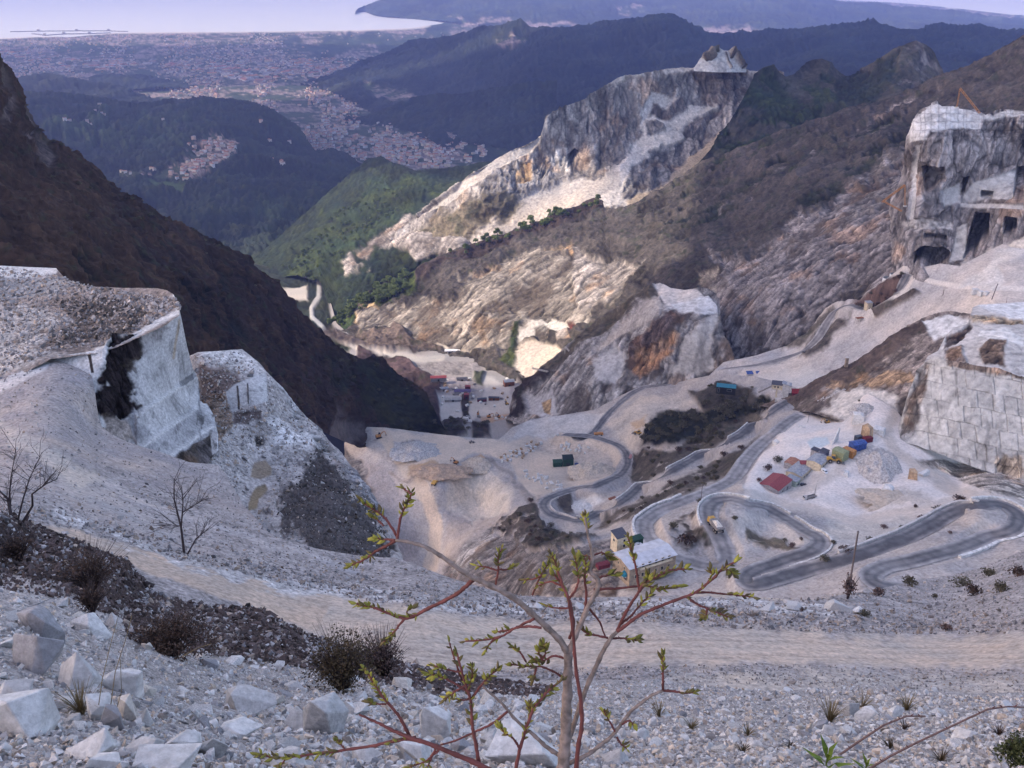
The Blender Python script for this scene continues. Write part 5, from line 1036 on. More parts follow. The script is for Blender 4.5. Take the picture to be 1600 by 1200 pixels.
def wheel_loader(label, p, yaw, s=1.0, paint=None, group=None, cat='wheel loader'):
    paint = paint or MT_YEL
    t = tag(empty('wheel_loader', p, yaw), label, cat, group); t.scale = (s, s, s)
    for x, y in ((-1.6, -1.15), (-1.6, 1.15), (1.7, -1.15), (1.7, 1.15)): wheel(t, (x, y, 0.8), 0.8, 0.6)
    MB().box((-1.9, 0, 1.6), (2.6, 1.7, 1.2), 0, 0, 0.9).box((-0.3, 0, 1.25), (1.2, 1.0, 0.8)).box((1.5, 0, 1.2), (2.0, 1.1, 0.8), 0, 0, 0.8).build('body', paint, t)
    c = MB().box((-0.5, 0, 2.55), (1.4, 1.5, 1.3), 0, 0, 0.85).build('cab', MT_GLASS, t)
    MB().box((-0.5, 0, 3.25), (1.5, 1.55, 0.14)).build('cab_roof', paint, c)
    for y in (-0.5, 0.5): MB().tube([(1.0, y, 2.0), (2.4, y, 1.6), (3.2, y, 0.8)], 0.16, 6).build('arm', paint, t)
    b = MB(); b.prism([(3.0, 0.1), (4.3, 0.05), (4.3, 0.2), (3.3, 0.4), (3.25, 1.3), (3.0, 1.35)], -1.5, 1.5); b.build('bucket', MT_STEEL, t)
    return t
def excavator(label, p, yaw, s=1.0, paint=None, group=None):
    paint = paint or MT_ORANGE
    t = tag(empty('excavator', p, yaw), label, 'excavator', group); t.scale = (s, s, s)
    for y in (-1.2, 1.2):
        b = MB(); b.prism([(-2.1, 0.3), (-1.8, 0.0), (1.8, 0.0), (2.1, 0.3), (2.1, 0.7), (1.8, 0.95), (-1.8, 0.95), (-2.1, 0.7)], y - 0.3, y + 0.3); b.build('track', MT_TYRE, t)
    MB().box((-0.5, 0, 1.75), (3.4, 2.6, 1.1), 0, 0, 0.92).box((0, 0, 1.05), (1.6, 1.6, 0.5)).build('body', paint, t)
    MB().box((0.7, 0.75, 2.75), (1.5, 1.0, 1.5), 0, 0, 0.85).build('cab', MT_GLASS, t)
    MB().tube([(1.0, -0.3, 1.9), (2.6, -0.3, 4.0), (4.4, -0.3, 4.2)], [0.32, 0.36, 0.22], 6).build('boom', paint, t)
    MB().tube([(4.2, -0.3, 4.4), (5.2, -0.3, 1.7)], [0.26, 0.18], 6).build('arm', paint, t)
    b = MB(); b.prism([(5.0, 1.7), (5.5, 1.5), (5.4, 0.6), (4.4, 0.5), (4.5, 0.8)], -0.9, 0.3); b.build('bucket', MT_STEEL, t)
    return t
def dump_truck(label, p, yaw, s=1.0, paint=None, load=None, group=None):
    paint = paint or MT_YEL
    t = tag(empty('dump_truck', p, yaw), label, 'dump truck', group); t.scale = (s, s, s)
    for x in (-2.9, -1.5, 2.3):
        for y in (-1.15, 1.15): wheel(t, (x, y, 0.7), 0.7, 0.55)
    MB().box((-0.4, 0, 1.1), (7.0, 1.2, 0.5)).build('chassis', MT_STEEL, t)
    c = MB().box((2.9, 0, 1.95), (1.7, 2.3, 1.8), 0, 0, 0.9).box((3.5, 0, 1.3), (0.9, 2.2, 0.8)).build('cab', paint, t)
    MB().box((3.6, 0, 2.35), (0.25, 1.8, 0.7)).build('windscreen', MT_GLASS, c)
    b = MB(); b.prism([(-4.0, 1.9), (-3.2, 1.5), (1.6, 1.4), (1.9, 2.0), (1.9, 2.9), (-4.0, 2.5)], -1.35, 1.35); b.build('dump_body', paint if load is None else MT_STEEL, t)
    if load is not None:
        l = MB(); l.box((-1.0, 0, 2.95), (4.4, 2.3, 0.9), 0, 0, 0.45); l.build('load', load, t)
    return t
def car(name, label, p, yaw, paint, van=False, cat=None, group=None):
    t = tag(empty(name, p, yaw), label, cat or ('van' if van else 'car'), group)
    for x in (-1.35, 1.35):
        for y in (-0.78, 0.78): wheel(t, (x, y, 0.32), 0.32, 0.2)
    b = MB()
    if van: b.prism([(-2.4, 0.3), (2.4, 0.3), (2.4, 0.95), (1.75, 1.15), (1.2, 1.95), (-2.35, 2.0)], -0.9, 0.9)
    else: b.prism([(-2.1, 0.3), (2.1, 0.3), (2.1, 0.75), (1.1, 0.9), (0.5, 1.42), (-1.1, 1.45), (-1.8, 0.95), (-2.1, 0.9)], -0.82, 0.82)
    b.build('body', paint, t)
    w = MB()
    if van: w.box((0.2, 0, 1.5), (2.0, 1.84, 0.5)).add([(1.28, -0.75, 1.9), (1.28, 0.75, 1.9), (1.80, 0.78, 1.18), (1.80, -0.78, 1.18)], [(0, 1, 2, 3)])
    else: w.box((-0.3, 0, 1.15), (1.5, 1.68, 0.34)).add([(0.56, -0.7, 1.40), (0.56, 0.7, 1.40), (1.12, 0.72, 0.93), (1.12, -0.72, 0.93)], [(0, 1, 2, 3)])
    w.build('window', MT_GLASS, t)
    return t
def container(name, label, p, yaw, d, mat, cat='container', group=None, ridge=0.0):
    t = tag(empty(name, p, yaw), label, cat, group)
    L, W, H = d; b = MB().box((0, 0, H / 2), d)
    n = int(L / 0.5)
    for k in range(n):
        for y in (-W / 2, W / 2): b.box((-L / 2 + (k + 0.5) * L / n, y, H / 2), (0.2, 0.12, H * 0.94))
    b.build('body', mat, t)
    r = MB()
    if ridge: r.add([(-L / 2 - .1, -W / 2 - .2, H), (L / 2 + .1, -W / 2 - .2, H), (L / 2 + .1, 0, H + ridge), (-L / 2 - .1, 0, H + ridge), (L / 2 + .1, W / 2 + .2, H), (-L / 2 - .1, W / 2 + .2, H)], [(0, 1, 2, 3), (3, 2, 4, 5), (0, 3, 5), (1, 4, 2), (0, 5, 4, 1)])
    else: r.box((0, 0, H + 0.06), (L + 0.1, W + 0.1, 0.1))
    r.build('roof', mat, t)
    MB().box((L / 2 + 0.03, 0, H * 0.48), (0.08, W * 0.8, H * 0.85)).build('door', MT_DARK if mat is not MT_BLUE else MT_STEEL, t)
    return t
def derrick(label, foot, top, others, mat, group=None):
    """a mast held by struts, with a boom: lattice members between points"""
    t = tag(empty('derrick_crane', foot), label, 'crane', group)
    def lattice(a, b, w, nm):
        a = Vector(a) - foot; b = Vector(b) - foot; d = b - a; L = d.length; d.normalize()
        u = d.cross(Vector((0.3, 0.9, 0.2))).normalized(); v = d.cross(u); mb = MB(); n = max(4, int(L / (w * 2.2)))
        cs = [(u + v) * w / 2, (u - v) * w / 2, (-u - v) * w / 2, (v - u) * w / 2]
        for c in cs: mb.tube([a + c, b + c], w * 0.16, 4)
        for k in range(n):
            for j in range(4): mb.tube([a + d * (L * k / n) + cs[j], a + d * (L * (k + 1) / n) + cs[(j + 1) % 4]], w * 0.10, 3)
        mb.build(nm, mat, t)
    lattice(foot, top, min(1.3, (top - foot).length * 0.05), 'mast')
    for nm, a, b, wf in others: lattice(a, b, min(1.3, (b - a).length * wf), nm)
    MB().box((0, 0, 0), (2.5, 2.5, 1.2)).build('base', MT_CONC, t)
    return t
# ------------------------------------------------------------------ the house by the hairpin
g = S_FLOOR.at(1010, 890); zb = g.z
h0 = math.radians(27.0)
base = pt(1006, 886, 402)
house = tag(empty('house', base, h0), 'long ochre house with a wide white low gabled roof and a balcony beside the hairpin', 'house')
L, W, H, R = 27.5, 15.0, 7.8, 1.5
mb = MB(); mb.prism([(-W / 2, -3), (W / 2, -3), (W / 2, H), (0, H + R), (-W / 2, H)], -L / 2, L / 2); mb.v = [(y, x, z) for x, y, z in mb.v]; mb.build('wall', MT_OCHREW, house)
r = MB(); e = 0.6; s = R / (W / 2)
prof = [(-W / 2 - e, H - e * s + .05), (0, H + R + .05), (W / 2 + e, H - e * s + .05), (W / 2 + e, H - e * s + .3), (0, H + R + .3), (-W / 2 - e, H - e * s + .3)]
r.add([(-L / 2 - e, x, z) for x, z in prof] + [(L / 2 + e, x, z) for x, z in prof], [(0, 1, 4, 5), (1, 2, 3, 4), (6, 11, 10, 7), (7, 10, 9, 8)] + [(k, k + 6, (k + 1) % 6 + 6, (k + 1) % 6) for k in range(6)])
for k in range(26): 
    for sg in (-1, 1): r.tube([(-L / 2 + k, sg * (W / 2 + e), H - e * s + .32), (-L / 2 + k, 0, H + R + .32)], 0.05, 4)
ro = r.build('roof', MT_WHITER, house)
MB().box((-6, -1.5, H + R + 0.4), (0.8, 0.8, 1.4)).build('chimney', MT_OCHREW, ro)
MB().tube([(-9.5, -4, H + 0.8), (-9.5, -4, H + 3.2)], 0.06, 4).tube([(-10, -4, H + 3), (-9, -4, H + 3)], 0.05, 4).build('aerial', MT_STEEL, ro)
for fl, z in enumerate((2.2, 5.6)):
    b = MB().box((1.0, -W / 2 - 0.8, z + 0.9), (19, 1.6, 0.25)).box((1.0, -W / 2 - 1.55, z + 1.5), (19, 0.12, 0.95))
    if fl: b.build('balcony', MT_CREAM, house)
    for k in range(6):
        x = -10 + k * 3.9
        f = MB().box((x, -W / 2 - 0.03, z + (2.0 if fl else 0.2)), (1.7, 0.14, 2.2)).build('window', MT_CREAM, house)
        MB().box((x, -W / 2 - 0.10, z + (2.0 if fl else 0.2)), (1.3, 0.12, 1.9)).build('pane', MT_DARK, f)
for y in (-3, 2.5):
    f = MB().box((-L / 2 - 0.03, y, 5.6), (0.14, 1.4, 1.6)).build('window', MT_CREAM, house); MB().box((-L / 2 - 0.1, y, 5.6), (0.12, 1.0, 1.3)).build('pane', MT_DARK, f)
MB().box((-L / 2 - 0.04, -4, 0.9), (0.14, 2.4, 2.8)).build('door', MT_DARK, house)
p = pt(967, 857, -281.5)
shed('house', 'narrow two storey house with dark slate roof behind the long ochre house', p, 6.5, 6.0, 8.5, h0, MT_CREAM, MT_SLATE, 'mono', 'house', 1.4, wins=(('f', 1.0, 3.2, 1.2, 1.5), ('f', 1.0, 6.3, 1.1, 1.4), ('l', 0, 6.2, 1.1, 1.4)))
p = pt(994, 848, -281.5)
shed('shelter', 'dark green flat roofed shelter behind the white roofed house', p, 6.5, 3.2, 2.8, h0, MT_GREEN, MT_GREEN, 'mono', 'shelter', 0.5)
p = pt(997, 852, -281.5); car('parked_car', 'white car parked in front of the dark green shelter', p, h0, MT_WHITE)
p = pt(977, 899, -282)
t = tag(empty('water_tank', p, h0 + 0.6), 'teal drum tank lying against the ochre end wall', 'tank')
MB().tube([(-2.4, 0, 1.6), (-2.2, 0, 1.6), (2.2, 0, 1.6), (2.4, 0, 1.6)], [0.9, 1.45, 1.45, 0.9], 16).build('body', MT_TEAL, t, True)
for x in (-1.3, 1.3): MB().box((x, 0, 0.2), (0.5, 2.4, 1.0)).build('cradle', MT_CONC, t)
p = pt(942, 886, -282)
container('skip', 'dark red low skip left of the ochre house', p, 0.4, (6.5, 3.4, 2.2), MT_MAROON, 'skip')

# ------------------------------------------------------------------ huts and machines of the white yard
Y1 = head(S_FLOOR, (1207, 770), (1234, 757))
p = S_FLOOR.at(1211, 763); shed('hut', 'grey walled hut with a bright red gabled roof at the yard edge', p, 17.9, 12.8, 4.6, Y1, MT_WALLG, MT_RED, 'gable', 'hut', 1.5, doors=(('f', 3.2, 1.4, 2.4), ('r', 0, 1.4, 2.4)), wins=(('f', -3, 1.9, 1.4, 1.1),))
p = S_FLOOR.at(1238, 757); shed('hut', 'pale green lean-to joined to the red roofed hut', p, 5.8, 7.0, 4.4, Y1, pm('pale_green_render', (0.36, 0.42, 0.36), scale=1.0), MT_GREYR, 'mono', 'hut', 0.5, doors=(('f', 1.0, 1.3, 2.4),), wins=(('f', -1.2, 1.9, 0.9, 0.9),))
p = S_FLOOR.at(1248, 742); shed('hut', 'long hut with grey sheet roof next to the red roofed hut', p, 16.6, 10.2, 4.4, Y1, MT_CREAM, MT_GREYR, 'gable', 'hut', 1.1, doors=(('f', 4, 1.3, 2.3),), wins=(('f', -3.5, 1.9, 1.4, 1.0), ('f', 0.4, 1.9, 1.4, 1.0)))
p = S_FLOOR.at(1236, 728); shed('hut', 'small hut with rusty pink roof behind the long grey hut', p, 9.0, 5.8, 3.6, Y1, MT_WALLG, MT_TILE, 'gable', 'hut', 0.6, doors=(('f', 0, 1.1, 2.1),))
p = S_FLOOR.at(1262, 731); shed('hut', 'narrow hut with dark red roof between two grey roofed huts', p, 10.2, 3.6, 3.6, Y1 - 0.9, MT_WALLG, MT_RED, 'mono', 'hut', 0.5, wins=(('f', 0, 1.8, 1.0, 0.8),))
p = S_FLOOR.at(1277, 727); shed('hut', 'square hut with grey sheet roof beside the yellow loader', p, 12.2, 9.6, 4.6, Y1, MT_CREAM, MT_GREYR, 'gable', 'hut', 1.0, doors=(('f', 2.0, 2.4, 2.6),), wins=(('f', -2, 2.0, 1.2, 1.0),))
p = S_FLOOR.at(1273, 711); shed('hut', 'little grey cabin with flat roof behind the square hut', p, 4.6, 4.1, 4.1, Y1, MT_WALLG, MT_SLATE, 'mono', 'hut', 0.3, doors=(('f', 0, 1.0, 2.1),))
p = S_FLOOR.at(1287, 714); shed('hut', 'dark blue grey cabin left of the olive container', p, 4.9, 4.4, 4.6, Y1, pm('blue_grey_sheet', (0.12, 0.13, 0.20), scale=1.0), MT_SLATE, 'mono', 'hut', 0.3, doors=(('f', 0, 1.0, 2.1),))
p = S_FLOOR.at(1303, 722); wheel_loader('yellow wheel loader parked against the olive container', p, Y1 - 1.1, 1.5)
p = S_FLOOR.at(1312, 716); container('container', 'faded olive green container with pitched top in the yard', p, Y1 + 1.4, (8.3, 6.4, 5.9), MT_OLIVE, ridge=0.8)
p = S_FLOOR.at(1326, 712); container('container', 'orange brown container behind the olive one', p, Y1 + 1.4, (7.7, 4.1, 4.9), MT_ORANGE)
p = S_FLOOR.at(1339, 702); shed('shed', 'bright blue sheet metal shed at the end of the hut row', p, 9.6, 5.8, 5.1, Y1 - 0.5, MT_BLUE, MT_BLUE, 'gable', 'shed', 0.9, doors=(('l', 0, 2.0, 2.6),))
p = S_FLOOR.at(1355, 690); container('container', 'dark maroon box standing beyond the blue shed', p, Y1 - 0.5, (5.9, 3.6, 3.3), MT_MAROON)
p = S_FLOOR.at(1341, 688); container('container', 'black box behind the blue shed', p, Y1 - 0.5, (4.6, 3.3, 3.3), MT_CARD)
p = S_FLOOR.at(1288, 738); car('parked_van', 'white van parked in front of the grey roofed huts', p, head(S_FLOOR, (1280, 732), (1293, 740)), MT_WHITE, True)
p = S_FLOOR.at(1255, 758); car('parked_car', 'dark car parked right of the red roofed hut', p, 0.25, MT_CARD)
def lorry(label, p, yaw):
    t = tag(empty('lorry', p, yaw), label, 'lorry')
    for x in (-2.6, -1.4, 2.7):
        for y in (-1.0, 1.0): wheel(t, (x, y, 0.5), 0.5, 0.35)
    MB().box((-0.8, 0, 1.05), (7.4, 2.3, 0.3)).box((-0.8, -1.1, 1.5), (7.2, 0.08, 0.6)).box((-0.8, 1.1, 1.5), (7.2, 0.08, 0.6)).build('flat_bed', MT_STEEL, t)
    c = MB().box((3.7, 0, 1.7), (1.7, 2.3, 2.2), 0, 0, 0.92).build('cab', MT_CONC, t)
    MB().box((4.5, 0, 2.2), (0.15, 1.9, 0.8)).build('windscreen', MT_GLASS, c)
    MB().tube([(-3.6, 0, 1.2), (-3.7, 0, 8.6)], [0.2, 0.12], 6).tube([(-3.6, 0, 6), (-2.2, 0, 1.4)], 0.08, 4).build('crane_mast', MT_STEEL, t)
lorry('pale flatbed lorry with an upright crane mast in the yard', S_FLOOR.at(1265, 779), head(S_FLOOR, (1275, 776), (1255, 781)))
p = S_FLOOR.at(1292, 661); excavator('small yellow excavator at the top of the white yard', p, 3.3, 0.9, MT_YEL)
p = S_FLOOR.at(1304, 692)
t = tag(empty('stone_slab', p, Y1), 'tall pale triangular slab standing behind the huts', 'stone slab')
MB().add([(-5, -.4, 0), (4.6, -.4, 0), (4.8, -.4, 9.5), (4.0, -.4, 10), (-5, .4, 0), (4.6, .4, 0), (4.8, .4, 9.5), (4.0, .4, 10)], [(0, 1, 2, 3), (4, 7, 6, 5), (0, 4, 5, 1), (1, 5, 6, 2), (2, 6, 7, 3), (3, 7, 4, 0)]).build('slab', MT_BLK, t)

# the crusher plant above the yard
p = pt(1226, 625, 728); Yc = -0.35
t = tag(empty('crusher_plant', p, Yc), 'tall grey concrete crusher tower with a cream hopper block', 'crusher plant')
MB().box((0, 0, 7), (5.0, 5.5, 17), 0, 0, 0.96).build('tower', MT_CONC, t)
MB().add([(-3.6, -3.2, 15.6), (4.2, -3.2, 14.2), (4.2, 3.4, 14.2), (-3.6, 3.4, 15.6), (-3.6, -3.2, 16.2), (4.2, -3.2, 14.8), (4.2, 3.4, 14.8), (-3.6, 3.4, 16.2)], [(0, 3, 2, 1), (4, 5, 6, 7), (0, 1, 5, 4), (1, 2, 6, 5), (2, 3, 7, 6), (3, 0, 4, 7)]).build('roof', MT_GREYR, t)
MB().box((-7.4, 1.5, 11), (8.5, 5, 4.4)).box((-7.4, 1.5, 4), (1.2, 4, 10)).build('hopper_block', MT_CREAM, t)
MB().add([(-12.2, -1.8, 13.0), (-3.0, -1.8, 13.3), (-3.0, 4.6, 15.0), (-12.2, 4.6, 14.6)], [(0, 1, 2, 3)]).build('hopper_roof', MT_SLATE, t)
MB().tube([(-11, 2, 11), (-22, 4, 2)], 0.7, 6).build('conveyor', MT_STEEL, t)
MB().box((-3, -4.2, 1), (9, 3.4, 3)).build('base_wall', MT_CONC, t)
for x in (-9, -6.5): MB().box((x, -1.05, 11.2), (1.2, 0.15, 1.6)).build('window', MT_DARK, t)
p = pt(1249, 621, 724); shed('shed', 'low deep red shed right of the crusher tower', p, 13, 5, 4.8, -0.1, MT_MAROON, pm('deep_red_sheet', (0.24, 0.02, 0.025), scale=1.0), 'mono', 'shed', 1.6, doors=(('f', 3, 2, 3),))
p = pt(1270, 620, 720); shed('shed', 'small grey block shed at the road bend by the red shed', p, 7, 4, 4.0, -0.1, MT_CONC, MT_GREYR, 'mono', 'shed', 0.5, doors=(('f', 0, 1.6, 2.4),))
for k, px in enumerate((1171, 1186)):
    p = pt(px, 587, 845); shed('canopy', ('left', 'right')[k] + ' one of two blue canopies below the upper road', p, 5.6, 4.2, 2.6, 0.1, MT_CONC, MT_BLUE, 'mono', 'canopy', 1.2)
p = pt(1134, 613, 800); shed('shed', 'dark open shed with white pier and teal sheets by the black thicket', p, 17, 6, 6.0, -0.25, MT_DARK, MT_TEAL, 'mono', 'shed', 1.0, wins=(('f', 3, 3.5, 4.0, 2.2), ('f', -6.5, 3, 1.4, 4)))
p = pt(1322, 572, 712); t = tag(empty('chimney', p), 'stubby brown masonry chimney on the edge of the pale slope', 'chimney')
MB().box((0, 0, 3.4), (2.4, 2.4, 8), 0, 0, 0.85).build('stack', MT_OCHREW, t); MB().box((0, 0, 7.5), (2.5, 2.5, 0.5)).build('cap', MT_CONC, t)
p = S_SLOPE.at(1259, 555); car('parked_car', 'dark car at the bend of the upper road', p, -0.6, MT_CARD)
p = S_SLOPE.at(1355, 489); shed('hut', 'cream square hut beside the upper road', p, 5.5, 5, 7.0, 0.2, MT_CREAM, MT_GREYR, 'mono', 'hut', 0.4, doors=(('f', 0, 1.2, 2.2),))
p = S_SLOPE.at(1343, 503); t = tag(empty('loading_frame', p, 0.3), 'dark steel loading frame below the cream hut', 'steel frame')
f = MB()
for x in (-4, 0, 4):
    for y in (-1.5, 1.5): f.tube([(x, y, -1), (x, y, 4)], 0.25, 4)
for y in (-1.5, 1.5): f.tube([(-4, y, 4), (4, y, 4)], 0.25, 4)
for x in (-4, 0, 4): f.tube([(x, -1.5, 4), (x, 1.5, 4)], 0.2, 4)
f.build('frame', MT_STEEL, t); MB().box((0, 0, 4.3), (8.4, 3.4, 0.3)).build('deck', MT_RUST, t)
for k, (px, py) in enumerate(((1386, 446), (1397, 440))):
    p = pt(px, py, 866 if k == 0 else 880); t = tag(empty('storage_tank', p), ('front', 'rear')[k] + ' one of two white open topped tanks below the cave cliff', 'tank', 'white tanks below the cliff')
    MB().cyl((0, 0, 3.6), 5.0, 8.0, 24).build('shell', MT_WHITE, t, False); MB().cyl((0, 0, 7.45), 4.7, 0.5, 24).build('water_surface', MT_DARK, t)
p = S_SLOPE.at(1527, 461)
for k, (px, py, d) in enumerate(((1523, 461, (5, 4, 5)), (1533, 463, (4.5, 4, 4)), (1541, 462, (4, 3, 3)))):
    o = MB().box((0, 0, d[2] / 2), d, 0, 0.3 * k, 0.95).build('marble_block', MT_BLK); o.location = S_SLOPE.at(px, py); tag(o, ('tallest', 'middle', 'lowest')[k] + ' of three white blocks beside the track below the caves', 'marble block', 'blocks below the caves')

# ------------------------------------------------------------------ machines on the tan terrace
T_ = S_FLOOR
for kind, px, py, yaw, s, lab in (('e', 592, 684, 0.4, 1.5, 'orange excavator at the far left corner of the tan terrace'), ('d', 632, 719, 0.9, 1.1, 'orange dump truck at the head of the descending track'), ('l', 668, 744, 2.2, 1.4, 'orange loader behind the yellow dump truck on the track'),
        ('y', 680, 756, 1.2, 1.35, 'yellow dump truck coming up the pit track'), ('e', 712, 724, 2.6, 1.2, 'dusty excavator on the brown spoil heap'), ('l', 737, 692, 0.2, 0.9, 'small dark loader on the back edge of the terrace'),
        ('l', 997, 679, 2.6, 1.5, 'yellow loader on the tan slope beneath the thicket'), ('d', 935, 684, 0.1, 1.2, 'orange truck at the road junction behind the terrace')):
    p = T_.at(px, py)
    if kind == 'e': excavator(lab, p, yaw, s)
    elif kind == 'l': wheel_loader(lab, p, yaw, s, MT_YEL if 'yellow' in lab else (MT_STEEL if 'dark' in lab else MT_ORANGE))
    else: dump_truck(lab, p, yaw, s, MT_YEL if kind == 'y' else MT_ORANGE)
p = T_.at(871, 728); shed('shed', 'smaller dark green sheet shed on the terrace', p, 8.5, 6, 5.0, 0.1, MT_GREEN, MT_GREEN, 'mono', 'shed', 0.6)
p = T_.at(887, 726); shed('shed', 'larger dark green sheet shed on the terrace', p, 10.0, 8, 8.0, 0.1, MT_GREEN, pm('black_green_sheet', (0.01, 0.02, 0.022), scale=1.0), 'mono', 'shed', 0.8, doors=(('f', 0, 4, 4),))
p = T_.at(901, 725); car('parked_car', 'small blue car beside the dark green sheds', p, 0.6, pm('blue_car_paint', (0.03, 0.06, 0.2), rough=0.3))
p = pt(985, 716, 790); dump_truck('pale red lorry on the road bend right of the terrace', p, 1.3, 0.9, pm('pale_red_paint', (0.42, 0.20, 0.19), scale=1.0))
p = T_.at(957, 780); container('trough', 'low brown steel trough beside the lower road', p, 0.55, (6.5, 2.6, 1.0), MT_RUST, 'trough')
p = S_SPUR.at(900, 650); wheel_loader('dark loader on the track under the spur', p, 0.0, 1.1, MT_STEEL)
k0 = head(S_FLOOR, (1118, 835), (1105, 812)); p = S_FLOOR.at(1117, 826) + Vector((0, 0, 0.4)); dump_truck('big yellow dump truck loaded with pale stone on the hairpin road', p, k0, 1.6, MT_YEL, MT_LOAD)
# sawn blocks laid out on the terrace
i_ = 0
for (x0, y0, x1, y1, n, sd, lab) in ((826, 739, 874, 766, 34, 1, 'white sawn marble block laid out in rows on the terrace'), (790, 718, 842, 697, 46, 2, 'grey or rusty marble block in the scattered field of blocks'), (876, 694, 912, 706, 18, 3, 'pale marble block piled behind the dark green sheds')):
    r_ = np.random.RandomState(sd); protos = []
    for k in range(n):
        u = k / n; px = x0 + (x1 - x0) * u + r_.uniform(-12, 12); py = y0 + (y1 - y0) * u + r_.uniform(-7, 7)
        p = T_.at(px, py)
        if k < 5:
            o = MB().box((0, 0, 0.9), (r_.uniform(2.2, 3.8), r_.uniform(1.6, 2.2), r_.uniform(1.6, 2.2)), 0, 0, r_.uniform(0.88, 0.98)).build('marble_block', (MT_BLKB if sd == 2 and k % 3 == 0 else MT_BLK)); protos.append(o)
        else:
            o = protos[k % 5].copy(); COL.objects.link(o)
        tag(o, lab, 'marble block', 'sawn blocks on the terrace ' + ('front', 'middle', 'back')[sd - 1]); o.location = p; o.rotation_euler = (0, 0, (0.35 if sd == 1 else r_.uniform(0, 3)))
# blocks and pillars in the white yard
for k, (px, py, d, mt, lab) in enumerate(((1354, 684, (7, 5, 10), MT_BLKB, 'brown stained upright marble block near the maroon box'), (1374, 677, (9, 7, 5), MT_BLK, 'bright white marble block right of the brown upright block'), (1340, 662, (9, 6, 9), MT_BLK, 'pale squared stump of marble at the back of the yard'),
        (1386, 771, (8, 6, 5.5), MT_BLK, 'pale boulder block on the spoil patch in the yard middle'), (1426, 748, (6, 4, 6.5), MT_BLKB, 'brown leaning marble fragment below the block wall'), (1444, 742, (10, 4, 3), MT_BLK, 'long white marble fragment below the block wall'),
        (1322, 742, (5, 4, 3), MT_BLK, 'white block beside the grey spoil heap'), (1212, 694, (5, 4, 3.5), MT_BLK, 'pale block by the upper side of the yard road'), (1252, 668, (6, 3, 2), MT_BLK, 'low pale block near the thin pole at the top of the yard'))):
    bm = bmesh.new(); r_ = random.Random(k)
    for a in (-1, 1):
        for b in (-1, 1):
            for c in (0, 1): bm.verts.new((a * d[0] / 2 * r_.uniform(.6, 1), b * d[1] / 2 * r_.uniform(.6, 1), c * d[2] * r_.uniform(.75, 1) - 0.5))
    for q in range(4): bm.verts.new((r_.uniform(-.4, .4) * d[0], r_.uniform(-.4, .4) * d[1], d[2] * r_.uniform(.8, 1.05)))
    bmesh.ops.convex_hull(bm, input=bm.verts)
    me = bpy.data.meshes.new('marble_block'); bm.to_mesh(me); bm.free(); me.materials.append(mt)
    o = bpy.data.objects.new('marble_block', me); COL.objects.link(o); o.location = S_FLOOR.at(px, py); o.rotation_euler = (0, 0, r_.uniform(0, 3)); tag(o, lab, 'marble block')
# low spoil heap in the yard
def heap(label, S, px, py, w, d, h, mat, seed):
    c = S.at(px, py); n = 40; X, Y = np.meshgrid(np.linspace(-1, 1, n), np.linspace(-1, 1, n)); x = X.ravel(); y = Y.ravel(); q = np.c_[x * 3, y * 3, x * 0 + seed]
    r = np.sqrt(x * x + y * y) + 0.5 * fbm(q, 1.6, 4, 0.6, 'n', seed)
    z = np.clip(1 - r, -0.1, 1) * h + 0.28 * h * fbm(q, 0.9, 5, 0.7, 'r', seed + 1) * sstep(1.05, 0.7, r)
    idx = np.arange(n * n).reshape(n, n); Q = np.stack([idx[:-1, :-1], idx[:-1, 1:], idx[1:, 1:], idx[1:, :-1]], -1).reshape(-1, 4)
    Q = Q[(r[Q] < 1.08).all(1)]
    o = np_mesh('spoil_heap', np.c_[x * w / 2, y * d / 2, z - 0.3], Q, mat); o.location = c
    return tag(o, label, 'spoil heap')
MT_SPOIL = pm('grey_spoil', (0.42, 0.39, 0.37), scale=0.8, var=0.35, bump=0.9); MT_SPOILT = pm('tan_spoil', (0.48, 0.40, 0.32), scale=0.6, var=0.2, bump=0.6); MT_SPOILB = pm('brown_spoil', (0.40, 0.285, 0.20), scale=0.5, var=0.25, bump=0.7)
heap('big grey spoil heap right of the blue shed in the yard', S_FLOOR, 1372, 728, 34, 46, 9, MT_SPOIL, 1)
heap('low tan spoil patch around the pale boulder in the yard', S_FLOOR, 1392, 780, 36, 26, 3, MT_SPOILT, 2)
heap('grey brown rubble mound on the left of the terrace', T_, 650, 706, 52, 40, 9, MT_SPOIL, 3)
heap('brown spoil heap beside the trucks on the terrace', T_, 690, 738, 60, 30, 7, MT_SPOILB, 4)
heap('pale smooth sand heap near the terrace road bend', T_, 925, 738, 46, 40, 9, MT_SPOILT, 5)
heap('tan ridge of spoil behind the terrace excavator', T_, 748, 728, 40, 30, 8, MT_SPOILT, 6)
heap('white stone heap inside the lower hairpin', S_FLOOR, 914, 793, 22, 16, 4, pm('white_stone_heap', (0.66, 0.63, 0.60), scale=0.8, bump=0.8), 7)
heap('grey stone pile below the crusher bend', S_FLOOR, 1316, 636, 40, 26, 13, MT_SPOIL, 8)
heap('shrubby rubble mound at the top of the white yard', S_FLOOR, 1350, 644, 22, 20, 7, MT_SPOIL, 9)

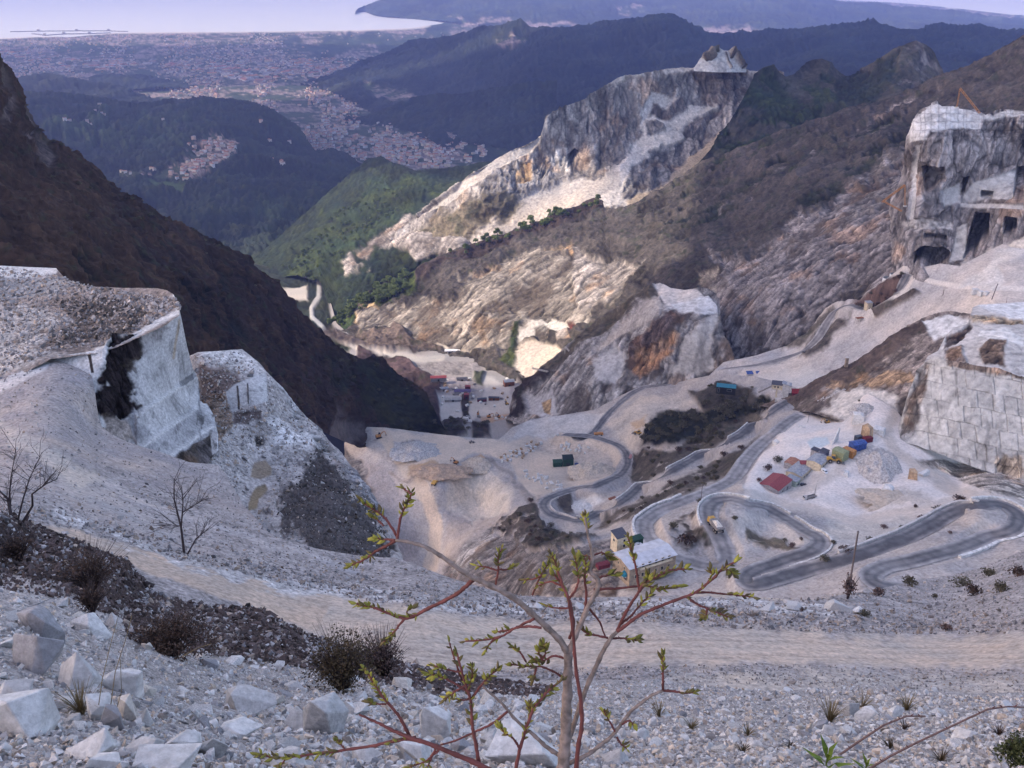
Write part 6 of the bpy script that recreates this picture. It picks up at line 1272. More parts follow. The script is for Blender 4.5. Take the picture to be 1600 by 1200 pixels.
# ------------------------------------------------------------------ derricks and poles
f = pt(883, 584, 1075); top = pt(883, 542, 1075)
derrick('cream derrick crane with a long strut on the quarry spur', f, top, [('strut', top, pt(931, 590, 1040), 0.03), ('boom', pt(831, 575, 1072), pt(892, 589, 1055), 0.028)], MT_CRANEW)
f = pt(1495, 168, 890); top = pt(1500, 138, 890)
derrick('orange derrick crane on top of the cave cliff', f, top, [('boom', top, pt(1531, 177, 880), 0.06)], MT_CRANE)
f = pt(1414, 322, 872); top = pt(1414, 289, 872)
derrick('orange derrick crane leaning against the left side of the cave cliff', f, top, [('boom', top, pt(1378, 316, 880), 0.05), ('strut', pt(1380, 314, 880), pt(1409, 330, 868), 0.05)], MT_CRANE)
def pole(label, a, b, r, arm=None, cat='pole', mat=None):
    t = tag(empty('utility_pole', a), label, cat)
    MB().tube([Vector((0, 0, -1.0)), b - a], [r * 1.25, r], 8).build('shaft', mat or MT_WOOD, t)
    q = MB().tube([(b - a) * 0.95 + Vector((-arm, 0, 0)), (b - a) * 0.95 + Vector((arm, 0, 0))], r * 0.6, 6) if arm else MB().cyl((b - a) * 0.98, r * 1.5, r * 2, 8)
    q.build('crossarm' if arm else 'cap', MT_STEEL, t)
a = pt(1329, 905, 300); pole('leaning dark wooden pole rising over the hairpins on the right', a, pt(1341, 830, 296), 0.30)
a = S_FLOOR.at(1094, 792); pole('thin grey pole beside the hairpin above the ochre house', a, a + Vector((0.2, 0, 13)), 0.16, 0.8)
a = S_FLOOR.at(1262, 660); pole('thin pole standing at the top of the white yard', a, a + Vector((0.3, 0, 9)), 0.15)
a = S_SLOPE.at(1473, 461); pole('short dark post by the track below the caves', a, a + Vector((0, 0, 5)), 0.25)
a = S_SLOPE.at(1550, 469); pole('tilted dark post behind the upper marble bench', a, a + Vector((2.2, 0, 13)), 0.3)
a = S_SLOPE.at(1570, 482); pole('thin upright post right of the tilted post', a, a + Vector((0, 0, 8)), 0.16)

# ------------------------------------------------------------------ works in the valley bottom
p = S_VALLEY.at(718, 551); t = tag(empty('bridge', p + Vector((0, 0, 2.5)), 0.0), 'flat white bridge deck across the valley head', 'bridge')
MB().box((0, 0, 1.5), (46, 7, 1.8)).build('deck', MT_WHITE, t)
for x in (-18, 0, 18): MB().box((x, 0, -2.5), (2, 5, 7)).build('pier', MT_CONC, t)
for (px, py, L, W, H, yaw, wm, rm, lab) in ((686, 601, 22, 9, 5, 0.1, MT_WALLG, MT_RED, 'red roofed works shed at the left of the valley bottom'), (723, 616, 22, 9, 5, -0.05, MT_WALLG, pm('violet_grey_sheet', (0.10, 0.08, 0.17), scale=1.0), 'violet grey roofed works shed in the valley bottom'), (731, 609, 7, 6, 6, 0, MT_MAROON, MT_RED, 'small red works cabin beside the violet roof'),
        (795, 602, 14, 10, 7, 0.2, MT_RUST, MT_GREYR, 'rusty striped crusher shed at the valley head'), (722, 596, 15, 6, 4, 0.1, MT_WALLG, MT_SLATE, 'dark roofed works shed in the middle of the valley bottom'), (753, 627, 12, 5, 4, 0.15, MT_MAROON, MT_SLATE, 'left long maroon sided shed in the valley bottom'), (772, 625, 14, 5, 4, -0.1, MT_RUST, MT_SLATE, 'right long rusty sided shed in the valley bottom'),
        (708, 626, 22, 9, 3.5, 0.05, MT_WALLG, pm('pale_grey_slab', (0.34, 0.33, 0.32), scale=0.6), 'low pale grey roofed shed at the front of the works'), (729, 625, 6, 6, 6, 0, MT_MAROON, MT_RED, 'red hut behind the front shed of the works'), (694, 610, 12, 6, 4, 0.1, MT_WALLG, MT_GREYR, 'grey shed below the red roofed works shed')):
    shed('shed', lab, S_VALLEY.at(px, py), L, W, H, yaw, wm, rm, 'gable', 'shed', None, doors=(('f', 0, 2.5, 3),))
for px, py, yaw, s, lab in ((764, 652, 0.3, 1.2, 'left orange excavator in the valley works'), (780, 652, 2.4, 1.2, 'right orange excavator in the valley works'), (747, 648, 1.6, 1.0, 'excavator by the dark pit in the valley works'), (792, 632, 2.0, 1.2, 'yellow excavator under the dark red screen in the valley')):
    excavator(lab, S_VALLEY.at(px, py), yaw, s, MT_YEL if 'yellow' in lab else MT_ORANGE)

r_ = np.random.RandomState(31); protos = []
for k in range(46):
    px, py = r_.uniform(690, 815), r_.uniform(590, 662)
    if k < 4: o = MB().box((0, 0, 1.0), (r_.uniform(3, 6), r_.uniform(2.5, 3.5), r_.uniform(2, 3.4)), 0, 0, r_.uniform(0.7, 0.95)).build('marble_block', (MT_BLK, MT_STEEL, MT_BLKB, MT_BLK)[k]); protos.append(o)
    else: o = protos[k % 4].copy(); COL.objects.link(o)
    o.location = S_VALLEY.at(px, py); o.rotation_euler = (0, 0, r_.uniform(0, 3)); tag(o, 'stray stone block lying about the valley works', 'marble block', 'stray blocks in the valley works')

# ------------------------------------------------------------------ low walls along the road
def side_wall(label, C, i0, i1, off, h, w, mat=None):
    P = C[i0:i1]; d = np.gradient(P, axis=0); d[:, 2] = 0; d /= np.maximum(np.linalg.norm(d, axis=1), 1e-6)[:, None]
    n = np.c_[-d[:, 1], d[:, 0], np.zeros(len(d))]; A = P + n * off; B = P + n * (off + w * np.sign(off))
    r_ = np.random.RandomState(i0); hh = h * (0.85 + 0.3 * r_.rand(len(P)))
    V = []; Fc = []
    for a, b, z in zip(A, B, hh): V += [(a[0], a[1], a[2] - 1.5), (a[0], a[1], a[2] + z), (b[0], b[1], b[2] + z), (b[0], b[1], b[2] - 1.5)]
    for k in range(len(P) - 1):
        for j in range(4): Fc.append((k * 4 + j, k * 4 + (j + 1) % 4, k * 4 + 4 + (j + 1) % 4, k * 4 + 4 + j))
    Fc += [(0, 3, 2, 1), tuple((len(P) - 1) * 4 + j for j in range(4))]
    o = mesh_obj('roadside_wall', V, Fc, mat or MT_WALLST); tag(o, label, 'wall')
MT_WALLST = pm('white_stone_wall', (0.60, 0.575, 0.55), scale=0.6, var=0.3, bump=0.9)
nb = len(C_B)
side_wall('white stone wall along the lane coming down to the ochre house', C_B, 76, 112, -5.4, 1.2, 1.4)
side_wall('white stone wall round the upper left hairpin', C_B, 176, 222, 5.4, 1.1, 1.0)
side_wall('pale stone wall along the lane under the white yard', C_B, 222, 262, 5.4, 1.0, 1.0)
side_wall('tan wall above the dark lane on the right', C_B, 318, 352, 5.4, 1.2, 1.2, MT_CONC)
side_wall('white wall round the right hand hairpin', C_B, 352, 372, 5.6, 1.2, 1.2)
side_wall('white stone edging on the inside of the lower right lane', C_B, 378, 402, 5.4, 1.2, 1.6)
side_wall('white stone edging along the lower asphalt road', C_A, 40, 92, -4.9, 0.9, 1.0)
side_wall('grey kerb wall round the lowest hairpin', C_A, 100, 152, -4.9, 1.0, 0.8, MT_CONC)
# ------------------------------------------------------------------ stones
m, nt, b = new_mat('broken_marble')
_at = nt.nodes.new('ShaderNodeAttribute'); _at.attribute_name = 'Col'
_tc = nt.nodes.new('ShaderNodeTexCoord'); _n = nt.nodes.new('ShaderNodeTexNoise'); _n.inputs['Scale'].default_value = 14; _n.inputs['Detail'].default_value = 8; _n.inputs['Roughness'].default_value = 0.7
_mr = nt.nodes.new('ShaderNodeMapRange'); _mr.inputs[1].default_value = 0.3; _mr.inputs[2].default_value = 0.7; _mr.inputs[3].default_value = 0.62; _mr.inputs[4].default_value = 1.22
_vm = nt.nodes.new('ShaderNodeVectorMath'); _vm.operation = 'SCALE'; _bp = nt.nodes.new('ShaderNodeBump'); _bp.inputs['Strength'].default_value = 0.8; _bp.inputs['Distance'].default_value = 0.03
nt.links.new(_tc.outputs['Object'], _n.inputs['Vector']); nt.links.new(_n.outputs[0], _mr.inputs[0]); nt.links.new(_at.outputs['Color'], _vm.inputs[0]); nt.links.new(_mr.outputs[0], _vm.inputs['Scale']); nt.links.new(_vm.outputs[0], b.inputs['Base Color'])
nt.links.new(_n.outputs[0], _bp.inputs['Height']); nt.links.new(_bp.outputs[0], b.inputs['Normal']); b.inputs['Roughness'].default_value = 0.85; b.inputs['Specular IOR Level'].default_value = 0.2
M_STONE = m
def hull(n, seed, flat=1.0, long=1.0):
    r = np.random.RandomState(seed); p = r.normal(size=(n, 3)); p /= np.linalg.norm(p, axis=1)[:, None]; p *= r.uniform(0.75, 1.1, (n, 1)); p *= np.array([long, 1.0, flat]) * 0.5
    bm = bmesh.new()
    for v in p: bm.verts.new(v)
    bmesh.ops.convex_hull(bm, input=bm.verts); bmesh.ops.triangulate(bm, faces=bm.faces)
    for v in list(bm.verts):
        if not v.link_faces: bm.verts.remove(v)
    bm.verts.index_update(); V = np.array([v.co for v in bm.verts]); T = np.array([[v.index for v in f.verts] for f in bm.faces]); bm.free()
    return V, T
def rotm(r, n):
    q = r.normal(size=(n, 4)); q /= np.linalg.norm(q, axis=1)[:, None]; w, x, y, z = q.T
    return np.stack([np.stack([1 - 2 * (y * y + z * z), 2 * (x * y - z * w), 2 * (x * z + y * w)], -1), np.stack([2 * (x * y + z * w), 1 - 2 * (x * x + z * z), 2 * (y * z - x * w)], -1), np.stack([2 * (x * z - y * w), 2 * (y * z + x * w), 1 - 2 * (x * x + y * y)], -1)], -2)
def stones(name, label, S, pix, size_px, cols, seed, nv=10, sink=0.15):
    """loose stones strewn over a surface: one mass nobody could count"""
    r = np.random.RandomState(seed); Vs = []; Ts = []; Cs = []; off = 0
    protos = [hull(nv, seed * 50 + k, r.uniform(0.55, 0.95), r.uniform(1.0, 1.5)) for k in range(14)]
    P = np.array([S.at(x, y) for x, y in pix]); mp = (P[:, 1] * CP - P[:, 2] * SP) / F; sz = size_px * mp
    which = r.randint(0, 14, len(P))
    for k, (V, T) in enumerate(protos):
        i = np.nonzero(which == k)[0]
        if not len(i): continue
        R = rotm(r, len(i)); X = np.einsum('nij,vj->nvi', R, V) * sz[i, None, None] + P[i, None, :] + np.array([0, 0, 1.0]) * (sz[i] * (0.5 - sink) * 0.5)[:, None, None]
        Vs.append(X.reshape(-1, 3)); Ts.append((T[None] + (np.arange(len(i)) * len(V))[:, None, None] + off).reshape(-1, 3)); Cs.append(np.repeat(cols[i], len(V), 0)); off += len(i) * len(V)
    o = np_mesh(name, np.concatenate(Vs), np.concatenate(Ts), M_STONE, np.concatenate(Cs), False)
    return tag(o, label, None, None, 'stuff')
def stone_cols(r, n, base, var=0.25, grey=0.3, warm=0.2):
    c = np.array(base)[None] * r.uniform(1 - var, 1 + var * 0.6, (n, 1))
    g = r.rand(n) < grey; c[g] = c[g] * np.array([0.52, 0.53, 0.56])
    w = r.rand(n) < warm; c[w] = c[w] * np.array([1.0, 0.86, 0.72])
    return np.clip(c, 0.01, 0.8)
def inside(px, py, poly): return poly_sd(px, py, poly) > 0
DARK_BAND = [(-60, 780), (0, 798), (100, 833), (250, 886), (400, 940), (520, 1005), (650, 1040), (720, 1055), (860, 1075), (850, 1090), (700, 1080), (600, 1070), (450, 1040), (300, 1020), (200, 1000), (190, 970), (120, 940), (-60, 910)]
r = np.random.RandomState(77)
tx = np.array([p[0] for p in near_top]); ty = np.array([p[1] for p in near_top])
def strew(n, x0, x1, y0f, y1):
    px = r.uniform(x0, x1, n); lo = np.interp(px, tx, ty) + y0f; py = lo + (y1 - lo) * r.rand(n); return px, py
# pale gravel at the feet
px, py = strew(34000, -300, 1950, 4, 1235)
dk = inside(px, py, DARK_BAND)
k = ~dk
px1, py1 = px[k], py[k]; n = len(px1)
sz = np.exp(r.normal(1.75, 0.45, n)) * (0.75 + 0.55 * sstep(1040, 1200, py1)) * np.where(px1 > 850, 0.85, 1.15)
sz = np.clip(sz, 2.2, 22)
stones('gravel', 'pale marble gravel and chippings covering the near slope', S_NEAR, np.c_[px1, py1], sz, stone_cols(r, n, (0.66, 0.635, 0.62), 0.32, 0.25, 0.22), 3)
px2, py2 = px[dk], py[dk]
e = 7500; ex, ey = strew(e * 4, -40, 900, 0, 1090); q = inside(ex, ey, DARK_BAND); ex, ey = ex[q][:e], ey[q][:e]
px2 = np.r_[px2, ex]; py2 = np.r_[py2, ey]; n = len(px2); sz = np.clip(np.exp(r.normal(1.85, 0.4, n)), 3, 16)
c = stone_cols(r, n, (0.12, 0.090, 0.086), 0.6, 0.0, 0.0); w = r.rand(n) < (0.16 + 0.45 * sstep(0.0, 0.4, fbm(np.c_[px2, py2, py2 * 0], 40, 3, 0.6, 'n', 5))); c[w] = stone_cols(r, w.sum(), (0.45, 0.42, 0.42), 0.3, 0.3, 0.2)
stones('scree', 'dark brown weathered scree beside the dirt road', S_NEAR, np.c_[px2, py2], sz, c, 4)
# stones on the gravel slope and berm
n = 30000; px = r.uniform(-40, 1640, n); topx = np.interp(px, [-60, 0, 80, 140, 152, 210, 295, 352, 420, 500, 620, 760, 900, 1200, 1400, 1530, 1670], [600, 588, 560, 562, 645, 694, 722, 740, 832, 858, 872, 920, 934, 934, 914, 888, 830]); low = np.interp(px, [-40, 0, 100, 250, 420, 560, 700, 1670], [790, 800, 835, 890, 960, 1020, 1052, 1085])
py = topx + 2 + (low - topx) * r.rand(n)
up = np.interp(px, [60, 100, 200, 300, 400, 500, 600, 700, 800, 1000, 1200, 1400, 1670], [815, 826, 850, 882, 904, 926, 944, 958, 968, 974, 985, 992, 990]); lo = np.interp(px, [60, 100, 200, 300, 400, 500, 600, 700, 800, 1000, 1200, 1400, 1670], [828, 844, 882, 918, 955, 1000, 1036, 1046, 1046, 1042, 1038, 1044, 1048])
onroad = (py > up) & (py < lo) & (px > 50)
berm = np.exp(-np.abs(py - (up - 14)) / 16)
keep = ~onroad & (r.rand(n) < 0.22 + 0.78 * berm + 0.3 * (px > 1050) * (py < up) + 0.5 * (py > lo))
px, py = px[keep], py[keep]; n = len(px)
sz = np.clip(np.exp(r.normal(1.05, 0.45, n)) * (1 + 0.7 * berm[keep]), 1.5, 13)
cc = stone_cols(r, n, (0.46, 0.43, 0.42), 0.35, 0.35, 0.25)
stones('gravel', 'scattered white and grey stones along the road berm and gravel slope', S_SLOPE2, np.c_[px, py], sz, cc, 5, 8)
# stones on the benches
n = 5200; px = r.uniform(0, 280, n); py = np.interp(px, [0, 90, 150, 272], [416, 430, 450, 466]) + r.rand(n) * np.interp(px, [0, 80, 150, 220, 280], [170, 120, 92, 56, 10])
cc = stone_cols(r, n, (0.48, 0.43, 0.41), 0.4, 0.3, 0.3); d = inside(px, py, [(80, 466), (180, 466), (232, 488), (200, 525), (120, 540), (60, 545), (120, 505)]) & (r.rand(n) < 0.65); cc[d] *= 0.33
stones('rubble', 'mixed dark and pale rubble on top of the left bench', S_PLAT, np.c_[px, py], np.clip(np.exp(r.normal(1.2, 0.5, n)), 1.5, 13), cc, 6, 8)
n = 5200; px = r.uniform(300, 610, n); lo_ = np.interp(px, [296, 378, 416, 460, 500, 560, 615], [556, 548, 582, 632, 670, 746, 838]); py = lo_ + 3 + r.rand(n) * np.interp(px, [300, 420, 500, 610], [180, 250, 210, 60])
pud = inside(px, py, [(392, 718), (420, 716), (430, 745), (415, 790), (392, 802), (382, 795)]) | inside(px, py, [(352, 612), (372, 598), (416, 581), (419, 628), (385, 634), (364, 645)])
px, py = px[~pud], py[~pud]; n = len(px); cc = stone_cols(r, n, (0.52, 0.49, 0.48), 0.35, 0.3, 0.25)
d = inside(px, py, [(435, 765), (470, 735), (490, 705), (505, 690), (530, 730), (560, 770), (600, 830), (615, 880), (560, 880), (500, 870), (460, 840), (428, 800)]) & (r.rand(n) < 0.8); cc[d] *= 0.22
stones('rubble', 'broken white and dark rubble on the lower bench', S_BENCH, np.c_[px, py], np.clip(np.exp(r.normal(1.05, 0.5, n)), 1.4, 12), cc, 7, 8)

# --- boulders one by one
def boulder_mesh(seed, d, n=11):
    r_ = np.random.RandomState(seed)
    V, T = hull(n, seed, 1.0, 1.0); V = V / (V.max(0) - V.min(0)) * np.array(d)
    V[:, 2] -= V[:, 2].min() + d[2] * 0.22
    me = bpy.data.meshes.new('boulder'); bm = bmesh.new()
    vs = [bm.verts.new(v) for v in V]
    for t in T: bm.faces.new([vs[i] for i in t])
    bmesh.ops.dissolve_limit(bm, angle_limit=0.22, verts=bm.verts, edges=bm.edges)
    bmesh.ops.bevel(bm, geom=list(bm.edges), offset=min(d) * 0.022, segments=1, affect='EDGES')
    bmesh.ops.triangulate(bm, faces=bm.faces)
    bmesh.ops.subdivide_edges(bm, edges=[e for e in bm.edges if e.calc_length() > max(d) * 0.22], cuts=1, use_grid_fill=True)
    bm.to_mesh(me); bm.free()
    co = np.empty(len(me.vertices) * 3, np.float32); me.vertices.foreach_get('co', co); co = co.reshape(-1, 3)
    s = max(d); co = co + 0.022 * s * fbm(co + seed * 3.1, s * 0.3, 3, 0.6, 'n', seed)[:, None] * (co / (np.linalg.norm(co, axis=1)[:, None] + 1e-6))
    me.vertices.foreach_set('co', co.ravel()); me.update()
    return me
def color_mesh(me, c, seed):
    ca = me.color_attributes.new('Col', 'FLOAT_COLOR', 'POINT'); co = np.empty(len(me.vertices) * 3, np.float32); me.vertices.foreach_get('co', co); co = co.reshape(-1, 3)
    s = np.ptp(co, 0).max(); k = 1 + 0.22 * fbm(co + seed, s * 0.35, 4, 0.6, 'n', seed); rgba = np.ones((len(co), 4), np.float32); rgba[:, :3] = np.array(c)[None] * k[:, None]
    ca.data.foreach_set('color', np.clip(rgba, 0, 0.85).ravel()); me.materials.append(M_STONE)
WHT = (0.68, 0.665, 0.65); GRY = (0.33, 0.325, 0.34); LGR = (0.52, 0.51, 0.505); CRM = (0.62, 0.575, 0.52)
BOULD = [(63, 978, 78, 52, GRY, 'dark grey slab with a flat tilted face at the upper left rubble edge'), (40, 1030, 88, 56, GRY, 'flat dark grey slab at the left frame edge above the big white boulder'), (28, 1086, 62, 36, LGR, 'low grey slab just behind the big white boulder on the left'),
    (45, 1125, 98, 74, WHT, 'big white boulder at the lower left frame edge'), (143, 982, 66, 38, WHT, 'white boulder next to the dark grey slab under the brown bush'), (176, 975, 24, 24, LGR, 'small square pale boulder right beside the white one under the bush'),
    (130, 1058, 72, 66, LGR, 'tall pale grey boulder behind the dry grass tuft'), (203, 1070, 58, 50, WHT, 'white wedge boulder right of the dry grass tuft'), (156, 1112, 42, 46, WHT, 'pointed white boulder in front of the dry grass tuft'), (176, 1128, 38, 40, GRY, 'grey boulder leaning on the pointed white boulder'),
    (205, 1113, 36, 44, CRM, 'cream square block right of the pointed white boulder'), (228, 1125, 22, 34, WHT, 'thin white shard beside the cream square block'), (139, 1170, 78, 46, WHT, 'flat white slab at the lower left bottom'), (225, 1174, 68, 24, LGR, 'long low pale boulder at the bottom between two white slabs'),
    (165, 1194, 50, 30, WHT, 'white boulder cut by the bottom frame edge'), (265, 1196, 96, 36, WHT, 'broad white slab at the very bottom left of centre'), (338, 1168, 48, 54, LGR, 'upright pale slab beside the broad white bottom slab'), (288, 1166, 52, 30, WHT, 'white boulder above the broad bottom slab'),
    (372, 1100, 88, 36, LGR, 'long pale ledge like boulder in the gravel left of the sapling'), (377, 1144, 70, 32, WHT, 'white flat boulder below the long pale ledge'), (468, 1132, 38, 32, WHT, 'white boulder left of the large grey boulder'), (512, 1126, 70, 76, LGR, 'large rounded pale grey boulder left of the sapling'),
    (542, 1112, 34, 30, WHT, 'white cap stone on the right of the large rounded grey boulder'), (683, 1138, 50, 58, WHT, 'tall white pointed boulder near the lower sapling branch'), (812, 1178, 108, 56, WHT, 'big white boulder directly behind the sapling foot'), (772, 1158, 40, 28, LGR, 'grey stone on top of the big boulder behind the sapling'),
    (640, 1180, 60, 36, WHT, 'white slab under the low left sapling branch'), (720, 1168, 34, 26, GRY, 'grey boulder between two white boulders near the sapling'), (574, 1180, 48, 34, WHT, 'white boulder below the large rounded grey boulder'), (450, 1185, 60, 34, WHT, 'white boulder under the leafy bottom twig'),
    (1351, 1121, 32, 22, WHT, 'white boulder between two grass tufts on the right'), (1182, 1166, 28, 18, WHT, 'white rounded boulder right of the sapling foot'), (1293, 1142, 22, 20, WHT, 'white upright stone below the right grass tuft'), (1327, 1112, 28, 26, LGR, 'pale rough boulder beside the right grass tuft'), (1280, 1136, 22, 18, GRY, 'grey stone beside the white upright stone on the right'), (1400, 1115, 26, 18, WHT, 'white boulder under the second right grass tuft'),
    (1500, 1150, 36, 20, WHT, 'white flat boulder near the arching cane'), (1000, 1150, 30, 18, WHT, 'pale boulder right of the sapling trunk'), (1070, 1130, 26, 16, CRM, 'cream boulder beneath the right sapling branch'), (960, 1185, 40, 24, LGR, 'pale grey boulder at the bottom right of the sapling')]
for i, (px, py, w, h, c, lab) in enumerate(BOULD):
    p = S_NEAR.at(px, min(py + h * 0.25, 1260)); mm_ = mpp(p); d = (w * mm_ * 1.05, w * mm_ * 0.8, h * mm_ * 1.25)
    me = boulder_mesh(100 + i, d); color_mesh(me, c, i)
    o = bpy.data.objects.new('boulder', me); COL.objects.link(o); o.location = p + Vector((0, 0, 0.05 * d[2])); o.rotation_euler = (0.1 * math.sin(i * 2.1), 0.12 * math.cos(i * 1.7), 0.2 * math.sin(i)); tag(o, lab, 'boulder')
BOULD2 = [(1308, 948, 38, 18, LGR, 'long grey boulder on the berm beyond the dirt road'), (1340, 955, 16, 12, WHT, 'squared white stone right of the long berm boulder'), (1200, 950, 30, 14, LGR, 'pale low boulder on the berm left of the long grey one'), (1240, 948, 26, 14, LGR, 'grey boulder on the berm between two pale boulders'), (905, 948, 18, 14, WHT, 'white boulder on the berm behind the sapling'), (840, 948, 16, 12, WHT, 'white stone on the berm left of the sapling top'), (1457, 1080, 13, 12, WHT, 'single white cube like stone below the dirt road'), (750, 950, 12, 10, WHT, 'lone white stone at the berm edge left of centre')]
for i, (px, py, w, h, c, lab) in enumerate(BOULD2):
    S = S_SLOPE2; p = S.at(px, py + h * 0.3); mm_ = mpp(p); d = (w * mm_, w * mm_ * 0.8, h * mm_ * 1.2); me = boulder_mesh(300 + i, d); color_mesh(me, c, i + 60)
    o = bpy.data.objects.new('boulder', me); COL.objects.link(o); o.location = p; o.rotation_euler = (0, 0, 0.3 * math.sin(i)); tag(o, lab, 'boulder')
# middling stones, copies of twelve shapes
protos = {}
r_ = np.random.RandomState(9); cnt = 0
SPOTS = []
while len(SPOTS) < 265:
    x = r_.uniform(0, 1600); y0 = np.interp(x, tx, ty); y = r_.uniform(y0 + 25, 1195)
    if inside(np.array([x]), np.array([y]), DARK_BAND)[0]: continue
    if x > 850 and r_.rand() < 0.55: continue
    if y < 1060 and r_.rand() < 0.4: continue
    SPOTS.append((x, y))
for i, (px, py) in enumerate(SPOTS):
    p = S_NEAR.at(px, py); mm_ = mpp(p); c = i % 12
    w = (13 + 22 * r_.rand() ** 2.2) * (1.15 if px < 850 else 0.8)
    if c not in protos:
        me = boulder_mesh(500 + c, (1.0, 0.8, (0.62, 0.42, 0.5)[c % 3])); color_mesh(me, (WHT, LGR, WHT, CRM, WHT, GRY)[c % 6], c + 90); protos[c] = bpy.data.objects.new('stone', me); o = protos[c]
    else: o = protos[c].copy()
    COL.objects.link(o); o.location = p; s = w * mm_; o.scale = (s, s, s * r_.uniform(0.7, 1.1)); o.rotation_euler = (r_.uniform(-.3, .3), r_.uniform(-.3, .3), r_.uniform(0, 6))
    tag(o, ('white angular stone lying loose in the near rubble', 'pale grey angular stone lying loose in the near rubble', 'cream tinted stone lying loose in the near rubble', 'dark grey angular stone lying loose in the near rubble')[(0, 1, 0, 2, 0, 3)[c % 6]], 'stone', 'loose ' + ('white', 'pale grey', 'cream', 'dark grey')[(0, 1, 0, 2, 0, 3)[c % 6]] + ' stones at the feet')

# ------------------------------------------------------------------ plants
def leafmat(name, c1, c2, scale=20):
    m, nt, b = new_mat(name); oi = nt.nodes.new('ShaderNodeTexNoise'); oi.inputs['Scale'].default_value = scale; tc = nt.nodes.new('ShaderNodeTexCoord'); nt.links.new(tc.outputs['Object'], oi.inputs['Vector'])
    mr = nt.nodes.new('ShaderNodeMapRange'); mr.inputs[1].default_value = 0.35; mr.inputs[2].default_value = 0.65; nt.links.new(oi.outputs[0], mr.inputs[0])
    mx = nt.nodes.new('ShaderNodeMix'); mx.data_type = 'RGBA'; mx.inputs[6].default_value = (*c1, 1); mx.inputs[7].default_value = (*c2, 1); nt.links.new(mr.outputs[0], mx.inputs[0]); nt.links.new(mx.outputs[2], b.inputs['Base Color']); b.inputs['Roughness'].default_value = 0.6
    return m
M_BUD = leafmat('young_leaves', (0.085, 0.080, 0.016), (0.33, 0.30, 0.05), 22); M_CATK = leafmat('brown_buds', (0.06, 0.045, 0.022), (0.16, 0.12, 0.04), 30)
M_BARK = plain_mat('smooth_grey_bark', (0.20, 0.150, 0.128), scale=45, var=0.38, bump=0.8); M_TWIG = plain_mat('red_brown_twig', (0.13, 0.040, 0.035), scale=25, var=0.35); M_TWIGD = plain_mat('dark_twig', (0.055, 0.040, 0.042), scale=6, var=0.3)
M_BROWNL = leafmat('brown_dry_leaves', (0.040, 0.024, 0.018), (0.12, 0.072, 0.052), 4); M_OLIVEL = leafmat('olive_leaves', (0.046, 0.032, 0.018), (0.13, 0.092, 0.048), 5); M_PINKL = leafmat('dry_heads', (0.09, 0.055, 0.048), (0.19, 0.125, 0.11), 5)
M_SHRUB = leafmat('shrub_leaves', (0.065, 0.058, 0.036), (0.17, 0.145, 0.09), 0.8); M_TREE = leafmat('tree_leaves', (0.07, 0.095, 0.028), (0.15, 0.195, 0.06), 0.15); M_GRASS = leafmat('dry_grass', (0.10, 0.075, 0.035), (0.30, 0.235, 0.13), 3); M_GRN = leafmat('fresh_green_leaf', (0.07, 0.12, 0.012), (0.20, 0.26, 0.03), 8)

def leaf_clump(n, rad, ls, seed, flat=0.7, hollow=0.45, z0=0.0):
    """n small pointed leaves through an uneven crown"""
    r_ = np.random.RandomState(seed); d = r_.normal(size=(n, 3)); d /= np.linalg.norm(d, axis=1)[:, None]; d[:, 2] = np.abs(d[:, 2]) * 1.0 - 0.25
    rr = (hollow + (1 - hollow) * r_.rand(n)) * (0.75 + 0.45 * fbm(d * 2, 1.0, 2, 0.6, 'n', seed)); P = d * rr[:, None] * np.array([rad, rad, rad * flat * 1.35]) + np.array([0, 0, z0])
    R = rotm(r_, n); L = np.array([[-0.5, 0, 0], [0, 0.3, 0.05], [0.5, 0, 0], [0, -0.3, 0.05]]) * ls
    V = np.einsum('nij,vj->nvi', R, L) * r_.uniform(0.6, 1.4, (n, 1, 1)) + P[:, None]
    return V.reshape(-1, 3), np.arange(4 * n).reshape(n, 4)
def shrub(name, label, cat, p, w, h, n, ls, mat, seed, group=None, twigs=9, twig_r=None, stem=None):
    t = tag(empty(name, p), label, cat, group); r_ = random.Random(seed); mb = MB()
    for k in range(twigs):
        a = r_.uniform(0, 6.28); e = r_.uniform(0.25, 1.0); tr = twig_r or w * 0.008
        q = Vector((math.cos(a) * w * 0.5 * e, math.sin(a) * w * 0.5 * e, h * r_.uniform(0.45, 0.92 - 0.25 * e)))
        mb.tube([(0, 0, -0.05 * h), q * 0.45 + Vector((0, 0, 0.1 * h)), q], [tr * 1.6, tr, tr * 0.4], 4)
    mb.build('stem', stem or M_TWIGD, t)
    V, Q = leaf_clump(n, w * 0.5, ls, seed, h / w, 0.3, h * 0.32)
    o = np_mesh('foliage', V, Q, mat, None, False); o.parent = t
    return t
# two bushes by the road and the dark ones up the slope
def bush_at(px0, px1, pyb, pyt, n, mat, lab, seed, lpx=4, S=S_NEAR, tw=170):
    p = S.at((px0 + px1) / 2, pyb); mm_ = mpp(p); return shrub('bush', lab, 'bush', p, (px1 - px0) * mm_ * 1.22, (pyb - pyt) * mm_ * 1.35, n, lpx * 0.85 * mm_, mat, seed, None, tw, 0.35 * mm_)
bush_at(196, 345, 1026, 955, 3600, M_BROWNL, 'dark red brown dead bush in the hollow behind the white boulders', 1, 5)
bush_at(475, 600, 1082, 972, 3400, M_OLIVEL, 'dark olive bush standing at the edge of the dirt road', 2, 5)
bush_at(556, 642, 1060, 972, 1700, M_PINKL, 'pinkish brown dry bush joined to the olive bush by the road', 3, 4.5)
bush_at(85, 200, 925, 848, 1500, M_BROWNL, 'reddish brown thin bush on the dark scree at the left', 4, 4)
bush_at(120, 170, 960, 905, 700, M_BROWNL, 'small dark shrub below the reddish bush on the scree', 5, 4)
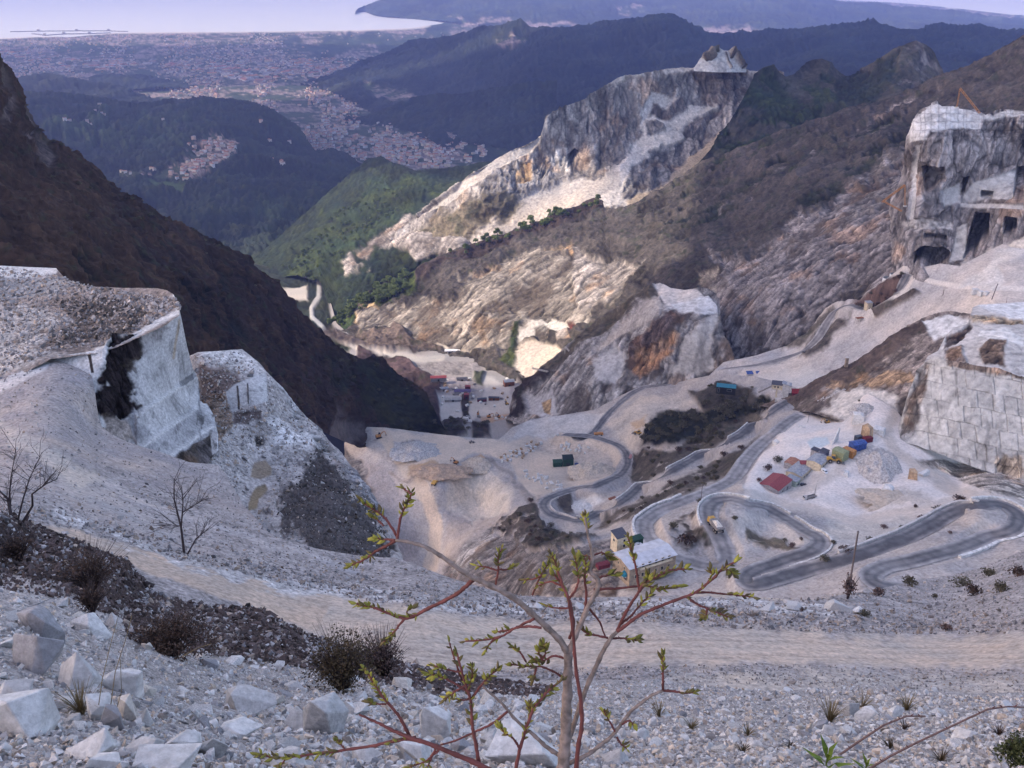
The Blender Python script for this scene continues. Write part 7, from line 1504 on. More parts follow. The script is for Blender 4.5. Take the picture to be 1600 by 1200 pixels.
bush_at(0, 60, 880, 830, 700, M_BROWNL, 'low dark brown shrub at the left frame edge', 6, 4)
# bare trees on the left
def bare_tree(label, S, stems, depth_px, seed, wpx=5.0, twigs=26):
    base = S.at(*depth_px); Y = base.y; t = tag(empty('bare_tree', base), label, 'tree'); r_ = random.Random(seed); mm_ = mpp(base)
    tr = MB(); br = MB()
    for st, wd in stems:
        pts = [pt(x, y, Y + r_.uniform(-0.4, 0.4)) - base for x, y in st]; n = len(pts)
        tr.tube(pts, [wd * mm_ * (1 - 0.75 * i / (n - 1)) for i in range(n)], 6)
        for k in range(twigs):
            i = r_.randint(max(0, n - 3), n - 2) if n > 2 else 0; u = r_.random(); q = pts[i] * (1 - u) + pts[i + 1] * u; d = (pts[-1] - pts[0]).normalized()
            L = mm_ * r_.uniform(18, 52); v = (d * r_.uniform(0.3, 1) + Vector((r_.uniform(-1, 1), r_.uniform(-1, 1), r_.uniform(-0.2, 0.7)))).normalized()
            e = q + v * L; br.tube([q, (q + e) / 2 + Vector((r_.uniform(-.1, .1), r_.uniform(-.1, .1), r_.uniform(0, .15))) * L, e], [0.45 * mm_, 0.32 * mm_, 0.16 * mm_], 4)
            for j in range(2):
                w2 = (v + Vector((r_.uniform(-1, 1), r_.uniform(-1, 1), r_.uniform(-.3, .8))) * 0.8).normalized(); s_ = q + (e - q) * r_.uniform(.3, .9); br.tube([s_, s_ + w2 * L * 0.5], [0.26 * mm_, 0.13 * mm_], 3)
    tr.build('trunk', M_TWIGD, t); br.build('branch', M_TWIGD, t)
bare_tree('dark bare multi stemmed tree at the left frame edge above the dirt road', S_NEAR, [([(19, 812), (12, 779), (-4, 764)], 3.2), ([(16, 795), (15, 770), (17, 747), (25, 702)], 1.8), ([(28, 812), (36, 780), (46, 748), (66, 706)], 1.6), ([(36, 815), (51, 790), (50, 772), (72, 756), (90, 748)], 2.2)], (24, 812), 1, 3, 16)
bare_tree('slender bare reddish tree on the berm left of centre', S_SLOPE2, [([(288, 866), (283, 824), (272, 780), (272, 748)], 2.2), ([(283, 826), (286, 786), (284, 760)], 1.4), ([(286, 800), (303, 790), (320, 778)], 1.1), ([(293, 866), (306, 842), (328, 824)], 1.5), ([(282, 822), (266, 820), (254, 821)], 0.8)], (289, 866), 2, 3, 12)
p = S_SLOPE2.at(1324, 936); mm_ = mpp(p); shrub('small_tree', 'small brown leafed tree at the foot of the leaning pole', 'tree', p, 34 * mm_, 62 * mm_, 420, 3.2 * mm_, M_PINKL, 21, None, 12, 0.8 * mm_)
# shrubs on the right hand slopes, copies of four
protos = []
for k in range(4): protos.append(None)
SHR = [(S_SLOPE2, x, y, w, h, l) for x, y, w, h, l in ((1420, 915, 34, 22, 'dark round shrub on the crest right of the lowest hairpin'), (1372, 930, 30, 18, 'brown shrub on the crest just right of the pole'), (1505, 915, 50, 14, 'long low shrub line on the right hand crest'), (1520, 930, 36, 24, 'brown rounded shrub on the right gravel slope'), (1562, 925, 36, 24, 'dark green shrub near the right frame edge on the gravel slope'),
    (1478, 985, 26, 16, 'small green brown shrub above the dirt road on the right'), (1460, 935, 14, 12, 'tiny green shrub on the right gravel slope'), (1590, 900, 40, 20, 'dark shrub at the right frame edge on the crest'), (1350, 962, 28, 12, 'dark low shrub behind the squared white stone'), (1252, 955, 16, 9, 'small green tuft on the berm'), (1545, 900, 34, 16, 'dark shrub high on the right crest'))]
SHR += [(S_FLOOR, x, y, w, h, l) for x, y, w, h, l in ((1072, 850, 40, 26, 'big dark bush inside the upper left hairpin'), (1052, 826, 22, 14, 'dark bush higher up inside the upper left hairpin'), (1238, 858, 16, 13, 'dark shrub near the right end of the hairpin island'), (1226, 848, 11, 10, 'small shrub on the hairpin island'), (1252, 846, 9, 9, 'smallest shrub on the hairpin island'), (1148, 812, 16, 9, 'low shrub at the top of the hairpin island'), (1381, 826, 16, 10, 'round green shrub on the bank below the yard'), (1408, 828, 14, 12, 'dark shrub right of the round green shrub on the bank'), (1430, 793, 10, 8, 'dark green shrub at the yard edge'), (1302, 848, 14, 10, 'dark shrub at the tip of the right hairpin bend'), (1392, 838, 18, 10, 'brown shrub on the bank above the dark lane'),
    (1288, 878, 26, 10, 'shrub on the wall above the dark lane'), (1320, 866, 30, 11, 'long shrub on the wall above the dark lane'), (1360, 848, 22, 10, 'brown shrub beside the dark lane'), (1440, 812, 26, 10, 'shrub row on the bank at the lane bend'), (1468, 800, 28, 12, 'dense shrub on the bank at the lane bend'), (1500, 783, 34, 10, 'brown shrub along the top of the lane bend'), (1140, 904, 22, 12, 'dark bush below the ochre house drive'), (1484, 832, 10, 7, 'tiny green shrub on the lane island'), (1094, 786, 16, 10, 'bush by the road fork above the hairpin'), (1200, 735, 20, 14, 'dark bush behind the red roofed hut'), (1215, 722, 22, 14, 'dark bush behind the rusty pink hut'), (1186, 752, 14, 8, 'brown bush left of the red roofed hut'), (1342, 628, 6, 6, 'small tree on the rubble mound of the yard'))]
for i, (S, px, py, w, h, lab) in enumerate(SHR):
    p = S.at(px, py); mm_ = mpp(p); k = i % 4
    if protos[k] is None:
        protos[k] = t = shrub('shrub', lab, 'shrub', p, 1.0, 0.62, 300, 0.10, (M_SHRUB, M_PINKL, M_SHRUB, M_BROWNL)[k], 30 + k, None, 14, 0.006)
    else: t = copy_tree(protos[k])
    t.location = p; t.scale = (w * mm_, w * mm_, h * mm_ * 1.7); t.rotation_euler = (0, 0, i * 1.3); tag(t, lab, 'shrub')
# thickets on the banks between the roads: many alike
th = []
def thicket(poly, n, wmin, wmax, seed, label, group, kinds=(0, 2, 3), hk=1.5, S=S_FLOOR):
    r_ = np.random.RandomState(seed); xs = [p[0] for p in poly]; ys = [p[1] for p in poly]; c = 0
    while c < n:
        x = r_.uniform(min(xs), max(xs)); y = r_.uniform(min(ys), max(ys))
        if poly_sd(np.array([x]), np.array([y]), poly)[0] < 0: continue
        p = S.at(x, y); mm_ = mpp(p); w = r_.uniform(wmin, wmax); t = copy_tree(protos[kinds[c % len(kinds)]]); t.location = p; t.scale = (w * mm_, w * mm_, w * mm_ * hk * 0.7); t.rotation_euler = (0, 0, r_.uniform(0, 6)); tag(t, label, 'bush', group); c += 1
thicket([(1003, 694), (1022, 656), (1042, 641), (1100, 640), (1150, 625), (1205, 612), (1208, 632), (1180, 652), (1120, 690), (1060, 694)], 48, 14, 30, 1, 'dark bush growing in the black thicket below the crusher', 'black thicket bushes', (0, 2))
thicket(SHRUB_A, 22, 8, 18, 2, 'brown bush on the bank above the lower asphalt road', 'bushes above the lower road')
thicket(SHRUB_B, 28, 8, 18, 3, 'brown bush on the bank between the two lanes', 'bushes between the lanes')
thicket([(775, 830), (800, 802), (828, 780), (850, 820), (900, 835), (930, 838), (900, 850), (830, 852)], 22, 8, 18, 4, 'dark bush on the crag under the lower hairpin', 'bushes under the hairpin')
thicket([(1080, 612), (1120, 600), (1180, 605), (1180, 628), (1100, 640)], 10, 8, 16, 5, 'dark bush on the rise beside the teal shed', 'bushes by the teal shed', (0, 2))
thicket([(690, 655), (720, 650), (745, 655), (770, 665), (768, 682), (700, 686), (690, 675)], 14, 8, 14, 6, 'dark bush at the near edge of the valley works', 'bushes at the valley works', (0, 2), 1.5, S_VALLEY)
thicket([(722, 620), (732, 618), (734, 656), (725, 658)], 6, 6, 11, 7, 'dark bush in the narrow strip between the work yards', 'bushes between the work yards', (0, 2), 1.5, S_VALLEY)
thicket([(775, 560), (800, 566), (832, 592), (818, 602), (790, 580)], 8, 6, 12, 8, 'dark bush on the bank at the head of the valley works', 'bushes on the valley bank', (0, 2), 1.5, S_VALLEY)
thicket([(1326, 478), (1360, 458), (1400, 434), (1418, 430), (1402, 456), (1372, 478)], 16, 7, 15, 9, 'brown bush on the bank above the cream square hut', 'bushes above the cream hut', (1, 3, 2), 1.5, S_SLOPE)
crest = [(0, 93), (22, 130), (48, 180), (58, 204), (100, 235), (132, 255), (190, 300), (250, 344), (330, 374), (380, 402), (430, 442), (470, 492), (520, 538), (566, 562), (622, 586), (662, 612), (690, 664)]
band = [(x, y + 1) for x, y in crest] + [(x - 4, y + 14) for x, y in crest[::-1]]
thicket(band, 44, 5, 13, 12, 'dark scrubby bush along the skyline of the left mountainside', 'bushes on the left skyline', (0, 3, 2), 1.6, S_LEFT)
thicket([(60, 260), (200, 330), (400, 430), (600, 600), (560, 660), (400, 560), (250, 450), (100, 380)], 30, 6, 14, 13, 'dark bush scattered down the left mountainside', 'bushes on the left mountainside', (0, 3, 2), 1.4, S_LEFT)
# trees of the green hillside
protoT = None
def hill_trees(poly, n, S, seed, label, group, wmin, wmax):
    global protoT
    r_ = np.random.RandomState(seed); xs = [p[0] for p in poly]; ys = [p[1] for p in poly]; c = 0
    while c < n:
        x = r_.uniform(min(xs), max(xs)); y = r_.uniform(min(ys), max(ys))
        if poly_sd(np.array([x]), np.array([y]), poly)[0] < 0: continue
        p = S.at(x, y)
        if protoT is None:
            protoT = t = empty('broadleaf_tree', p); mb = MB(); mb.tube([(0, 0, -0.1), (0.02, 0, 0.35), (0, 0.02, 0.7)], [0.05, 0.035, 0.015], 6)
            for k in range(5): mb.tube([(0, 0, 0.3 + 0.06 * k), (0.25 * math.cos(k * 2.4), 0.25 * math.sin(k * 2.4), 0.55 + 0.06 * k)], [0.02, 0.008], 4)
            mb.build('trunk', M_TWIGD, t); V, Q = leaf_clump(420, 0.5, 0.16, 5, 0.95, 0.35, 0.55); o = np_mesh('crown', V, Q, M_TREE, None, False); o.parent = t
        else: t = copy_tree(protoT)
        w = r_.uniform(wmin, wmax) * mpp(p); t.location = p; t.scale = (w, w, w * r_.uniform(0.9, 1.3)); t.rotation_euler = (0, 0, r_.uniform(0, 6)); tag(t, label, 'tree', group); c += 1
hill_trees([(508, 500), (560, 470), (620, 436), (645, 430), (636, 455), (600, 476), (560, 490), (528, 512)], 90, S_BROWN, 1, 'small bright green tree on the spur above the valley mouth', 'green trees on the spur', 8, 15)
hill_trees([(440, 420), (520, 340), (590, 300), (650, 300), (600, 350), (540, 400), (480, 450)], 130, S_GREEN, 2, 'small fresh green tree on the hill at the valley mouth', 'green trees on the valley hill', 5, 9)
hill_trees([(690, 405), (740, 386), (800, 366), (880, 333), (930, 314), (944, 328), (900, 342), (800, 380), (700, 410)], 60, S_BROWN, 3, 'dark bushy tree along the crest in front of the sunlit ridge', 'dark crest trees', 7, 13)

# grass tufts
def tuft(label, p, mm_, n, hpx, spread, mat, seed, wpx=0.8, name='grass_tuft', cat='grass tuft'):
    r_ = random.Random(seed); t = tag(empty(name, p), label, cat); mb = MB()
    for k in range(n):
        a = r_.uniform(0, 6.28); L = hpx * mm_ * r_.uniform(0.4, 1.0); s = r_.uniform(0.1, spread); d = Vector((math.cos(a) * s, math.sin(a) * s, 1)).normalized(); b0 = Vector((math.cos(a), math.sin(a), 0)) * mm_ * hpx * 0.06 * r_.random(); sd = Vector((-math.sin(a), math.cos(a), 0)) * wpx * mm_ * 0.6
        p1 = b0 + d * L * 0.5; p2 = b0 + d * L * 0.85 + Vector((math.cos(a), math.sin(a), -0.2)) * L * 0.18 * s; p3 = b0 + d * L + Vector((math.cos(a), math.sin(a), -0.6)) * L * 0.35 * s
        mb.add([b0 - sd, b0 + sd, p1 + sd * .9, p1 - sd * .9, p2 + sd * .6, p2 - sd * .6, p3], [(0, 1, 2, 3), (3, 2, 4, 5), (5, 4, 6)])
    mb.build('blades', mat, t)
    return t
for i, (px, py, n, h, sp, mt, lab) in enumerate(((128, 1116, 150, 62, 0.9, M_GRASS, 'big dry straw coloured grass tuft between the left boulders'), (1296, 1128, 110, 46, 0.8, M_GRASS, 'tall dry grass tuft behind the white boulders on the right'), (1346, 1108, 80, 34, 0.9, M_GRASS, 'brown grass tuft left of the arching cane tip'), (1416, 1110, 80, 34, 0.9, M_GRASS, 'dry grass tuft right of the middle white boulder'), (1168, 1150, 60, 24, 1.0, M_GRASS, 'low dry tuft right of the sapling trunk'), (1030, 1120, 60, 26, 1.0, M_GRASS, 'thin dry tuft under the right sapling branch'), (1080, 1140, 70, 20, 1.2, M_GRASS, 'spreading brown tuft right of centre'), (1390, 1170, 70, 22, 1.2, M_OLIVEL, 'dark low tuft beside the arching cane'), (1470, 1190, 90, 24, 1.2, M_OLIVEL, 'dark olive tuft at the bottom right under the cane'), (1412, 1140, 60, 18, 1.3, M_BROWNL, 'brown cushion plant right of the arching cane'), (1235, 1170, 60, 18, 1.3, M_OLIVEL, 'dark cushion tuft left of the green seedling'), (1160, 1175, 50, 20, 1.2, M_OLIVEL, 'olive tuft at the right foot of the sapling'), (1560, 1150, 70, 20, 1.2, M_BROWNL, 'reddish brown tuft near the right frame edge'))):
    p = S_NEAR.at(px, py); tuft(lab, p, mpp(p), n, h, sp, mt, i)
p = S_NEAR.at(1592, 1196); shrub('bush', 'mossy green bush cut by the lower right frame corner', 'bush', p, 95 * mpp(p), 70 * mpp(p), 2600, 5 * mpp(p), leafmat('moss_leaves', (0.03, 0.04, 0.012), (0.11, 0.12, 0.045), 12), 55, None, 30, 0.5 * mpp(p))
p = S_NEAR.at(140, 1122)
t = tag(empty('grass_stalks', p), 'few long dry grass stalks rising over the left boulders', 'grass stalks'); mb = MB()
for pix in ([(152, 1118), (160, 1060), (172, 1010), (184, 965)], [(172, 1110), (180, 1050), (196, 1000), (206, 962)], [(180, 1115), (190, 1080), (188, 1030)], [(285, 1026), (310, 1012), (330, 1006)]):
    mb.tube([pt(x, y, p.y) - p for x, y in pix], [0.8 * mpp(p), 0.6 * mpp(p), 0.5 * mpp(p), 0.3 * mpp(p)][:len(pix)], 4)
mb.build('stalk', M_GRASS, t)
# green seedlings
for i, (px, py, hp, lab) in enumerate(((1290, 1200, 44, 'bright green broad leaved seedling at the bottom edge right of centre'), (1352, 1204, 26, 'smaller green seedling right of the bright one at the bottom edge'))):
    p = S_NEAR.at(px, py); mm_ = mpp(p); t = tag(empty('seedling', p), lab, 'seedling'); r_ = random.Random(i)
    MB().tube([(0, 0, -0.02), (0, 0, hp * mm_ * 0.6)], 1.2 * mm_, 5).build('stem', M_GRN, t); mb = MB()
    for k in range(9):
        a = k * 2.4; L = hp * mm_ * r_.uniform(0.6, 1.0); e = 0.25 + 0.09 * (8 - k); d = Vector((math.cos(a) * e, math.sin(a) * e, 1 - 0.08 * (8 - k))).normalized(); sd = Vector((-math.sin(a), math.cos(a), 0)) * L * 0.12; b0 = Vector((0, 0, hp * mm_ * 0.06 * k))
        tip = b0 + d * L + Vector((math.cos(a), math.sin(a), -0.7)) * L * 0.2
        mb.add([b0, b0 + d * L * .45 + sd, tip, b0 + d * L * .45 - sd, b0 + d * L * 0.5 - Vector((0, 0, L * .04))], [(0, 4, 1), (1, 4, 2), (2, 4, 3), (3, 4, 0)])
    mb.build('leaves', M_GRN, t)
# arching canes
for pix, Y, lab in (([(1300, 1188), (1340, 1160), (1381, 1133), (1417, 1119), (1446, 1119)], 6.5, 'upper thin arching bramble cane at the bottom right'), ([(1350, 1206), (1390, 1182), (1431, 1161), (1501, 1128), (1544, 1108), (1575, 1104), (1625, 1106)], 5.2, 'lower longer arching bramble cane reaching the right frame edge')):
    b0 = pt(*pix[0], Y); t = tag(empty('bramble_cane', b0), lab, 'cane'); mm_ = mpp(b0); P = [pt(x, y, Y) - b0 for x, y in pix]; P = [P[0] + Vector((-0.05, 0.02, -0.3))] + P
    MB().tube(P, [2.6 * mm_] + [2.2 * mm_ * (1 - 0.6 * i / len(pix)) for i in range(len(pix))], 6).build('stem', plain_mat('cane_bark', (0.17, 0.11, 0.10), scale=20), t)
    mb = MB()
    for i in range(2, len(P)):
        for k in range(2):
            q = P[i - 1].lerp(P[i], 0.5 * k + 0.2); mb.tube([q, q + Vector(((-1) ** k * 4, 0, 5)) * mm_], [1.2 * mm_, 0.3 * mm_], 4)
    mb.build('thorn', M_TWIG, t)
# ------------------------------------------------------------------ the budding sapling in front
SY = 2.05
sap0 = pt(878, 1345, 1.80)
sap = tag(empty('sapling', sap0), 'budding sapling with grey trunk and red twigs in front of the quarry', 'sapling')
SR = random.Random(3)
_ph = {}
def sp(px, py, dy): return pt(px, py, SY + dy) - sap0
def smooth_pts(P, n=5):
    if len(P) < 3: return [P[0].lerp(P[-1], i / n) for i in range(n + 1)]
    out = []; Q = [P[0] * 2 - P[1]] + P + [P[-1] * 2 - P[-2]]
    for i in range(1, len(Q) - 2):
        for k in range(n):
            t = k / n; a, b, c, d = Q[i - 1], Q[i], Q[i + 1], Q[i + 2]
            out.append(0.5 * (2 * b + (c - a) * t + (2 * a - 5 * b + 4 * c - d) * t * t + (3 * b - 3 * c + d - a) * t ** 3))
    return out + [P[-1]]
PXM = SY / (0.80) / F     # metres per photo pixel at the sapling
def bud(mb, p, d, L, w, m=0):
    """a folded young leaf: a slim pointed spindle, slightly bent"""
    d = d.normalized(); u = d.cross(Vector((0.2, 0.5, 0.8))).normalized(); v = d.cross(u)
    ang = SR.uniform(0, 6.28); u, v = u * math.cos(ang) + v * math.sin(ang), v * math.cos(ang) - u * math.sin(ang)
    b = u * L * 0.10; n = 6; rings = []
    for s, k in ((0.0, 0.25), (0.18, 0.8), (0.45, 1.0), (0.75, 0.62)):
        c = p + d * L * s + b * math.sin(s * 3.1); rings.append([c + (u * math.cos(6.2832 * i / n) + v * 0.55 * math.sin(6.2832 * i / n)) * w * k for i in range(n)])
    tip = p + d * L; vs = [x for r_ in rings for x in r_] + [tip]; fs = []
    for j in range(3):
        for i in range(n): fs.append((j * n + i, j * n + (i + 1) % n, (j + 1) * n + (i + 1) % n, (j + 1) * n + i))
    for i in range(n): fs.append((3 * n + i, 3 * n + (i + 1) % n, 4 * n))
    mb.add(vs, fs, m)
def branch(pix, w0, w1, dy0, dy1, mat, parent, leaves=0.0, name='branch', lsize=1.0, knob=True):
    n = len(pix); P = smooth_pts([sp(x, y, dy0 + (dy1 - dy0) * i / (n - 1)) for i, (x, y) in enumerate(pix)], 6)
    for q in P[1:-1]: q += Vector((SR.uniform(-1, 1), SR.uniform(-1, 1), SR.uniform(-1, 1))) * 0.5 * PXM
    N = len(P); W = [(w0 + (w1 - w0) * i / (N - 1)) * PXM / 2 for i in range(N)]
    if knob:
        for i in range(3, N - 1, 4): W[i] *= 1.22
    mb = MB(); mb.tube(P, W, 8)
    if leaves:                                                       # leaf scars along the twig
        for i in range(2, N - 1):
            if SR.random() < 0.5: q = P[i]; e = Vector((SR.uniform(-1, 1), SR.uniform(-.5, .5), SR.uniform(-.2, 1))).normalized(); mb.tube([q, q + e * 3.2 * PXM], [1.4 * PXM, 0.5 * PXM], 5)
    o = mb.build(name, mat, parent, True)
    if leaves:
        lb = MB(); cum = [0]
        for a, b in zip(P[:-1], P[1:]): cum.append(cum[-1] + (b - a).length)
        tot = cum[-1]; nl = max(3, int(tot / PXM / 5.8 * leaves))
        for k in range(nl):
            s = tot * (1 - (k / nl) ** 1.1 * min(0.85, 0.45 + 0.1 * leaves)); i = max(j for j in range(len(cum)) if cum[j] <= s + 1e-9); i = min(i, N - 2); q = P[i].lerp(P[i + 1], (s - cum[i]) / max(cum[i + 1] - cum[i], 1e-9)); d = (P[i + 1] - P[i]).normalized()
            side = d.cross(Vector((0, 1, 0.3))).normalized() * (1 if k % 2 else -1)
            e = (d * SR.uniform(0.5, 1.0) + side * SR.uniform(0.3, 0.9) + Vector((0, SR.uniform(-.6, .6), SR.uniform(-.1, .5)))).normalized()
            if k == 0: e = d
            L = SR.uniform(9, 16.5) * PXM * lsize; bud(lb, q, e, L, L * SR.uniform(0.17, 0.26), 1 if SR.random() < 0.34 else 0)
            if SR.random() < 0.5: bud(lb, q, (e + Vector((SR.uniform(-.7, .7), SR.uniform(-.7, .7), SR.uniform(-.3, .6)))).normalized(), L * 0.8, L * 0.16, 1 if SR.random() < 0.3 else 0)
        lb.build('leaves', [M_BUD, M_CATK], o, True)
    return o
tk = branch([(876, 1350), (878, 1230), (880, 1196), (883, 1160), (885, 1116), (887, 1060), (888, 1020)], 23, 12.5, -0.16, 0.0, M_BARK, sap, 0, 'trunk')
MB().tube([sp(884.5, 1136, 0), sp(885, 1118, 0), sp(885.5, 1108, 0)], [9.2 * PXM, 9.0 * PXM, 8.7 * PXM], 10, 0, False).build('lichen_band', plain_mat('yellow_lichen', (0.24, 0.16, 0.015), scale=60, var=0.4), tk)
B = M_BARK; T = M_TWIG
A = branch([(888, 1024), (876, 1002), (850, 976), (806, 937), (762, 913), (741, 904), (719, 891), (692, 871), (666, 855), (640, 847), (618, 844)], 10.5, 4.8, 0.0, 0.05, B, sap)
for pix, w, dy, lv in (([(618, 844), (604, 843), (587, 841)], 4.5, .05, 1.4), ([(620, 844), (622, 834), (627, 806), (640, 779), (643, 770)], 4.5, .05, 1.1), ([(620, 844), (604, 853), (587, 862), (566, 876), (546, 884)], 5, .05, .8), ([(620, 838), (606, 815), (594, 803), (572, 788), (562, 780)], 4, .06, 1.1), ([(644, 772), (634, 766), (628, 762)], 2.5, .05, 0.6), ([(600, 822), (590, 812), (580, 806)], 3, .05, 1.2),
        ([(741, 904), (726, 918), (710, 930), (675, 948), (640, 965), (622, 964), (587, 950), (566, 946), (557, 943)], 6.5, .03, .75), ([(634, 965), (624, 977), (616, 987), (600, 1003)], 4, .04, .9), ([(640, 965), (636, 956), (642, 950)], 3, .04, 1.6), ([(835, 967), (820, 974), (806, 981), (792, 985), (778, 987)], 4.5, .0, .15), ([(846, 981), (826, 979), (806, 981), (784, 994), (754, 1000), (727, 1002)], 4.5, -.02, .4), ([(782, 995), (774, 998), (767, 1004), (757, 1019)], 4, -.02, .7), ([(774, 914), (779, 890), (778, 872), (784, 857)], 3.4, .1, .9), ([(779, 892), (762, 887), (746, 884)], 3.2, .1, .7), ([(780, 890), (792, 890), (802, 884)], 3.2, .1, 1.4)):
    branch(pix, w, w * 0.55, dy, dy + 0.02, T, sap, lv)
Bb = branch([(888, 1022), (897, 998), (907, 976), (920, 946), (932, 924), (935, 908), (929, 900), (922, 893), (924, 880), (926, 868), (922, 850), (918, 832), (914, 808)], 9, 3.4, 0.0, 0.12, B, sap)
for pix, w, dy, lv in (([(921, 848), (918, 832), (914, 806)], 4.5, .12, 1.3), ([(890, 998), (896, 976), (889, 937), (882, 922), (876, 912), (866, 897)], 5.5, .03, .6), ([(882, 922), (874, 900), (868, 880), (862, 866)], 4, .04, 1.2), ([(890, 935), (899, 921), (904, 905), (901, 885), (898, 868)], 4, .04, 1.2), ([(914, 955), (916, 930), (914, 905), (915, 880), (908, 868)], 4.5, .05, .9), ([(928, 921), (950, 920), (972, 919), (1007, 915), (1030, 920), (1062, 917)], 4.5, .08, .6), ([(920, 950), (937, 972), (946, 996)], 4, .04, 0), ([(926, 868), (940, 864), (955, 872)], 3.5, .12, 1.3), ([(924, 876), (916, 868), (908, 872)], 3.5, .12, 1.6), ([(876, 915), (860, 909), (842, 915)], 3.5, .05, 0.5), ([(888, 950), (866, 950), (853, 945)], 3.2, .05, .5), ([(930, 905), (945, 900), (962, 898)], 3.5, .1, 1.1), ([(832, 930), (842, 905), (850, 890), (858, 880)], 3.4, .12, 1.0), ([(846, 900), (832, 905), (818, 906)], 3.2, .12, .4)):
    branch(pix, w, w * 0.55, dy, dy + 0.03, T, sap, lv)
Cb = branch([(882, 1168), (892, 1146), (911, 1090), (933, 1037), (951, 1002), (964, 987)], 8.5, 6, -0.03, 0.02, B, sap)
branch([(964, 987), (984, 972), (1003, 959), (1047, 941), (1086, 926), (1112, 906), (1130, 889), (1152, 876)], 5.8, 3, 0.02, 0.06, T, sap, .35)
for pix, w, dy, lv in (([(964, 985), (977, 959), (988, 940), (999, 924), (1007, 912), (1042, 893), (1058, 890), (1073, 889)], 5, .04, .6), ([(999, 922), (995, 895), (990, 871), (981, 838)], 4.2, .06, .9), ([(1086, 926), (1110, 926), (1134, 928), (1176, 933)], 4, .05, .6), ([(1073, 933), (1092, 945), (1112, 954), (1139, 964)], 4.2, .04, .9), ([(1104, 950), (1104, 960), (1098, 966)], 3, .04, 1.6), ([(957, 998), (968, 997), (981, 998), (996, 1000)], 3.8, .02, 1.2), ([(950, 997), (932, 993), (916, 989), (908, 982)], 3.8, .02, 1.0), ([(1000, 925), (1010, 908), (1014, 896)], 3.2, .05, 1.3), ([(1125, 893), (1136, 890), (1146, 896)], 3, .06, 1.8), ([(1104, 912), (1112, 900), (1110, 890)], 3, .06, 1.6), ([(970, 975), (985, 963), (1000, 946), (1018, 927)], 4, .04, .7)):
    branch(pix, w, w * 0.55, dy, dy + 0.02, T, sap, lv)
Db = branch([(889, 1193), (920, 1178), (940, 1163), (959, 1147), (986, 1112), (1016, 1088), (1036, 1079)], 7, 4.2, -0.08, -0.02, B, sap)
for pix, w, dy, lv in (([(1036, 1079), (1052, 1080), (1069, 1083), (1086, 1081)], 4.5, -.02, .9), ([(1036, 1078), (1036, 1060), (1036, 1044), (1035, 1022)], 4.2, -.02, 1.0), ([(962, 1145), (952, 1126), (943, 1110)], 3.5, -.05, .9), ([(964, 1152), (970, 1162), (979, 1170)], 3.5, -.05, .9), ([(972, 1132), (983, 1126), (990, 1134)], 3.2, -.05, .8)):
    branch(pix, w, w * 0.55, dy, dy, T, sap, lv)
branch([(897, 1240), (903, 1170), (909, 1134), (907, 1090), (900, 1046), (896, 994), (889, 940), (881, 919)], 7.5, 3.5, -0.14, -0.02, T, sap)
Fb = branch([(876, 1182), (852, 1165), (832, 1147), (806, 1125), (784, 1099), (754, 1072)], 7.5, 3.4, -0.06, 0.0, B, sap)
branch([(793, 1112), (770, 1130), (745, 1142), (714, 1156), (688, 1164)], 4.5, 2.5, -0.04, -0.06, T, sap)
Gb = branch([(872, 1300), (820, 1240), (758, 1200), (719, 1182), (675, 1164), (640, 1152), (622, 1145), (600, 1134), (578, 1124), (561, 1116)], 10, 3, -0.18, -0.10, T, sap)
for pix, w, dy, lv in (([(640, 1150), (630, 1130), (618, 1112), (596, 1086), (579, 1058), (569, 1045)], 5.5, -.12, .9), ([(650, 1152), (620, 1157), (579, 1166), (526, 1174), (500, 1177), (440, 1184), (403, 1178)], 5.5, -.12, .75), ([(672, 1164), (640, 1156), (610, 1160)], 4, -.13, .5), ([(688, 1170), (676, 1180), (664, 1190), (640, 1198)], 4, -.13, .7), ([(680, 1170), (674, 1184), (668, 1198)], 3.5, -.13, .3), ([(604, 1100), (592, 1100), (578, 1098)], 3, -.12, 1.4), ([(540, 1172), (532, 1162), (528, 1156)], 3, -.12, 2.0), ([(448, 1183), (442, 1192), (436, 1199)], 3, -.12, 1.8)):
    branch(pix, w, w * 0.5, dy, dy, T, sap, lv)
branch([(760, 1260), (749, 1196), (743, 1160), (738, 1134), (736, 1099), (727, 1068), (719, 1040), (714, 1020)], 6.5, 2.6, -0.15, -0.08, T, sap, .35)
for pix, w, dy, lv in (([(737, 1092), (748, 1076), (762, 1059), (779, 1043)], 4, -.1, .9), ([(732, 1082), (714, 1070), (692, 1059), (664, 1050)], 4, -.1, .9), ([(722, 1050), (706, 1048), (678, 1040)], 3.6, -.09, 1.0), ([(722, 1064), (710, 1030), (702, 1004)], 3, -.08, .2), ([(736, 1096), (733, 1075), (738, 1055), (737, 1040)], 3.8, -.1, 1.0), ([(728, 1070), (712, 1080), (696, 1092)], 3.6, -.1, 1.1), ([(736, 1090), (725, 1094), (712, 1092)], 3.4, -.1, 1.1)):
    branch(pix, w, w * 0.55, dy, dy, T, sap, lv)
branch([(795, 1260), (806, 1200), (815, 1160), (832, 1112), (846, 1092), (859, 1077), (877, 1063)], 6, 3.4, -0.16, -0.08, T, sap, .6)
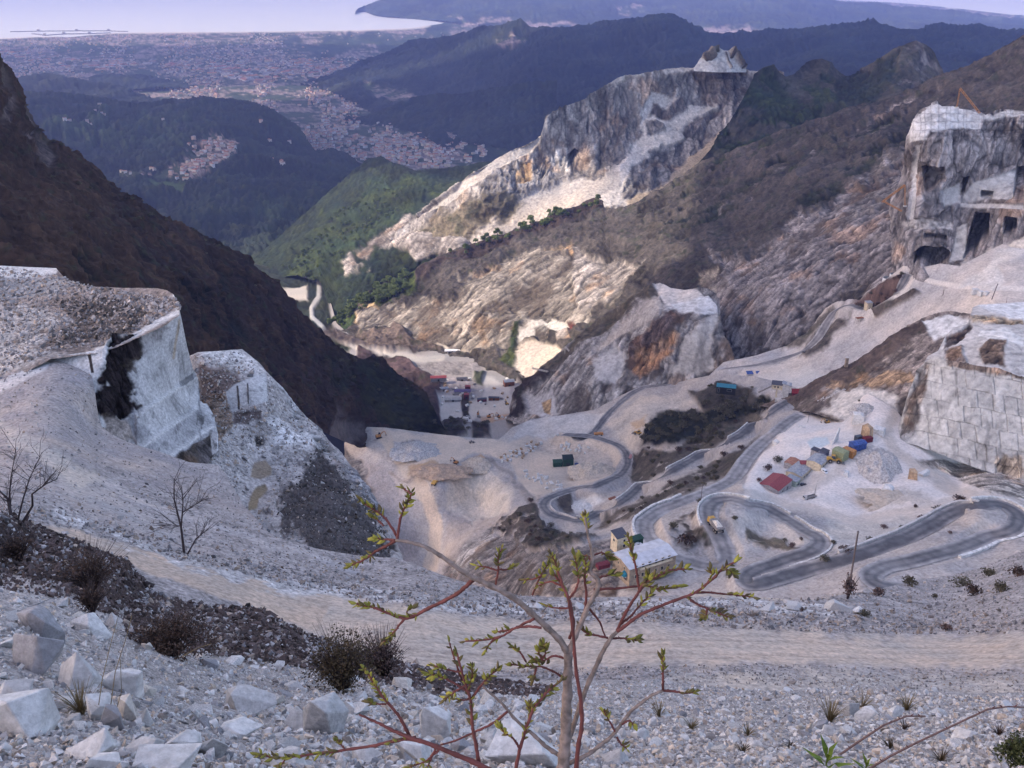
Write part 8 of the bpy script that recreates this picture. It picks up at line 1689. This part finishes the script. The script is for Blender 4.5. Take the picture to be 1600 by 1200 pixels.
for pix, w, dy, lv in (([(812, 1170), (802, 1154), (790, 1146), (782, 1136)], 3.8, -.14, .8), ([(826, 1126), (828, 1110), (828, 1100)], 3.2, -.1, 1.6), ([(887, 1030), (866, 1025), (845, 1034), (832, 1028)], 4, .0, 1.0), ([(884, 1062), (866, 1050), (846, 1042), (822, 1041), (798, 1038)], 4, -.02, .8), ([(848, 1033), (842, 1018), (848, 1010)], 3.4, 0, 1.8), ([(846, 1034), (852, 1020), (850, 1006)], 3.4, 0, 1.4), ([(838, 1042), (836, 1052), (834, 1062)], 3.2, -.02, 1.4), ([(822, 1034), (812, 1018), (800, 1010)], 3.4, 0, 1.0)):
    branch(pix, w, w * 0.55, dy, dy, T, sap, lv)
# ------------------------------------------------------------------ houses of the village and the town
def house_mesh(L, W, H, R):
    mb = MB(); mb.prism([(-W / 2, -4), (W / 2, -4), (W / 2, H), (-W / 2, H)], -L / 2, L / 2, 0)
    e = 0.5; mb.add([(-W / 2 - e, -L / 2 - e, H), (W / 2 + e, -L / 2 - e, H), (W / 2 + e, L / 2 + e, H), (-W / 2 - e, L / 2 + e, H), (0, -L / 2 - e, H + R), (0, L / 2 + e, H + R)], [(0, 1, 4), (2, 3, 5), (1, 2, 5, 4), (3, 0, 4, 5), (0, 3, 2, 1)], 1)
    return mb
HM = []
WALLS = [pm('house_wall_' + n_, c_, scale=0.05, var=0.2) for n_, c_ in (('pale', (0.50, 0.44, 0.41)), ('peach', (0.48, 0.35, 0.28)), ('cream', (0.50, 0.43, 0.34)), ('white', (0.52, 0.50, 0.50)))]
ROOFS = [pm('house_roof_' + n_, c_, scale=0.05, var=0.25) for n_, c_ in (('red', (0.36, 0.15, 0.10)), ('brown', (0.28, 0.16, 0.12)), ('orange', (0.42, 0.20, 0.11)), ('grey', (0.34, 0.30, 0.30)))]
for k in range(8):
    r_ = random.Random(k); mb = house_mesh(r_.uniform(10, 17), r_.uniform(8, 12), r_.uniform(6, 11), r_.uniform(1.4, 2.6)); o = mb.build('house', [WALLS[k % 4], ROOFS[(k * 3 + k // 4) % 4]]); HM.append(o.data); bpy.data.objects.remove(o)
hr = np.random.RandomState(21)
def houses(S, spots, label, group, smin=0.8, smax=1.2):
    for x, y in spots:
        o = bpy.data.objects.new('house', HM[hr.randint(8)]); COL.objects.link(o); o.location = S.at(x, y); s = hr.uniform(smin, smax); o.scale = (s, s, s); o.rotation_euler = (0, 0, hr.uniform(0, 3.14)); tag(o, label, 'house', group)
def in_poly(poly, n):
    xs = [p[0] for p in poly]; ys = [p[1] for p in poly]; out = []
    while len(out) < n:
        x, y = hr.uniform(min(xs), max(xs)), hr.uniform(min(ys), max(ys))
        if poly_sd(np.array([x]), np.array([y]), poly)[0] > 0: out.append((x, y))
    return out
houses(S_LOW, in_poly([(290, 222), (330, 215), (372, 222), (366, 240), (340, 256), (310, 272), (280, 278), (285, 258), (305, 245)], 80), 'pale house with tiled roof in the hillside village', 'village houses')
houses(S_LOW, [(190, 268), (196, 270), (204, 272), (212, 276), (220, 274), (238, 266), (242, 268), (268, 272), (276, 276), (290, 280)], 'pale house on the slope left below the hillside village', 'houses below the village')
houses(S_LOW, [(104, 202), (110, 200), (138, 199), (143, 201), (146, 180), (150, 183), (160, 184), (164, 186), (156, 161), (162, 162), (408, 193), (422, 214), (425, 248), (428, 247), (455, 216), (257, 195), (440, 260), (442, 262)], 'lone pale house on the dark wooded lowland hill', 'scattered lowland houses')
TOWN_A = [(488, 205), (500, 200), (540, 206), (590, 218), (640, 225), (700, 234), (760, 238), (750, 252), (690, 262), (640, 262), (620, 255), (600, 246), (560, 250), (530, 236), (495, 232)]
houses(S_PLAIN, in_poly(TOWN_A, 190), 'house in the dense near quarter of the valley town', 'town houses at the valley mouth', 0.8, 1.5)
# the rest of the towns on the plain: one far mass
def mass(name, label, S, spots, seed, smin, smax):
    r_ = np.random.RandomState(seed); n = len(spots); P = np.array([S.at(x, y) for x, y in spots]); L = r_.uniform(9, 22, n) * r_.uniform(smin, smax, n); W = r_.uniform(8, 14, n) * r_.uniform(smin, smax, n); H = r_.uniform(6, 13, n); a = r_.uniform(0, 3.14, n)
    ca, sa = np.cos(a), np.sin(a); V = []
    for (x, y, z) in ((-1, -1, -3), (1, -1, -3), (1, 1, -3), (-1, 1, -3), (-1, -1, 0), (1, -1, 0), (1, 1, 0), (-1, 1, 0)):
        lx, ly = x * L / 2, y * W / 2; V.append(np.c_[P[:, 0] + lx * ca - ly * sa, P[:, 1] + lx * sa + ly * ca, P[:, 2] + (H if z == 0 else -3)])
    for x in (-1, 1): lx = x * L / 2; V.append(np.c_[P[:, 0] + lx * ca, P[:, 1] + lx * sa, P[:, 2] + H + W * 0.18])
    V = np.stack(V, 1).reshape(-1, 3); q = np.array([(0, 1, 5, 4), (1, 2, 6, 5), (2, 3, 7, 6), (3, 0, 4, 7), (4, 5, 9, 8), (6, 7, 8, 9), (5, 6, 9, 9), (7, 4, 8, 8)])
    tri = np.array([(0, 1, 5), (0, 5, 4), (1, 2, 6), (1, 6, 5), (2, 3, 7), (2, 7, 6), (3, 0, 4), (3, 4, 7), (4, 5, 9), (4, 9, 8), (6, 7, 8), (6, 8, 9), (5, 6, 9), (7, 4, 8)])
    Fc = (tri[None] + (np.arange(n) * 10)[:, None, None]).reshape(-1, 3); wm = r_.randint(0, 4, n); rm = r_.randint(4, 8, n); mi = np.where(np.tile(np.arange(14), n) < 8, np.repeat(wm, 14), np.repeat(rm, 14))
    o = np_mesh(name, V, Fc, WALLS + ROOFS, None, False, mi); return tag(o, label, None, None, 'stuff')
pl = []
dens = lambda x, y: fbm(np.c_[x, y, x * 0 + 9], 45, 4, 0.6, 'n', 3)
X = hr.uniform(-30, 760, 16000); Yp = hr.uniform(52, 262, 16000)
coast = np.interp(X, [-60, 0, 180, 420, 560, 640, 690, 760], [64, 61, 53, 51, 49, 46, 40, 36]); k = (Yp > coast + 2) & (dens(X, Yp) + 0.25 * (hr.rand(len(X)) - 0.5) > -0.02)
k &= ~((poly_sd(X, Yp, [(440, 58), (700, 44), (760, 60), (640, 80), (520, 92), (450, 84)]) > 0) & (hr.rand(len(X)) < 0.85)); k &= ~((poly_sd(X, Yp, TOWN_A) > 0)) | (hr.rand(len(X)) < 0.6)
mass('town', 'far spread of houses and roofs across the coastal plain', S_PLAIN, np.c_[X, Yp][k][:5200], 4, 0.8, 1.25)
k2 = in_poly([(-30, 80), (120, 85), (300, 100), (420, 96), (520, 92), (560, 110), (480, 125), (400, 130), (250, 110), (100, 110)], 160)
mass('warehouses', 'long pale factory roofs scattered through the plain', S_PLAIN, k2, 5, 2.5, 4.5)
# harbour piers
for pix, lab in (([(16, 49.0), (60, 48.0), (120, 47.6), (170, 47.6), (198, 48.5)], 'long outer harbour pier reaching along the shore'), ([(52, 52), (70, 54.5), (100, 52.5), (140, 52), (172, 50.5)], 'inner harbour quay behind the long pier')):
    P = [pt(x, y, -895) for x, y in pix]; b0 = P[0]; t = tag(empty('pier', b0), lab, 'pier'); mb = MB()
    for a, b in zip(P[:-1], P[1:]):
        d = (b - a).normalized(); n_ = Vector((-d.y, d.x, 0)) * 22; mb.add([a - b0 - n_, a - b0 + n_, b - b0 + n_, b - b0 - n_, a - b0 - n_ + Vector((0, 0, -8)), a - b0 + n_ + Vector((0, 0, -8)), b - b0 + n_ + Vector((0, 0, -8)), b - b0 - n_ + Vector((0, 0, -8))], [(0, 3, 2, 1), (4, 5, 6, 7), (0, 1, 5, 4), (1, 2, 6, 5), (2, 3, 7, 6), (3, 0, 4, 7)])
    mb.build('deck', MT_STEEL, t); w = MB()
    for q in P[1:-1]: w.box(q - b0 + Vector((0, 0, 8)), (30, 20, 18))
    w.build('pier_building', MT_CONC, t)
# ------------------------------------------------------------------ the air
hz = MB().box((0, 22000 - 3000, -430), (70000, 90000, 880 + 70)).build('haze', [])
tag(hz, None, None, None, 'stuff')
m = bpy.data.materials.new('pale_air'); m.use_nodes = True; nt = m.node_tree
for n_ in list(nt.nodes):
    if n_.type != 'OUTPUT_MATERIAL': nt.nodes.remove(n_)
pv = nt.nodes.new('ShaderNodeVolumePrincipled')
pv.inputs['Color'].default_value = (0.30, 0.38, 0.86, 1)
pv.inputs['Density'].default_value = 6.0e-5
pv.inputs['Anisotropy'].default_value = 0.1
nt.links.new(pv.outputs[0], [n_ for n_ in nt.nodes if n_.type == 'OUTPUT_MATERIAL'][0].inputs['Volume'])
hz.data.materials.append(m)
